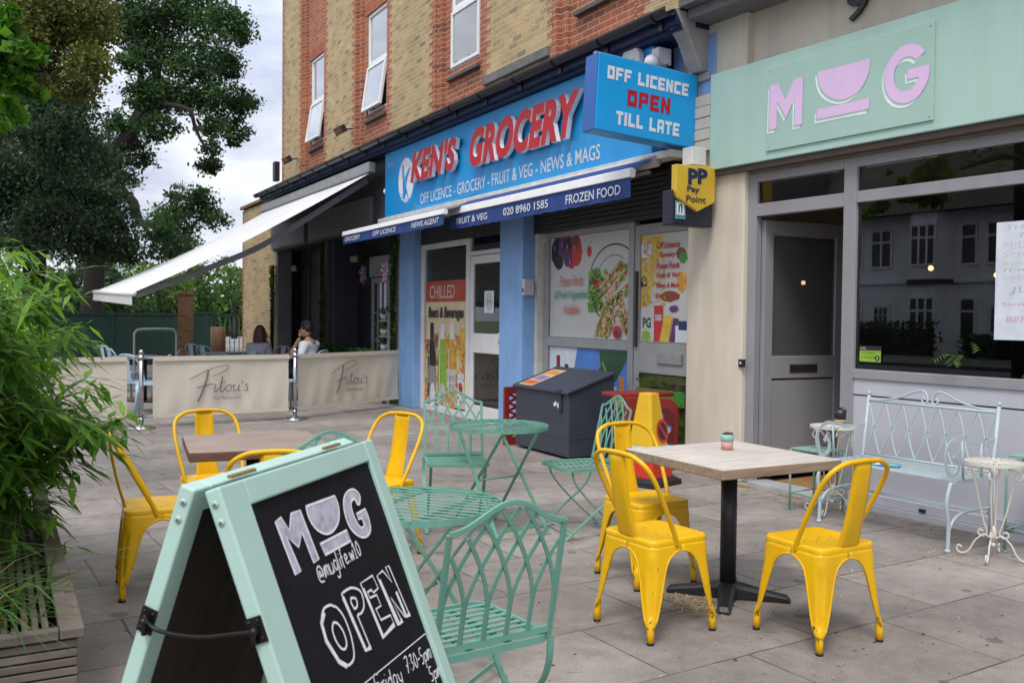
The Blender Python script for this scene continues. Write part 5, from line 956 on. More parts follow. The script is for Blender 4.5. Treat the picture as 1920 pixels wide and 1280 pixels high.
HAND = {'m': [[(0, 0), (.05, .55), (.1, .1), (.2, .55), (.3, .5), (.32, .05)], [(.32, .4), (.45, .55), (.55, .45), (.55, 0)]], 'u': [[(0, .55), (.02, .1), (.18, 0), (.36, .2), (.38, .55), (.4, 0)]], 'g': [[(.38, .5), (.15, .55), (.02, .3), (.15, .05), (.36, .2), (.38, .5), (.36, -.25), (.15, -.38), (.02, -.25)]], 'l': [[(.02, .95), (.02, .1), (.12, 0)]], 'i': [[(.02, .5), (.04, 0)], [(.02, .72), (.035, .75)]], 'f': [[(.3, .85), (.16, .9), (.12, .5), (.1, -.1)], [(0, .48), (.26, .5)]], 'e': [[(.02, .26), (.34, .32), (.2, .55), (.03, .35), (.12, .02), (.36, .1)]], '.': [[(0, 0), (.07, .09)]], 'w': [[(0, .5), (.1, 0), (.22, .42), (.34, 0), (.46, .52)]], '1': [[(0, .65), (.14, .85), (.14, 0)], [(0, 0), (.28, 0)]], '0': [[(.2, .85), (.02, .5), (.1, .05), (.3, .1), (.38, .5), (.2, .85)]], '@': [[(.42, .25), (.3, .48), (.18, .35), (.26, .18), (.42, .3), (.5, .15), (.62, .35), (.45, .72), (.15, .65), (.02, .3), (.15, -.05), (.5, -.08)]], '7': [[(0, .85), (.4, .85), (.12, 0)], [(.08, .4), (.34, .44)]], ':': [[(0, .1), (.03, .12)], [(0, .45), (.03, .47)]], '3': [[(.02, .8), (.3, .85), (.14, .5), (.36, .25), (.05, 0)]], '-': [[(0, .38), (.3, .38)]], '5': [[(.36, .88), (.06, .85), (.04, .5), (.32, .4), (.26, .05), (0, .02)]], 'p': [[(.02, .5), (.0, -.35)], [(.02, .4), (.3, .5), (.3, .1), (.02, .05)]], 'F': [[(.4, .9), (0, .88), (0, 0)], [(0, .48), (.3, .5)]], 'r': [[(0, .5), (.02, 0)], [(.02, .3), (.26, .52)]], 'd': [[(.34, .1), (.15, 0), (.02, .25), (.2, .5), (.34, .35)], [(.36, .9), (.36, 0)]], 'a': [[(.34, .45), (.15, .52), (.02, .25), (.15, 0), (.34, .15), (.35, .5), (.38, 0)]], 'y': [[(0, .5), (.12, .1), (.3, .1)], [(.36, .52), (.28, -.3), (.05, -.35)]], 'n': [[(0, .5), (.02, 0)], [(.02, .35), (.2, .52), (.32, .4), (.34, 0)]], 'o': [[(.2, .52), (.02, .25), (.18, 0), (.36, .25), (.2, .52)]], 's': [[(.3, .45), (.05, .42), (.28, .15), (.02, 0)]], ' ': []}
def hand(mb, s, p0, p1, hgt, wd, fr, w0, m=0):
    """handwriting along the line p0-p1 (u,v)"""
    adv = []; x = 0
    for ch in s: P = [q for st_ in HAND[ch] for q in st_]; wd_ = max([q[0] for q in P], default=.2); adv.append(x); x += wd_+.14
    d = Vector((p1[0]-p0[0], p1[1]-p0[1])); L_ = d.length; d.normalize(); n_ = Vector((-d.y, d.x)); k = L_/(x-.14)
    for ch, a in zip(s, adv):
        for st_ in HAND[ch]:
            P = [(p0[0]+d.x*(a+q[0])*k+n_.x*q[1]*hgt, p0[1]+d.y*(a+q[0])*k+n_.y*q[1]*hgt) for q in st_]; mb.stroke(crv(P, 4) if len(P) > 2 else P, wd, fr, w0, m)
ck.build('lettering', chalk, TA); ck = MB(); hand(ck, '@muglife.w10', z4(405, 640), z4(668, 468), .040, .0036, F1, -.0084); ck.build('lettering', chalk, TA); ck = MB(); hand(ck, '7:30-5pm', z4(960, 1220), z4(1112, 1120), .040, .0036, F1, -.0084); ck.build('lettering', chalk, TA); ck = MB(); hand(ck, 'Friday', z4(770, 1345), z4(930, 1268), .040, .0036, F1, -.0084); ck.build('lettering', chalk, TA); ck = MB(); hand(ck, '5pm', z4(1112, 1268), z4(1175, 1230), .036, .0036, F1, -.0084)
ck.stroke([z4(560, 1385), z4(1070, 966), z4(1240, 1350)], .0026, F1, -.0084)
trif(cf); cf.build('chalk_fill', chalkf, TA); ck.build('lettering', chalk, TA)
# ================================================================ BIN, CRATES, CONE
binm = pm('bin_charcoal', (.037, .043, .063), .5, .15, 3, .08, wear=(.085, .085, .09), wear_amt=.72)
T = thing('storage_bin', 'large charcoal lidded metal bin with a sloping lid outside the grocery', 'bin', (5.52, 8.22, 0), R(-4))
W2, Dp = .57, .55; e = MB(); fy = (Vector((0, -W2, 0)), Vector((1, 0, 0)), Vector((0, 0, 1)), Vector((0, 1, 0)))
e.prism([(0, .03), (Dp, .03), (Dp, .86), (0, .67)], 2*W2, fy); e.build('bin_body', binm, T, bevel=.006)
MB().box(-.004, Dp, -W2-.004, W2+.004, .215, .222).build('seam', pm('bin_seam', (.05, .053, .062), .5), T)
l = MB(); l.prism([(-.03, .672), (-.03, .70), (Dp, .895), (Dp, .866)], 2*W2+.05, (Vector((0, -W2-.025, 0)), *fy[1:])); l.build('lid', binm, T, bevel=.006)
MB().box(-.022, -.004, -W2+.13, -W2+.17, .47, .665).box(-.045, .02, -W2+.12, -W2+.18, .685, .715).build('hasp', pm('hasp_dark', (.03, .03, .035), .5), T, bevel=.003)
b = MB(); lf = (Vector((-.03, 0, .7015)), Vector((0, -1, 0)), Vector((.946, 0, .323)).normalized(), Vector((-.323, 0, .946)))
b.poly([(-.50, .03), (-.20, .03), (-.20, .50), (-.50, .50)], lf, .001, 1); b.poly([(-.48, .06), (-.22, .06), (-.22, .16), (-.48, .16)], lf, .002, 2); b.poly([(-.46, .2), (-.24, .18), (-.24, .30), (-.46, .32)], lf, .002, 3); b.poly([(-.47, .36), (-.23, .36), (-.23, .46), (-.47, .46)], lf, .002, 0)
fw_ = fr_w(.001, 0, 0)
for x, z in ((.28, .55), (.31, .56), (.36, .545)): b.poly([(x+.02*math.cos(t*1.05)*(.6+.6*RNG.random()), z+.03*math.sin(t*1.05)*(.5+.7*RNG.random())) for t in range(6)], fw_, .001, 4)
b.build('sticker', [pm('st_orange', (.6, .22, .05), .5), pm('st_cream', (.55, .40, .22), .5, .3, 20), pm('st_red', (.5, .1, .03), .5), pm('st_violet', (.2, .16, .35), .5, .4, 30), wht], T)
cr_red = pm('crate_red', (.22, .015, .013), .45, .15)
T = thing('folding_crate', 'red plastic lattice crate leaning behind the dark bin', 'crate', (5.66, 8.93, 0), R(-4)); b = MB()
b.box(-.16, .18, -.02, .02, 0, .09).box(-.16, .18, -.02, .02, .58, .66).box(-.16, -.10, -.02, .02, .09, .58).box(.12, .18, -.02, .02, .09, .58)
for k in range(5):
    for sg in (-1, 1): b.bar([(-.11, 0, .09+.098*k+(0 if sg > 0 else .098)), (.13, 0, .09+.098*k+(.098 if sg > 0 else 0))], .03, .02, (0, 1, 0))
b.build('crate_lattice', cr_red, T)
T = thing('ice_cream_stand', 'red plastic display stand with round drink badges behind the yellow cone', 'stand', (5.90, 6.86, 0), R(-4)); b = MB()
b.prism([(-.38, 0), (.22, 0), (.22, .60), (.13, .69), (-.38, .72)], .10, (Vector((0, -.14, 0)), Vector((1, 0, 0)), Vector((0, 0, 1)), Vector((0, 1, 0)))); b.box(-.42, .22, -.06, .26, .70, .745); b.build('stand_body', cr_red, T, bevel=.015)
b = MB(); f_ = fr_s(0, -.142, 0)
b.prism([(-.30, .08), (.16, .08), (.16, .54), (.08, .6), (-.30, .6)], .003, f_, 0, 0)
for x, z, c in ((-.02, .52, 1), (-.1, .40, 1), (.08, .40, 1), (.0, .29, 3), (-.1, .2, 2), (.1, .22, 1), (.03, .14, 2)): b.poly([(x+.05*math.cos(t*.5), z+.04*math.sin(t*.5)) for t in range(12)], f_, .004, c); b.poly([(x+.026*math.cos(t*.5), z-.012+.03*math.sin(t*.5)) for t in range(12)], f_, .005, 2 if c == 1 else 3)
b.build('badge_panel', [pm('badge_maroon', (.10, .01, .012), .5), pm('badge_blue', (.05, .12, .45), .4), pm('badge_pale', (.5, .5, .4), .4), pm('badge_gold', (.5, .35, .08), .4)], T)
T = thing('traffic_cone', 'yellow and red no waiting cone on a black base by the cream pillar', 'cone', (5.36, 6.28, 0), R(14))
def frus(mb, a0, a1, z0, z1, m=0, r_=.03):
    A = [(x, y, z0) for x, y in rsq(a0, min(r_, a0*.4), 3)]; B_ = [(x, y, z1) for x, y in rsq(a1, min(r_, a1*.4), 3)]; n = len(A); mb.add(A+B_, [(j, (j+1) % n, n+(j+1) % n, n+j) for j in range(n)]+[tuple(range(n))[::-1], tuple(range(n, 2*n))], m)
b = MB(); frus(b, .225, .22, 0, .045, 0); frus(b, .21, .17, .045, .075, 0); b.build('base', rub, T, bevel=.004)
b = MB(); frus(b, .165, .145, .075, .26, 0); b.build('red_skirt', pm('cone_red', (.55, .03, .015), .45, .12), T)
b = MB(); frus(b, .147, .138, .261, .34, 0); b.build('white_band', pm('cone_white', (.6, .6, .58), .6, .2, 14, .1, wear=(.12, .12, .12), wear_amt=.66), T)
b = MB(); frus(b, .130, .068, .341, .80, 0); b.build('cone_body', pm('cone_yellow', (.66, .40, .01), .42, .1, 4, .05), T, bevel=.006)
b = MB(); tl = math.atan2(.130-.068, .46); fc = (Vector((.02, -.131, .341)), Vector((1, 0, 0)), Vector((0, math.sin(tl), math.cos(tl))), Vector((0, -math.cos(tl), math.sin(tl))))
b.poly([(.03+.088*math.cos(t), .13+.105*math.sin(t)) for t in [i*.25 for i in range(25)]], fc, .003, 0); b.poly([(.03+.062*math.cos(t), .13+.078*math.sin(t)) for t in [i*.25 for i in range(25)]], fc, .0045, 1); b.poly([(-.028, .19), (-.012, .205), (.088, .07), (.072, .055)], fc, .006, 0)
b.build('no_waiting_roundel', [pm('roundel_red', (.6, .03, .02), .4), pm('roundel_navy', (.015, .02, .04), .4)], T)
T = thing('wall_socket_box', 'small white electrical box on the blue pier', 'box', bw(2.97, -.02, 1.72), -BA); MB().box(-.14, .0, -.06, .0, 0, .2).build('box_body', pm('socket_white', (.5, .5, .5), .5), T, bevel=.006); MB().box(-.15, -.14, -.04, -.02, .04, .08).build('switch', black, T)
T = thing('door_latch', 'small black latch plate on the edge of the cream pillar', 'latch', (6.115, 5.915, 1.03), 0); MB().box(-.01, .02, -.03, .03, 0, .07).build('latch_plate', black, T, bevel=.003); MB().sphere((-.012, 0, .035), .012).build('latch_pin', pm('latch_pale', (.5, .5, .5), .4), T)

# ================================================================ BARRIERS OF THE RESTAURANT TERRACE
chrome = pm('chrome', (.55, .55, .56), .12, .05, 5, .0, metal=1.0); cloth = pm('banner_cloth', (.60, .55, .46), .85, .04, 1.5, .25); ink = pm('banner_ink', (.17, .15, .17), .8)
def bpost(p, label):
    T = thing('barrier_post', label, 'post', p, 0, 'chrome barrier posts')
    MB().lathe([(.175, 0), (.175, .012), (.165, .022), (.04, .034), (.03, .05)], 32).build('base', chrome, T); MB().tube([(0, 0, .04), (0, 0, .95)], .026, 16).lathe([(.03, .945), (.032, .965), (.02, .985), (.001, .99)], 16).lathe([(.034, .87), (.034, .91)], 16).lathe([(.034, .10), (.034, .13)], 16).build('pole', chrome, T); return T
PA, PB_, PC = gr(265, 803), gr(553, 786), bw(6.85, .12)
pz = bpost(PA, 'chrome barrier post beside the plain banner near the bamboo'); bpost(PB_, 'chrome barrier post between the two banners with handwritten lettering')
PL = PA+(PA-PB_).normalized()*2.05+Vector((0, .2, 0))
bpost(PL, 'chrome barrier post hidden by the bamboo at the end of the plain banner')
def banner(p, q, label, g0, g1, letter=True):
    d = (q-p); L_ = d.length; d.normalize(); T = thing('banner', label, 'banner', p, math.atan2(d.y, d.x), 'cream barrier banners'); c = MB(); k, r_ = 40, 12; a, b_ = g0, L_-g1; H0, H1 = .13, .90
    def P(i, j):
        u = a+(b_-a)*i/k; v = j/r_; return (u, .012*math.sin(u*5.1+v*2)*math.sin(math.pi*v)+.005*math.sin(u*23+v*4)*v, H0+(H1-H0)*(1-v)-.008*math.sin(math.pi*i/k)*v)
    for i in range(k):
        for j in range(r_): c.add([P(i, j), P(i+1, j), P(i+1, j+1), P(i, j+1)], [(0, 1, 2, 3)], 0, True)
    c.build('cloth', cloth, T)
    for z0, z1 in ((.845, .905), (.125, .18)):
        h = MB()
        for i in range(k):
            u0, u1 = a+(b_-a)*i/k, a+(b_-a)*(i+1)/k; h.add([(u0, -.021, z0), (u1, -.021, z0), (u1, -.021, z1), (u0, -.021, z1), ], [(0, 1, 2, 3)], 0, True)
        h.build('hem', cloth, T)
    MB().tube([(.03, 0, .885), (L_-.03, 0, .885)], .011, 8).build('rail', chrome, T); MB().tube([(.03, 0, .15), (L_-.03, 0, .15)], .009, 8).build('rail', chrome, T)
    if letter:
        m = (a+b_)/2; S = (b_-a); f_ = (Vector((m-.32, -.026, .33)), Vector((1, 0, 0)), Vector((0, 0, 1)), Vector((0, -1, 0))); t = MB(); lw = .010
        for Q, w_ in (([(-.16, .29), (.08, .40), (.34, .475), (.47, .47), (.40, .40), (.2, .33)], lw*.8), ([(.14, .42), (.10, .26), (.02, .06), (-.03, -.02)], lw*1.9), ([(-.04, .17), (.08, .20), (.22, .225)], lw), ([(.26, .22), (.235, .12), (.27, .11), (.30, .15)], lw), ([(.275, .275), (.283, .283)], lw), ([(.30, .14), (.34, .2), (.37, .33), (.335, .13), (.37, .11), (.41, .16)], lw), ([(.32, .235), (.42, .25)], lw*.8), ([(.46, .2), (.42, .16), (.44, .11), (.49, .12), (.51, .18), (.46, .2)], lw), ([(.51, .18), (.55, .19), (.56, .2), (.545, .13), (.57, .11), (.62, .14), (.635, .2), (.63, .12), (.66, .11)], lw), ([(.70, .25), (.685, .205)], lw), ([(.80, .2), (.745, .195), (.775, .155), (.77, .11), (.715, .115)], lw)):
            t.stroke([(v.x*.82, v.y*.92) for v in cr([Vector((*q, 0)) for q in Q], 6)] if len(Q) > 2 else [(x*.82, y*.92) for x, y in Q], w_*1.25, f_, 0)
        text(t, 'Thai Restaurant', (.17, -.005, .55, .043), f_); t.build('lettering', ink, T)
    return T
banner(PL, PA, 'plain cream barrier banner half hidden behind the bamboo', .1, .17, False); banner(PA, PB_, 'cream lettered barrier banner hung between two chrome posts', .14, .10); banner(PB_, PC, 'cream lettered barrier banner ending at the blue pier', .06, .10)

# ================================================================ RESTAURANT TERRACE: chairs, tables, people
pbl = pm('pale_blue_chair', (.33, .45, .55), .4, .08); 
def simple_chair(label):
    T = thing('metal_chair', label, 'chair', (0, 0, 0), 0, 'pale blue metal chairs of the restaurant')
    s = MB(); s.add([(x, y, .45) for x, y in rsq(.18, .05, 4)]+[(x, y, .43) for x, y in rsq(.183, .05, 4)], [tuple(range(20))]+[(j, 20+j, 20+(j+1) % 20, (j+1) % 20) for j in range(20)]); s.build('seat', pbl, T)
    for x in (-1, 1):
        for y in (-1, 1): MB().tube([(x*.16, y*.16, .43), (x*.17, y*.17, .3), (x*.2, y*.2, 0)], [.035, .026, .014], 8).build('leg', pbl, T)
    MB().tube(cr([Vector(p) for p in ((.17, -.04, .44), (.195, -.16, .68), (.15, -.23, .82), (0, -.25, .85), (-.15, -.23, .82), (-.195, -.16, .68), (-.17, -.04, .44))], 6), .012, 8).build('back_hoop', pbl, T)
    b = MB(); b.bar([(0, -.18, .44), (0, -.25, .84)], .11, .004, (0, 1, 0)); b.build('back_splat', pbl, T); return T
def atz(px, depth, z=0.): p = at(px, 600, depth); return Vector((p.x, p.y, z))
S0_ = simple_chair('pale blue metal chair standing in the gap by the chrome post near the bamboo'); S0_.location = atz(262, 13.6); S0_.rotation_euler = (0, 0, R(-60))
for px, dp, a, lb in ((232, 15.5, -80, 'pale blue chair back just showing over the plain banner, nearer of two'), (215, 17, -70, 'pale blue chair back just showing over the plain banner, farther of two'), (310, 15.8, 75, 'pale blue metal chair under the silver steel hoop'), (375, 18.5, -60, 'pale blue metal chair just past the brick gatepost'), (398, 17.5, -60, 'pale blue metal chair by the wooden stump post'), (542, 14.2, 20, 'pale blue metal chair seen in the gap beside the second chrome post'), (285, 13.3, 70, 'pale blue metal chair cut by the edge of the lettered banner'), (515, 17.4, 120, 'pale blue metal chair between the seated woman and the wall')): dup(S0_, atz(px, dp), R(a), lb)
def sq_table(label, loc, rz):
    T = thing('terrace_table', label, 'table', loc, rz, 'restaurant terrace tables'); MB().box(-.36, .36, -.36, .36, .71, .745).build('tabletop', pm('grey_top', (.25, .26, .27), .5), T, bevel=.004); MB().tube([(0, 0, .02), (0, 0, .71)], .03, 10).box(-.22, .22, -.22, .22, 0, .02).build('column', castm, T)
sq_table('grey square restaurant table before the silver steel hoop', atz(272, 15.2), R(20)); sq_table('grey square restaurant table between the gatepost and the woman', atz(430, 17.0), R(25)); sq_table('dark square restaurant table between the seated woman and man', atz(532, 15.8), R(28))
skin_m = pm('skin', (.42, .24, .16), .5, .08, 12, .05); hair_m = pm('dark_hair', (.012, .009, .008), .55, .4, 40, .4); hairb = pm('brown_hair', (.07, .028, .018), .5, .35, 40, .4); teew = pm('white_tee', (.66, .67, .74), .85, .06, 5, .2); teeg = pm('grey_top_cloth', (.34, .35, .42), .85, .08, 5, .2); jean = pm('dark_trousers', (.03, .035, .05), .85)
def skin(name, pts, edges, mat_, parent, sub=2, root=0):
    me = bpy.data.meshes.new(name); me.from_pydata([p[:3] for p in pts], edges, []); o = bpy.data.objects.new(name, me); COL.objects.link(o); o.parent = parent; me.materials.append(mat_)
    m = o.modifiers.new('skin', 'SKIN'); m.use_smooth_shade = True
    if not me.skin_vertices: me.attributes.new  # the modifier adds the layer
    for sv, p in zip(me.skin_vertices[0].data, pts): sv.radius = (p[3], p[4] if len(p) > 4 else p[3])
    me.skin_vertices[0].data[root].use_root = True; s = o.modifiers.new('sub', 'SUBSURF'); s.levels = s.render_levels = sub; return o
def person(label, loc, rz, shirt, hair, female, hand_to_face):
    """seated person facing +y, hips at z=.5"""
    T = thing('person', label, 'person', loc, rz)
    A = [(0, 0, .52, .15, .12), (0, .01, .68, .14, .10), (0, .03, .84, .16, .11), (0, .05, .96, .15, .09), (0, .06, 1.03, .06, .06), (0, .075, 1.08, .055, .055)]
    sh = .155 if female else .185
    for sg in (-1, 1): A += [(sg*sh, .04, .95, .065), (sg*(sh+.03), .08, .72, .05)]
    if hand_to_face: A += [(-.03, .36, .80, .04), (-.02, .20, 1.06, .034), (.17, .32, .74, .04), (.02, .42, .76, .034)]
    else: A += [(-.17, .33, .74, .038), (-.02, .42, .76, .032), (.12, .30, .86, .036), (.06, .24, 1.06, .03)]
    n0 = 6; E = [(0, 1), (1, 2), (2, 3), (3, 4), (4, 5), (3, 6), (6, 7), (3, 8), (8, 9), (7, 10), (10, 11), (9, 12), (12, 13)]
    L0 = len(A)
    for sg in (-1, 1): A += [(sg*.10, .08, .50, .085), (sg*.12, .45, .50, .065), (sg*.12, .47, .10, .045), (sg*.12, .58, .04, .04)]
    for q in (0, 1): b = L0+4*q; E += [(0, b), (b, b+1), (b+1, b+2), (b+2, b+3)]
    body = skin('body', A, E, skin_m, T)
    # clothes: a shirt over torso and upper arms, trousers over the legs
    k = 1.2; S_ = [(*p[:3], *(r_*k for r_ in p[3:])) for p in A[:4]]+[(0, .055, 1.0, .075, .07)]
    for j in (6, 7, 8, 9): p = A[j]; S_.append((*p[:3], p[3]*1.38))
    skin('shirt', S_, [(0, 1), (1, 2), (2, 3), (3, 4), (3, 5), (5, 6), (3, 7), (7, 8)], shirt, T)
    Tr = [(0, .0, .50, .155, .13)]; ET = []
    for q, sg in enumerate((-1, 1)): Tr += [(sg*.10, .08, .50, .095), (sg*.12, .45, .50, .075), (sg*.12, .47, .14, .055)]; ET += [(0, 1+3*q), (1+3*q, 2+3*q), (2+3*q, 3+3*q)]
    skin('trousers', Tr, ET, jean, T)
    h = MB(); hc = Vector((0, .10, 1.185)); h.sphere(hc, .1, 0, 20, (.76, .95, 1.16)); h.sphere(hc+Vector((0, .035, -.055)), .07, 0, 14, (.8, .85, .9)); h.sphere(hc+Vector((0, .10, -.015)), .018, 0, 8, (.8, 1.1, 1.4))
    for sg in (-1, 1): h.sphere(hc+Vector((sg*.078, -.01, -.01)), .022, 0, 8, (.4, .8, 1.3)); h.sphere(hc+Vector((sg*.032, .083, .012)), .010, 1, 8); h.bar([hc+Vector((sg*.018, .09, .032)), hc+Vector((sg*.05, .08, .034))], .006, .006, (0, 0, 1), 1)
    h.bar([hc+Vector((-.022, .088, -.058)), hc+Vector((.022, .088, -.058))], .006, .006, (0, 0, 1), 2); h.build('head', [skin_m, hair_m, pm('lips', (.3, .1, .08), .5)], T)
    # hands: palm and five fingers, curled
    hd = MB()
    for (c, dr) in (((Vector(A[11][:3]), Vector((.0, .0, 1.)) if hand_to_face else Vector((1, .2, 0))), (Vector(A[13][:3]), Vector((-1, .3, 0)) if hand_to_face else Vector((0, -.2, 1))))):
        dr = dr.normalized(); sd = dr.orthogonal().normalized(); up_ = dr.cross(sd); hd.sphere(c+dr*.045, .04, 0, 10, (.85, .85, .9))
        for f in range(4): b0 = c+dr*.075+sd*(.024-.016*f); hd.tube([b0, b0+dr*.03+up_*.006, b0+dr*(.046+.006*(f in (1, 2)))+up_*.024], [.009, .008, .007], 7)
        b0 = c+dr*.03+sd*.034; hd.tube([b0, b0+sd*.018+dr*.02, b0+sd*.016+dr*.045+up_*.01], [.011, .009, .008], 7)
    hd.build('hands', skin_m, T, smooth_all=True)
    hr = MB()
    if female:
        hr.sphere(hc+Vector((0, -.018, .02)), .108, 0, 18, (.86, .96, 1.12))
        for q in range(70): a = R(180+(q/69-.5)*230); r0 = .085+.02*RNG.random(); x, y = r0*math.sin(a)*.95, -r0*math.cos(a)*-1*.9; hr.tube([hc+Vector((x*.8, y*.8-.02, .06)), hc+Vector((x, y-.02, -.05)), hc+Vector((x*1.05, y-.035, -.15)), hc+Vector((x*.9, y-.03, -.23-.05*RNG.random()))], [.016, .016, .013, .003], 5)
    else:
        hr.sphere(hc+Vector((0, -.022, .045)), .104, 0, 18, (.84, .98, 1.05))
        for q in range(190): a, b_ = RNG.random()*6.28, RNG.random()*1.1; v = Vector((math.sin(b_)*math.cos(a)*.8, math.sin(b_)*math.sin(a)*.95, math.cos(b_)*1.05)); p = hc+Vector((0, -.005, .05))+v*.098; hr.sphere(p, .018+.014*RNG.random(), 0, 6)
    hr.build('hair', hair, T, smooth_all=True)
    return T
dm = (at(572, 600, 15.6)); dw_ = (at(484, 600, 16.2))
ang = math.atan2(dw_.y-dm.y, dw_.x-dm.x)
person('man in a white t-shirt seated at the terrace with a hand at his mouth', (dm.x+.13, dm.y+.05, .0), R(42), teew, hair_m, False, True).scale = (1, 1, 1)
person('woman with long brown hair in a grey top seated with her back turned', (dw_.x, dw_.y, -.06), R(-38), teeg, hairb, True, False)
for lb, px, dp, a in (('pale blue metal chair under the seated man', 0, 0, 0), ('pale blue metal chair under the seated woman', 1, 0, 0)):
    o_ = dm if px == 0 else dw_; dup(S0_, (o_.x+(.13 if px == 0 else 0), o_.y+(.05 if px == 0 else 0), -.02 if px else .0), R(42) if px == 0 else R(-38), lb)

# ================================================================ HEATERS, IVY, BUNTING ON THE RESTAURANT
def heater(label, s, o, z, tilt, yaw=0.):
    T = fthing('patio_heater', label, 'heater', s, o, z, 'wall mounted patio heaters'); M = Matrix.Rotation(yaw, 4, 'Z') @ Matrix.Rotation(R(tilt), 4, 'Y')
    b = MB(); b.box(-.07, .02, -.22, .22, -.07, .07, 0, M); b.build('heater_body', pm('heater_black', (.02, .018, .018), .5), T, bevel=.008); MB().box(-.076, -.071, -.19, .19, -.05, .05, 0, M).build('grille', pm('heater_grille', (.20, .08, .045), .35, .4, 30), T)
    MB().tube([(0, 0, 0), (.12, 0, .02), (.22, 0, .04)], .014, 8).build('bracket', black, T)
s, z = sb(640, 243, .22); heater('slim patio heater on the yellow brick between two open windows', s, .22, z, -30)
s, z = sb(540, 299, .22); heater('patio heater at the far corner of the brick wall above the gutter', s, .22, z, -30)
s, z = sb(670, 485, -.2); heater('patio heater inside the restaurant front above the pale door', s, -.2, z, -10)
s, z = sb(556, 503, -.2); heater('patio heater inside the far bay of the restaurant front', s, -.2, z, -10)
T = fthing('wall_speaker', 'narrow black box on the far corner of the brick wall', 'box', 14.75, .10, 4.55); MB().box(-.06, .06, -.1, .1, 0, .45).build('speaker_body', black, T, bevel=.01)
ivy_m = [leafmat('ivy_dark', (.025, .055, .015)), leafmat('ivy_mid', (.06, .12, .03))]
def leaf_quads(C_, size, nrm=None, flat=.0, asp=.55, seed=None):
    """one diamond leaf per centre; C_ (n,3), size (n,)"""
    n = len(C_); d = RNG.normal(size=(n, 3)); d /= np.linalg.norm(d, axis=1)[:, None]; e = RNG.normal(size=(n, 3))
    if nrm is not None: d = d*(1-flat)+np.asarray(nrm)*flat; d /= np.linalg.norm(d, axis=1)[:, None]
    x = np.cross(d, e); x /= np.linalg.norm(x, axis=1)[:, None]; y = np.cross(d, x); s = size[:, None]
    return np.stack([C_-x*s*.5, C_-y*s*asp*.5+d*s*.08, C_+x*s*.5, C_+y*s*asp*.5+d*s*.08], axis=1)
def ivy(label, s, o, zmax, n, wd=.16):
    T = fthing('ivy', label, 'climbing plant', s, o, 0); z = RNG.random(n)*zmax; wv = wd*(.6+.5*np.sin(z*2.3+s)); c = np.stack([-.05*RNG.random(n)-.02, RNG.normal(size=n)*wv*.5, z], 1)
    quads('leaves', leaf_quads(c, .05+.05*RNG.random(n)), ivy_m, RNG.integers(0, 2, n), T); st = MB()
    for k in range(4): st.tube(cr([Vector((-.01, .04*(k-1.5)+.04*math.sin(k+j*1.3), zmax*j/6)) for j in range(7)], 4), .007, 5)
    st.build('stem', pm('ivy_stem', (.06, .045, .03), .9), T)
ivy('ivy trailing down the grey post beside the blue pier', 7.25, .08, 2.95, 900); ivy('ivy climbing the pillar between the restaurant bays', 11.08, .08, 2.9, 700, .14); ivy('ivy on the brick edge at the far end of the restaurant', 14.95, .09, 2.6, 1100, .2)
T = fthing('bunting', 'red white and blue flag rosettes hung over the restaurant door', 'bunting', 8.7, -.1, 2.05); b = MB()
for cy in (-.55, .55):
    for q in range(34):
        a = q*2*math.pi/34; r_ = .12+.10*RNG.random(); b.add([(-.02*RNG.random(), cy, .15), (-.03, cy+r_*math.cos(a), .15+r_*math.sin(a)), (-.03, cy+r_*math.cos(a+.13), .15+r_*math.sin(a+.13))], [(0, 1, 2)], q % 3)
b.build('flag_rosettes', [pm('flag_red', (.45, .02, .03), .7), pm('flag_white', (.55, .55, .58), .7), pm('flag_blue', (.03, .05, .25), .7)], T)
T = fthing('trellis_planter', 'tall wire plant rack with pots against the restaurant post', 'plant rack', 7.35, .2, 0); b = MB()
for y in (-.1, .1): b.box(-.02, .02, y-.012, y+.012, 0, 1.5)
for k in range(6): b.box(-.09, .02, -.11, .11, .1+.25*k, .12+.25*k)
b.build('rack', pm('rack_grey', (.2, .2, .2), .7), T); p_ = MB()
for k in range(6): p_.lathe([(.05, .12+.25*k), (.065, .22+.25*k), (.055, .22+.25*k), (.001, .2+.25*k)], 12, 0, Matrix.Translation((-.04, 0, 0)))
p_.build('pots', pm('pots_grey', (.28, .27, .26), .8), T); n = 420; zz = np.repeat(.24+.25*np.arange(6), 70); quads('foliage', leaf_quads(np.stack([-.04+RNG.normal(size=n)*.05, RNG.normal(size=n)*.06, zz+RNG.random(n)*.09], 1), .04+.03*RNG.random(n)), ivy_m, RNG.integers(0, 2, n), T)
T = fthing('hedge_trough', 'low dark green hedge in a trough before the restaurant door', 'hedge', 9.4, .25, 0); MB().box(-.18, .18, -1.6, 1.6, 0, .5).build('trough', pm('trough_dark', (.03, .03, .03), .7), T, bevel=.01); n = 2600; quads('foliage', leaf_quads(np.stack([RNG.normal(size=n)*.12, RNG.random(n)*3.3-1.65, .5+.38*RNG.random(n)], 1), .05+.04*RNG.random(n)), ivy_m, RNG.integers(0, 2, n), T)

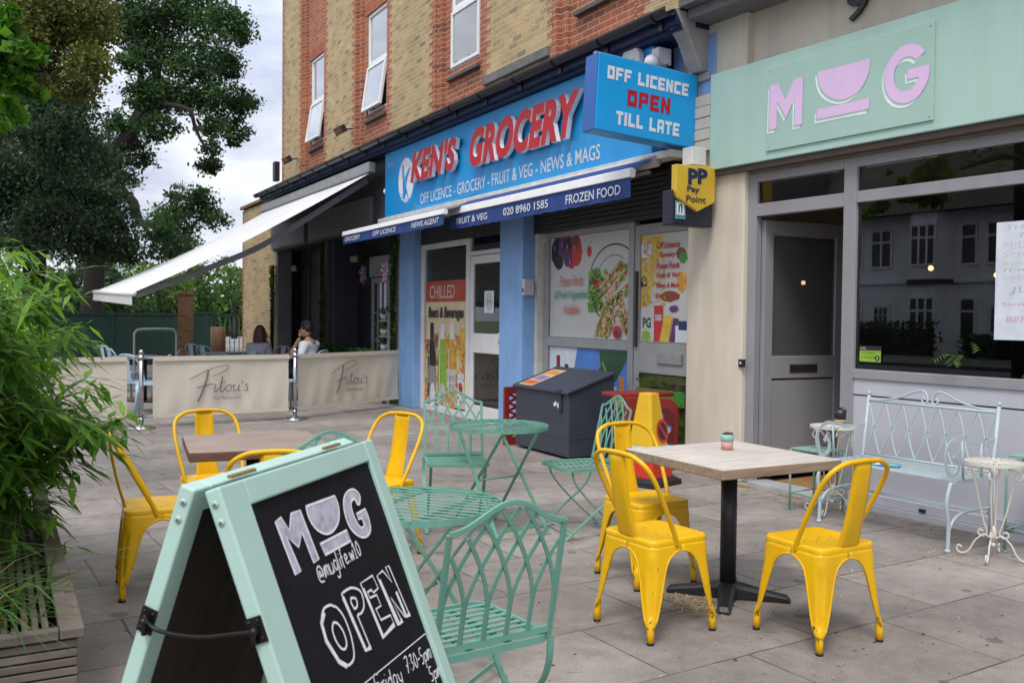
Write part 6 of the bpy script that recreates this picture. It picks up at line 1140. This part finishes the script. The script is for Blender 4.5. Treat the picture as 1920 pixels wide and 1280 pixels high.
# ================================================================ CAFE WINDOW THINGS
bulb = emit('warm_bulb', (1, .62, .28), 6.)
for lb, x, y, z in (('lit pendant bulb in the cafe window above the potted palm', 7.6, 5.08, 1.93), ('lit pendant bulb in the cafe window beside the menu poster', 7.6, 4.47, 1.85)):
    T = thing('pendant_lamp', lb, 'lamp', (x, y, z), 0, 'pendant lamps in the cafe'); MB().sphere((0, 0, 0), .024, 0, 12).build('bulb', bulb, T); MB().tube([(0, 0, .022), (0, 0, .07)], .012, 8).tube([(0, 0, .07), (0, 0, 2.78-z)], .004, 6).build('cord', black, T)
T = thing('potted_palm', 'small feathery potted palm behind the cafe window', 'plant', (6.36, onx(1822, 690, 6.36).y, .93), 0); MB().lathe([(.05, 0), (.075, .13), (.065, .13), (.001, .11)], 16).build('pot', pm('palm_pot', (.2, .18, .16), .7), T); Q = []
for k in range(20):
    a = RNG.random()*6.28; up_ = .14+.16*RNG.random(); ou = .10+.12*RNG.random(); P = cr([Vector((0, 0, .12)), Vector((ou*.4*math.cos(a), ou*.4*math.sin(a), .12+up_*.75)), Vector((ou*math.cos(a), ou*math.sin(a), .12+up_*.95)), Vector((ou*1.5*math.cos(a), ou*1.5*math.sin(a), .12+up_*.7))], 5)
    for i in range(3, len(P)-1):
        t = (P[i+1]-P[i]).normalized(); sd = t.cross(Vector((0, 0, 1))).normalized()
        for sg in (-1, 1): q = P[i]; e = q+sd*sg*.055+t*.03-Vector((0, 0, .015)); Q.append([q, (q+e)/2+t*.005, e, (q+e)/2-t*.005])
quads('fronds', np.array([[tuple(p) for p in q] for q in Q]), [leafmat('palm_green', (.12, .20, .05), .3)], None, T)
MB().box(.11, .40, -.6, 1.6, .88, .93).build('window_shelf', MATS['cafe_wood'], CA)
_d = ray(1500, 527); neon_x = (float(_d[0]*6.38/_d[1]),)
T = thing('neon_sign', 'pink lit MUG neon on the cafe side wall seen through the door', 'sign', (*neon_x, 6.395, 1.66), 0); b = MB(); nf = fr_s(0, -.02, 0); st = lambda P: b.tube([nf[0]+nf[1]*x+nf[2]*y for x, y in P], .007, 6)
st([(-.33, 0), (-.33, .19), (-.25, .08), (-.17, .19), (-.17, 0)]); st([(-.10, .19), (.10, .19)]); st(arc(0, .19, .10, 180, 360, 10)); st([(-.10, 0), (.10, 0), (.10, .035), (-.10, .035)]); st(arc(.27, .095, .095, 40, 330, 14)+[(.36, .09), (.28, .09)]); b.build('neon_tube', emit('neon_pink', (1, .10, .12), .55), T)

# ================================================================ THE PLANTER AND THE BAMBOO
deck = wood('planter_wood', (.085, .066, .052), (.21, .175, .15), (1.0, 1.0, 9), .85)
T = thing('wooden_planter', 'weathered slatted timber planter box full of bamboo', 'planter', (-.55, 3.20, 0), R(-3)); fb_ = MB(); xr, xl, y1, h = .935, -1.2, 3.4, .45
for k in range(15): z = .012+k*.029; fb_.box(xl, xr, -.004, .020, z, z+.023)
for k in range(15): z = .012+k*.029; fb_.box(xr-.022, xr+.002, .021, y1, z, z+.023)
fb_.build('slats', deck, T, bevel=.003)
rim = MB(); rim.box(xr-.05, xr+.02, -.02, y1, h, h+.03)
for k in range(6): rim.box(xl, xr-.053, -.02, .025, h, h+.03) if k == 0 else None
for k in range(5): rim.box(xr-.06-.03*(k+1), xr-.06-.03*k-.010, .03, y1, h-.05, h-.02)
rim.build('rim', deck, T, bevel=.004); MB().box(xl, xr-.22, .03, y1, .2, h-.03).box(xl, xr-.02, .02, y1, .01, .2).build('soil', pm('soil', (.035, .026, .018), .95, .4, 20, .6), T)
PLX = Vector((-.55, 3.20, 0)); c3, s3 = math.cos(R(-3)), math.sin(R(-3))
def pl(x, y, z): return Vector((PLX.x+x*c3-y*s3, PLX.y+x*s3+y*c3, z))
bl_m = [leafmat('bamboo_leaf_a', (.125, .255, .035), .3, .4, 3), leafmat('bamboo_leaf_b', (.085, .19, .03), .3, .4, 3), leafmat('bamboo_leaf_c', (.20, .34, .06), .25, .45, 3), leafmat('bamboo_leaf_d', (.035, .09, .018), .3, .3, 3)]; cane_m = pm('bamboo_cane', (.16, .20, .06), .5)
def bamboo(label, x, y, seed, hmax, rad, n_canes, n_leaf):
    global RNG; keep = RNG; RNG = np.random.default_rng(seed)
    T = thing('bamboo', label, 'bamboo', pl(x, y, .42), 0, 'bamboo clumps in the planter'); cs = MB(); Q = []; MI = []
    for k in range(n_canes):
        a = RNG.random()*6.28; r0 = rad*.45*math.sqrt(RNG.random()); hh_ = hmax*(.55+.45*RNG.random()); ln = rad*(.25+.75*RNG.random()); p0 = Vector((r0*math.cos(a), r0*math.sin(a), 0)); a2 = a+RNG.normal()*.7
        P = cr([p0, p0+Vector((ln*.15*math.cos(a2), ln*.15*math.sin(a2), hh_*.5)), p0+Vector((ln*.5*math.cos(a2), ln*.5*math.sin(a2), hh_*.85)), p0+Vector((ln*math.cos(a2), ln*math.sin(a2), hh_*.97))], 6); cs.tube(P, [.006-.004*i/len(P) for i in range(len(P))], 5)
        for _ in range(int(n_leaf/n_canes/5)):
            i = int((.15+.84*RNG.random()**.8)*(len(P)-1)); q = P[i]; b_ = RNG.random()*6.28; br = .08+.20*RNG.random(); tip = q+Vector((br*math.cos(b_), br*math.sin(b_), .05*RNG.normal()+.03)); cs.tube([q, (q+tip)/2+Vector((0, 0, .02)), tip], .0016, 4)
            for j in range(5):
                st_ = q+(tip-q)*(.35+.65*j/4)+Vector((0, 0, .012)); c = b_+RNG.normal()*.9; ll = .08+.08*RNG.random(); w_ = .0115+.0075*RNG.random(); dr = Vector((math.cos(c), math.sin(c), -.15+.45*RNG.normal())).normalized(); sd = dr.cross(Vector((0, 0, 1))).normalized(); dn = Vector((0, 0, -ll*.16)); m1 = st_+dr*ll*.45+dn*.35; e = st_+dr*ll+dn*1.4
                m_ = int(RNG.choice(4, p=[.4, .3, .18, .12]))
                Q += [[st_, m1-sd*w_, m1+Vector((0, 0, .002)), m1+sd*w_], [m1-sd*w_, e, e, m1+sd*w_]]; MI += [m_, m_]
    cs.build('canes', cane_m, T); A = np.array([[tuple(p) for p in q] for q in Q]); A[1::2, 2] = A[1::2, 1]+.0004; quads('leaves', A, bl_m, np.array(MI), T); RNG = keep
bamboo('bamboo clump nearest to us, cut by the picture edge', .34, .95, 21, 1.20, .50, 46, 5200)
bamboo('bamboo clump in the middle of the planter, leaning over its rim', .40, 1.55, 22, 1.28, .48, 46, 5200)
bamboo('bamboo clump at the far end of the planter beside the yellow chair', .54, 2.35, 23, 1.24, .46, 34, 3800)
bamboo('bamboo clump standing behind the others, tallest of them', .25, 2.6, 24, 1.42, .55, 34, 3600)
bamboo('low bamboo clump under the taller ones at the planter front', .58, 1.35, 25, .78, .50, 40, 4600)
T = thing('grass_tuft', 'tuft of long arching grass at the front corner of the planter', 'plant', pl(.52, .42, .40), 0); Q = []; MI = []
for k in range(420):
    a = RNG.random()*6.28; L_ = .28+.42*RNG.random(); p = Vector((.12*RNG.normal(), .16*RNG.normal(), 0)); w_ = .005+.004*RNG.random(); d = Vector((math.cos(a), math.sin(a), 0)); sd = Vector((-d.y, d.x, 0)); up_ = .5+.6*RNG.random(); mm = int(RNG.integers(0, 4)); pr = None
    for i in range(7):
        t = i/6; q = p+d*L_*t*t*.9+Vector((0, 0, L_*up_*(t-.75*t*t))); ww = w_*(1-t)+.0006
        if pr is not None: Q.append([pr[0]-sd*pr[1], pr[0]+sd*pr[1], q+sd*ww, q-sd*ww]); MI.append(mm)
        pr = (q, ww)
quads('blades', np.array([[tuple(p) for p in q] for q in Q]), [leafmat('grass_a', (.04, .095, .02)), leafmat('grass_b', (.025, .065, .014)), leafmat('grass_c', (.06, .12, .03)), leafmat('grass_d', (.12, .13, .05))], np.array(MI), T)
T = thing('flower_heads', 'few pale flower heads standing among the planter leaves', 'plant', pl(.42, .62, .50), 0); b = MB()
for x, y, z in ((.0, .05, .62), (.06, .1, .70), (-.1, .15, .35), (.12, .0, .2), (.1, -.1, .05)):
    b.tube([(x, y, -.02), (x, y, z)], .002, 4)
    for k in range(40): b.sphere((x+.025*RNG.normal(), y+.025*RNG.normal(), z+.008*RNG.normal()), .0045, 1, 5)
b.build('flowers', [cane_m, pm('flower_pale', (.5, .5, .34), .8)], T)
# ================================================================ TREES, PARK, FENCE
bark = pm('bark', (.009, .007, .006), .95, .4, 8, .6)
def tree(name, label, base, limbs, clumps, leaf, mats, seed, sub=14, asp=.55, group=None):
    """limbs: polylines of (point, radius); clumps: (centre, (rx,ry,rz), leaves)"""
    global RNG; keep = RNG; RNG = np.random.default_rng(seed); T = thing(name, label, 'tree', base, 0, group); bv = Vector(base); t = MB()
    for P in limbs:
        pts = cr([p-bv for p, _ in P], 5); rr = []
        for i in range(len(P)-1): rr += [P[i][1]+(P[i+1][1]-P[i][1])*j/5 for j in range(5)]
        t.tube([p+Vector((0, 0, 0))+Vector(RNG.normal(size=3)*r_*.12) for p, r_ in zip(pts, rr+[P[-1][1]])], rr+[P[-1][1]], 9)
    t.build('trunk', bark, T); CC, SS_, MI = [], [], []
    for c, r_, n in clumps:
        c = np.array(c-bv); r_ = np.array(r_)
        k = max(4, int(n/sub/4)); d = RNG.normal(size=(k, 3)); d /= np.linalg.norm(d, axis=1)[:, None]; cc = c+d*r_*(.35+.65*RNG.random((k, 1))**.5); rad = r_.mean()*.30; m = max(4, n//k); tone = RNG.integers(0, len(mats), k)
        for q in range(k):
            v = RNG.normal(size=(m, 3))*rad*np.array([1, 1, .62]); CC.append(cc[q]+v); SS_.append(leaf*(.6+.8*RNG.random(m))); MI.append(np.where(RNG.random(m) < .65, tone[q], RNG.integers(0, len(mats), m)))
    quads('crown', leaf_quads(np.concatenate(CC), np.concatenate(SS_), asp=asp), mats, np.concatenate(MI), T); RNG = keep; return T
def clp(L_, depth, jit, dens, seed, zsq=1.):
    rg = np.random.default_rng(seed); out = []
    for px, py, rx, ry in L_:
        dp = depth+jit*rg.normal(); s = dp/FPX; r3 = (rx*s, max(rx, ry)*s*.9, ry*s); out.append((at(px, py, dp), r3, int(dens*rx*ry/100)))
    return out
oak_m = [leafmat('oak_a', (.034, .072, .026), .35, .3, .6), leafmat('oak_b', (.056, .108, .036), .35, .3, .6), leafmat('oak_c', (.014, .034, .014), .35, .2, .6)]
D1 = 31
oak = [(232, 36, 46, 48), (300, 28, 60, 46), (372, 26, 60, 42), (428, 52, 38, 36), (300, 105, 60, 42), (372, 118, 62, 40), (432, 128, 30, 22), (335, 175, 62, 34), (402, 188, 52, 32), (452, 190, 30, 26), (283, 185, 42, 38), (438, 246, 28, 24), (398, 240, 28, 18), (388, 292, 22, 30), (298, 240, 40, 26), (248, 285, 38, 28), (212, 330, 34, 42), (222, 235, 26, 30), (462, 70, 16, 16), (445, 265, 16, 14), (405, 318, 14, 14), (250, 110, 30, 26)]
limb = lambda *q: [(at(x, y, D1+dz), r_) for x, y, dz, r_ in q]
tree('holm_oak', 'tall dark evergreen tree with leaning limbs rising against the sky behind the awning', (*at(170, 600, D1).xy, -.3), [limb((168, 700, 0, .36), (182, 480, 0, .33), (200, 320, 0, .34), (238, 262, -.5, .27), (275, 190, 0, .2), (300, 110, .5, .13), (310, 30, .5, .06)), limb((240, 262, -.5, .17), (300, 200, 0, .11), (370, 140, .5, .07), (430, 90, 1, .03)), limb((300, 195, 0, .10), (352, 205, -1.5, .07), (366, 240, -1.5, .06), (388, 285, -1.5, .03)), limb((270, 215, 0, .12), (262, 110, 0, .08), (245, 40, 0, .04)), limb((205, 320, 0, .13), (250, 300, -.5, .06), (262, 285, -.5, .03))], clp(oak, D1, 1.4, 120, 1), .135, oak_m, 31)
D2 = 36; low = [(362, 388, 42, 34), (322, 415, 46, 36), (400, 412, 24, 24), (300, 455, 40, 36), (345, 455, 36, 30), (330, 365, 20, 18), (375, 365, 18, 16)]
lim2 = lambda *q: [(at(x, y, D2+dz), r_) for x, y, dz, r_ in q]
tree('park_tree', 'dark tree with a curved low bough standing clear below the gap of sky', (*at(215, 600, D2).xy, -.3), [lim2((200, 680, 0, .38), (192, 470, 0, .33), (196, 372, 0, .3), (226, 364, 0, .24), (250, 380, 0, .2), (262, 415, 0, .15), (300, 420, 0, .1), (360, 395, 0, .05)), lim2((262, 412, 0, .1), (290, 450, 0, .06), (330, 470, 0, .03))], clp(low, D2, 1.2, 110, 2), .145, oak_m, 32)
dk_m = [leafmat('yew_a', (.012, .028, .014), .4, .2, .7), leafmat('yew_b', (.028, .056, .028), .4, .25, .7), leafmat('yew_c', (.048, .080, .046), .4, .2, .7)]
D3 = 22; mass = [(30, 260, 80, 70), (110, 270, 70, 60), (170, 300, 50, 55), (60, 340, 80, 60), (140, 360, 70, 55), (20, 420, 70, 60), (100, 430, 75, 55), (190, 400, 46, 50), (210, 440, 50, 40), (40, 190, 70, 60), (110, 210, 60, 50), (10, 340, 50, 70), (165, 455, 50, 40), (235, 470, 30, 26)]
tree('yew_tree', 'broad blue-green dark tree filling the view above the bamboo', (*at(60, 600, D3).xy, -.3), [[(at(60, 720, D3), .28), (at(64, 400, D3), .24), (at(70, 200, D3), .14)], [(at(64, 420, D3), .2), (at(150, 350, D3), .1), (at(190, 330, D3), .04)]], clp(mass, D3, .9, 95, 3), .105, dk_m, 33)
lm_m = [leafmat('lime_a', (.075, .085, .018), .4, .3, .8), leafmat('lime_b', (.045, .060, .014), .4, .25, .8), leafmat('lime_c', (.11, .11, .03), .4, .3, .8)]
D4 = 18; lime = [(70, 30, 60, 50), (140, 20, 60, 40), (180, 60, 34, 40), (110, 90, 70, 45), (165, 120, 38, 38), (60, 120, 50, 45), (130, 165, 45, 32), (190, 20, 24, 26), (30, 60, 40, 50)]
tree('lime_tree', 'olive and yellow tinted tree crown beyond the bright maple leaves', (*at(-40, 600, D4).xy, -.3), [[(at(-40, 760, D4), .3), (at(-30, 300, D4), .25), (at(40, 140, D4), .16), (at(110, 60, D4), .08)], [(at(20, 170, D4), .1), (at(110, 130, D4), .05), (at(170, 110, D4), .02)]], clp(lime, D4, .6, 90, 4), .095, lm_m, 34, sub=10)
mp_m = [leafmat('maple_a', (.055, .14, .014), .3, .4, 2), leafmat('maple_b', (.032, .09, .012), .3, .35, 2), leafmat('maple_c', (.09, .20, .025), .3, .45, 2)]
mb_ = Vector((-2.3, 8.2, 0)); mcl = clp([(5, 60, 34, 34), (40, 95, 30, 22), (20, 150, 40, 26), (62, 118, 26, 16), (8, 205, 34, 22), (50, 175, 26, 16), (-40, 100, 60, 80), (24, 24, 22, 16), (84, 100, 14, 8), (6, 236, 18, 10)], 7.2, .45, 20, 5)+[(mb_+Vector(q), (1.2, 1.2, .9), 700) for q in ((0, 0, 5.2), (-1, .6, 4.6), (.5, -1.2, 5.4), (-.6, -1.0, 4.4), (-.2, .9, 6.2), (.2, -.2, 7.0))]
tree('maple_tree', 'bright green maple leaves of a near street tree reaching in from the side', mb_, [[(mb_, .16), (mb_+Vector((.1, 0, 2)), .14), (mb_+Vector((0, .1, 4)), .11), (mb_+Vector((.1, 0, 6.5)), .04)], [(mb_+Vector((0, 0, 3)), .08), (mb_+Vector((1.0, -.4, 3.9)), .05), (at(30, 120, 7.2), .02), (at(70, 112, 7.2), .008)]], mcl, .092, mp_m, 35, asp=.8, sub=16)
bk_m = [leafmat('back_a', (.07, .12, .03), .35, .35, .5), leafmat('back_b', (.045, .085, .025), .35, .3, .5), leafmat('back_c', (.10, .16, .05), .35, .4, .5)]
for k, (lb, cl, dp) in enumerate((('round mid green park tree between the awning tip and the brick gatepost', [(300, 520, 44, 34), (330, 555, 40, 28), (280, 560, 36, 30), (260, 510, 34, 30)], 44), ('mid green park tree behind the brick gatepost', [(372, 530, 40, 32), (400, 560, 40, 24), (350, 500, 30, 28), (420, 530, 28, 28)], 47), ('pale green park tree beside the end wall of the brick terrace', [(440, 540, 22, 34), (430, 500, 22, 22), (455, 575, 20, 18)], 55), ('dark shrubby park tree behind the bamboo under the awning tip', [(210, 560, 50, 36), (160, 530, 50, 40), (240, 580, 36, 18), (130, 580, 60, 30)], 33))):
    c0 = at(cl[0][0], 600, dp); tree('park_tree', lb, (c0.x, c0.y, -.1), [[(Vector((c0.x, c0.y, -.1)), .2), (at(cl[0][0], cl[0][1], dp), .08)], [(Vector((c0.x, c0.y, .9)), .1), (at(cl[1][0], cl[1][1], dp), .04)]], clp(cl, dp, .8, 34, 40+k), .24, bk_m if k < 3 else dk_m[1:]+bk_m[1:2], 50+k, group='trees of the park behind the fence')
nb = 9000; hx = RNG.random(nb); A0, A1 = at(60, 600, 62), at(520, 600, 66); hc = np.stack([A0.x+(A1.x-A0.x)*hx+RNG.normal(size=nb), A0.y+(A1.y-A0.y)*hx+RNG.normal(size=nb), RNG.random(nb)**1.2*(3.4+1.2*np.sin(hx*23))], 1)
h_ = quads('far_shrubbery', leaf_quads(hc, .35+.3*RNG.random(nb)), bk_m, RNG.integers(0, 3, nb)); h_['kind'] = 'stuff'
# fence, gatepost, stump post, hoop
fg = pm('fence_green', (.010, .040, .032), .5, .2, 4, .1); Dp_ = 29.
def fence(name, label, x0, x1, d0, d1, top, solid):
    a, b_ = at(x0, 600, d0), at(x1, 600, d1); a.z = b_.z = 0; d = b_-a; L_ = d.length; T = thing(name, label, 'fence', a, math.atan2(d.y, d.x)); p = MB()
    if solid:
        k = int(L_/.12)
        for i in range(k): p.box(L_*i/k, L_*(i+1.02)/k, -.01+.012*(i % 2), .006+.012*(i % 2), -.12, top-.06)
        p.build('boards', fg, T)
    else:
        k = int(L_/.13)
        for i in range(k): p.tube([(L_*(i+.5)/k, 0, -.1), (L_*(i+.5)/k, 0, top-.02)], .012, 6)
        p.build('bars', fg, T)
    r_ = MB(); r_.box(0, L_, -.03, .03, top-.06, top); r_.box(0, L_, -.03, -.012, .25, .31); r_.build('rail', fg, T)
    for i in range(int(L_/2)+1): MB().box(i*2-.04, i*2+.04, -.04, .04, -.12, top+.05).build('post', fg, T)
fence('park_fence', 'dark green boarded park fence behind the terrace', 60, 340, 25.2, 27.0, 1.44, True); fence('park_fence', 'dark green open railings between the gatepost and the brick wall', 400, 470, 27.6, 28.2, 1.42, False); fence('park_gate', 'dark green boarded gate right of the brick gatepost', 362, 400, 27.2, 27.5, 1.50, True)
BRN = brick('brown_brick', [(.20, .10, .045), (.24, .13, .06), (.17, .08, .035), (.27, .15, .07)], (.24, .18, .12), seed=9)
g0 = at(348, 600, 22.5); T = thing('gatepost', 'square brown brick gatepost beyond the cream banner', 'gatepost', (g0.x, g0.y, 0), -.25); MB().box(-.17, .17, -.17, .17, -.1, 1.88).build('shaft', BRN, T, bevel=.01); MB().box(-.19, .19, -.19, .19, 1.88, 1.95).build('cap', pm('cap_brown', (.16, .09, .05), .9), T, bevel=.015)
g0 = at(409, 600, 24); T = thing('stump_post', 'short round wooden post before the green railings', 'post', (g0.x, g0.y, 0)); MB().lathe([(.19, 0), (.19, 1.08), (.17, 1.1), (.001, 1.1)], 16).build('trunk_post', wood('stump_wood', (.10, .06, .03), (.20, .12, .06), (8, 8, 1)), T)
a, b_ = at(252, 600, 20.5), at(331, 600, 21.0); T = thing('bike_hoop', 'silver tubular steel hoop stand behind the left chrome post', 'cycle stand', (a.x, a.y, 0), math.atan2((b_-a).y, (b_-a).x)); L_ = (b_-a).xy.length
MB().tube(cr([Vector(p) for p in ((0, 0, 0), (0, 0, .9), (.03, 0, 1.02), (.14, 0, 1.08), (L_-.14, 0, 1.08), (L_-.03, 0, 1.02), (L_, 0, .9), (L_, 0, 0))], 6), .028, 10).build('hoop_tube', pm('galv_tube', (.55, .56, .56), .4, .1, 5, .02, metal=.4), T)

# ================================================================ STRAW AND LITTER
ns = 0; Q = []; MI = []
for px, py, sx, sy, n in ((1300, 1134, .07, .05, 260), (1440, 905, .22, .03, 220), (1530, 925, .1, .03, 60), (1400, 895, .05, .04, 60), (1780, 1035, .12, .05, 50), (1570, 1075, .08, .04, 30), (1500, 960, .9, .5, 90), (1150, 1000, .8, .6, 60), (950, 850, .6, .4, 50), (1700, 1130, .8, .5, 30), (660, 800, .3, .1, 40), (1235, 1215, .3, .2, 12)):
    c = gr(px, py)
    for k in range(n):
        p = c+Vector((sx*RNG.normal(), sy*RNG.normal()*2, .003+.004*RNG.random())); a = RNG.random()*3.14; l_ = .010+.022*RNG.random(); d = Vector((math.cos(a), math.sin(a), .15*RNG.normal()))*l_; sd = Vector((-math.sin(a), math.cos(a), 0))*.0019
        if p.x > 6.05: p.x = 6.05-.1*RNG.random()
        Q.append([p-d-sd, p-d+sd, p+d+sd, p+d-sd]); MI.append(int(RNG.integers(0, 3)))
o = quads('straw_litter', np.array([[tuple(p) for p in q] for q in Q]), [pm('straw_a', (.42, .26, .09), .9), pm('straw_b', (.30, .18, .07), .9), pm('straw_c', (.5, .40, .24), .9)], np.array(MI)); o['kind'] = 'stuff'

Q = []; MI = []
for k in range(900):
    p = Vector((.4+5.5*RNG.random(), 1.6+9.5*RNG.random(), .003+.004*RNG.random()))
    if k % 3 == 0: p.x = 5.7+.35*RNG.random()
    if p.x > 6.03: continue
    a = RNG.random()*6.28; s1, s2 = .004+.010*RNG.random(), .003+.006*RNG.random(); d = Vector((math.cos(a), math.sin(a), .2*RNG.normal())); sd = Vector((-math.sin(a), math.cos(a), .2*RNG.normal())); Q.append([p-d*s1, p-sd*s2, p+d*s1, p+sd*s2]); MI.append(int(RNG.integers(0, 3)))
o = quads('leaf_litter', np.array([[tuple(p) for p in q] for q in Q]), [pm('litter_a', (.10, .06, .03), .9), pm('litter_b', (.28, .22, .15), .9), pm('litter_c', (.05, .045, .035), .9)], np.array(MI)); o['kind'] = 'stuff'

# ================================================================ HOUSES ACROSS THE ROAD (seen mirrored in the cafe window)
rend = pm('house_render', (.72, .72, .76), .85, .12, 1, .1); tile = brick('roof_tile', [(.06, .045, .04), (.08, .055, .045), (.05, .04, .04)], (.03, .025, .022), (.18, .1), 11); hw = pm('house_white', (.7, .7, .7), .5); hg = pm('house_glass', (.03, .035, .04), .15)
def house():
    T = thing('terraced_house', 'white rendered terraced house with bay windows', 'house', (-26, 0, 0), 0, 'houses across the road'); W = 5.8
    b = MB(); b.box(-8, 0, 0, W, -.15, 6.35, 0); b.box(-.02, .12, 0, W, 3.15, 3.3, 0); b.build('wall', rend, T); by0, by1 = 3.1, 5.3
    MB().prism([(0, by0-.1), (.85, by0+.4), (.85, by1-.4), (0, by1+.1)], .22, (Vector((0, 0, 3.09)), Vector((1, 0, 0)), Vector((0, 1, 0)), Vector((0, 0, 1)))).build('bay_roof', tile, T)
    for z0, z1 in ((-.1, 3.1), (3.3, 6.3)): MB().prism([(0, by0), (.7, by0+.45), (.7, by1-.45), (0, by1)], z1-z0, (Vector((0, 0, z0)), Vector((1, 0, 0)), Vector((0, 1, 0)), Vector((0, 0, 1)))).build('bay', rend, T)
    def win(x, a, c, z0, z1, n=3):
        w = MB().box(x, x+.03, a, c, z0, z1, 1)
        for i in range(n+1): y = a+(c-a)*i/n; w.box(x+.0, x+.07, y-.05, y+.05, z0-.05, z1+.05)
        for z in (z0, z1, z0+(z1-z0)*.68): w.box(x, x+.06, a, c, z-.05, z+.05)
        w.build('window', [hw, hg], T)
    win(.70, by0+.5, by1-.5, .65, 2.5); win(.70, by0+.5, by1-.5, 3.95, 5.75); win(0, 2.1, 2.8, .7, 2.45, 1); win(0, 2.1, 2.8, 3.95, 5.7, 1); win(0, .5, 1.6, 3.95, 5.7, 2)
    d = MB().box(0, .05, .5, 1.5, -.1, 2.3, 0); d.box(.05, .06, .62, 1.38, 1.0, 2.1, 1)
    for i in range(4): d.box(.06, .08, .62+.25*i-.02, .62+.25*i+.02, 1.0, 2.1, 0)
    for i in range(4): d.box(.06, .08, .62, 1.38, 1.0+.35*i-.02, 1.0+.35*i+.02, 0)
    d.build('door', [hw, hg], T); r_ = MB(); r_.add([(.9, 0, 6.3), (.9, W, 6.3), (-4, W, 9.6), (-4, 0, 9.6), (-8.5, 0, 6.3), (-8.5, W, 6.3)], [(0, 1, 2, 3), (3, 2, 5, 4)]); r_.build('roof', tile, T); MB().box(-4.6, -3.4, -.3, .5, 8.5, 10.8).build('chimney', BRN, T); return T
for k, (y0, y1_, hh_) in enumerate(((15, 19, 1.3), (19.6, 22.2, 1.0), (23.6, 28, 1.5), (29.4, 34, 1.2))):
    T = thing('front_hedge', ['clipped dark hedge before the houses across the road', 'low dark hedge beside a house door across the road', 'tall dark hedge below a bay window across the road', 'far dark hedge before the last house across the road'][k], 'hedge', (-23.2, y0, -.1), 0, 'hedges across the road'); n = 1500
    quads('foliage', leaf_quads(np.stack([RNG.normal(size=n)*.3, RNG.random(n)*(y1_-y0), RNG.random(n)*hh_], 1), .16+.12*RNG.random(n)), dk_m, RNG.integers(0, 3, n), T)
    st = MB(); st.box(-.18, .18, .1, y1_-y0-.1, 0, hh_*.8); st.build('branches', bark, T)
H0 = house(); H0.location = (-26, 21.4, 0)
for k in (-3, -2, -1, 1, 2): dup(H0, (-26, 21.4+5.8*k, 0), 0, 'white rendered terraced house with bay windows')
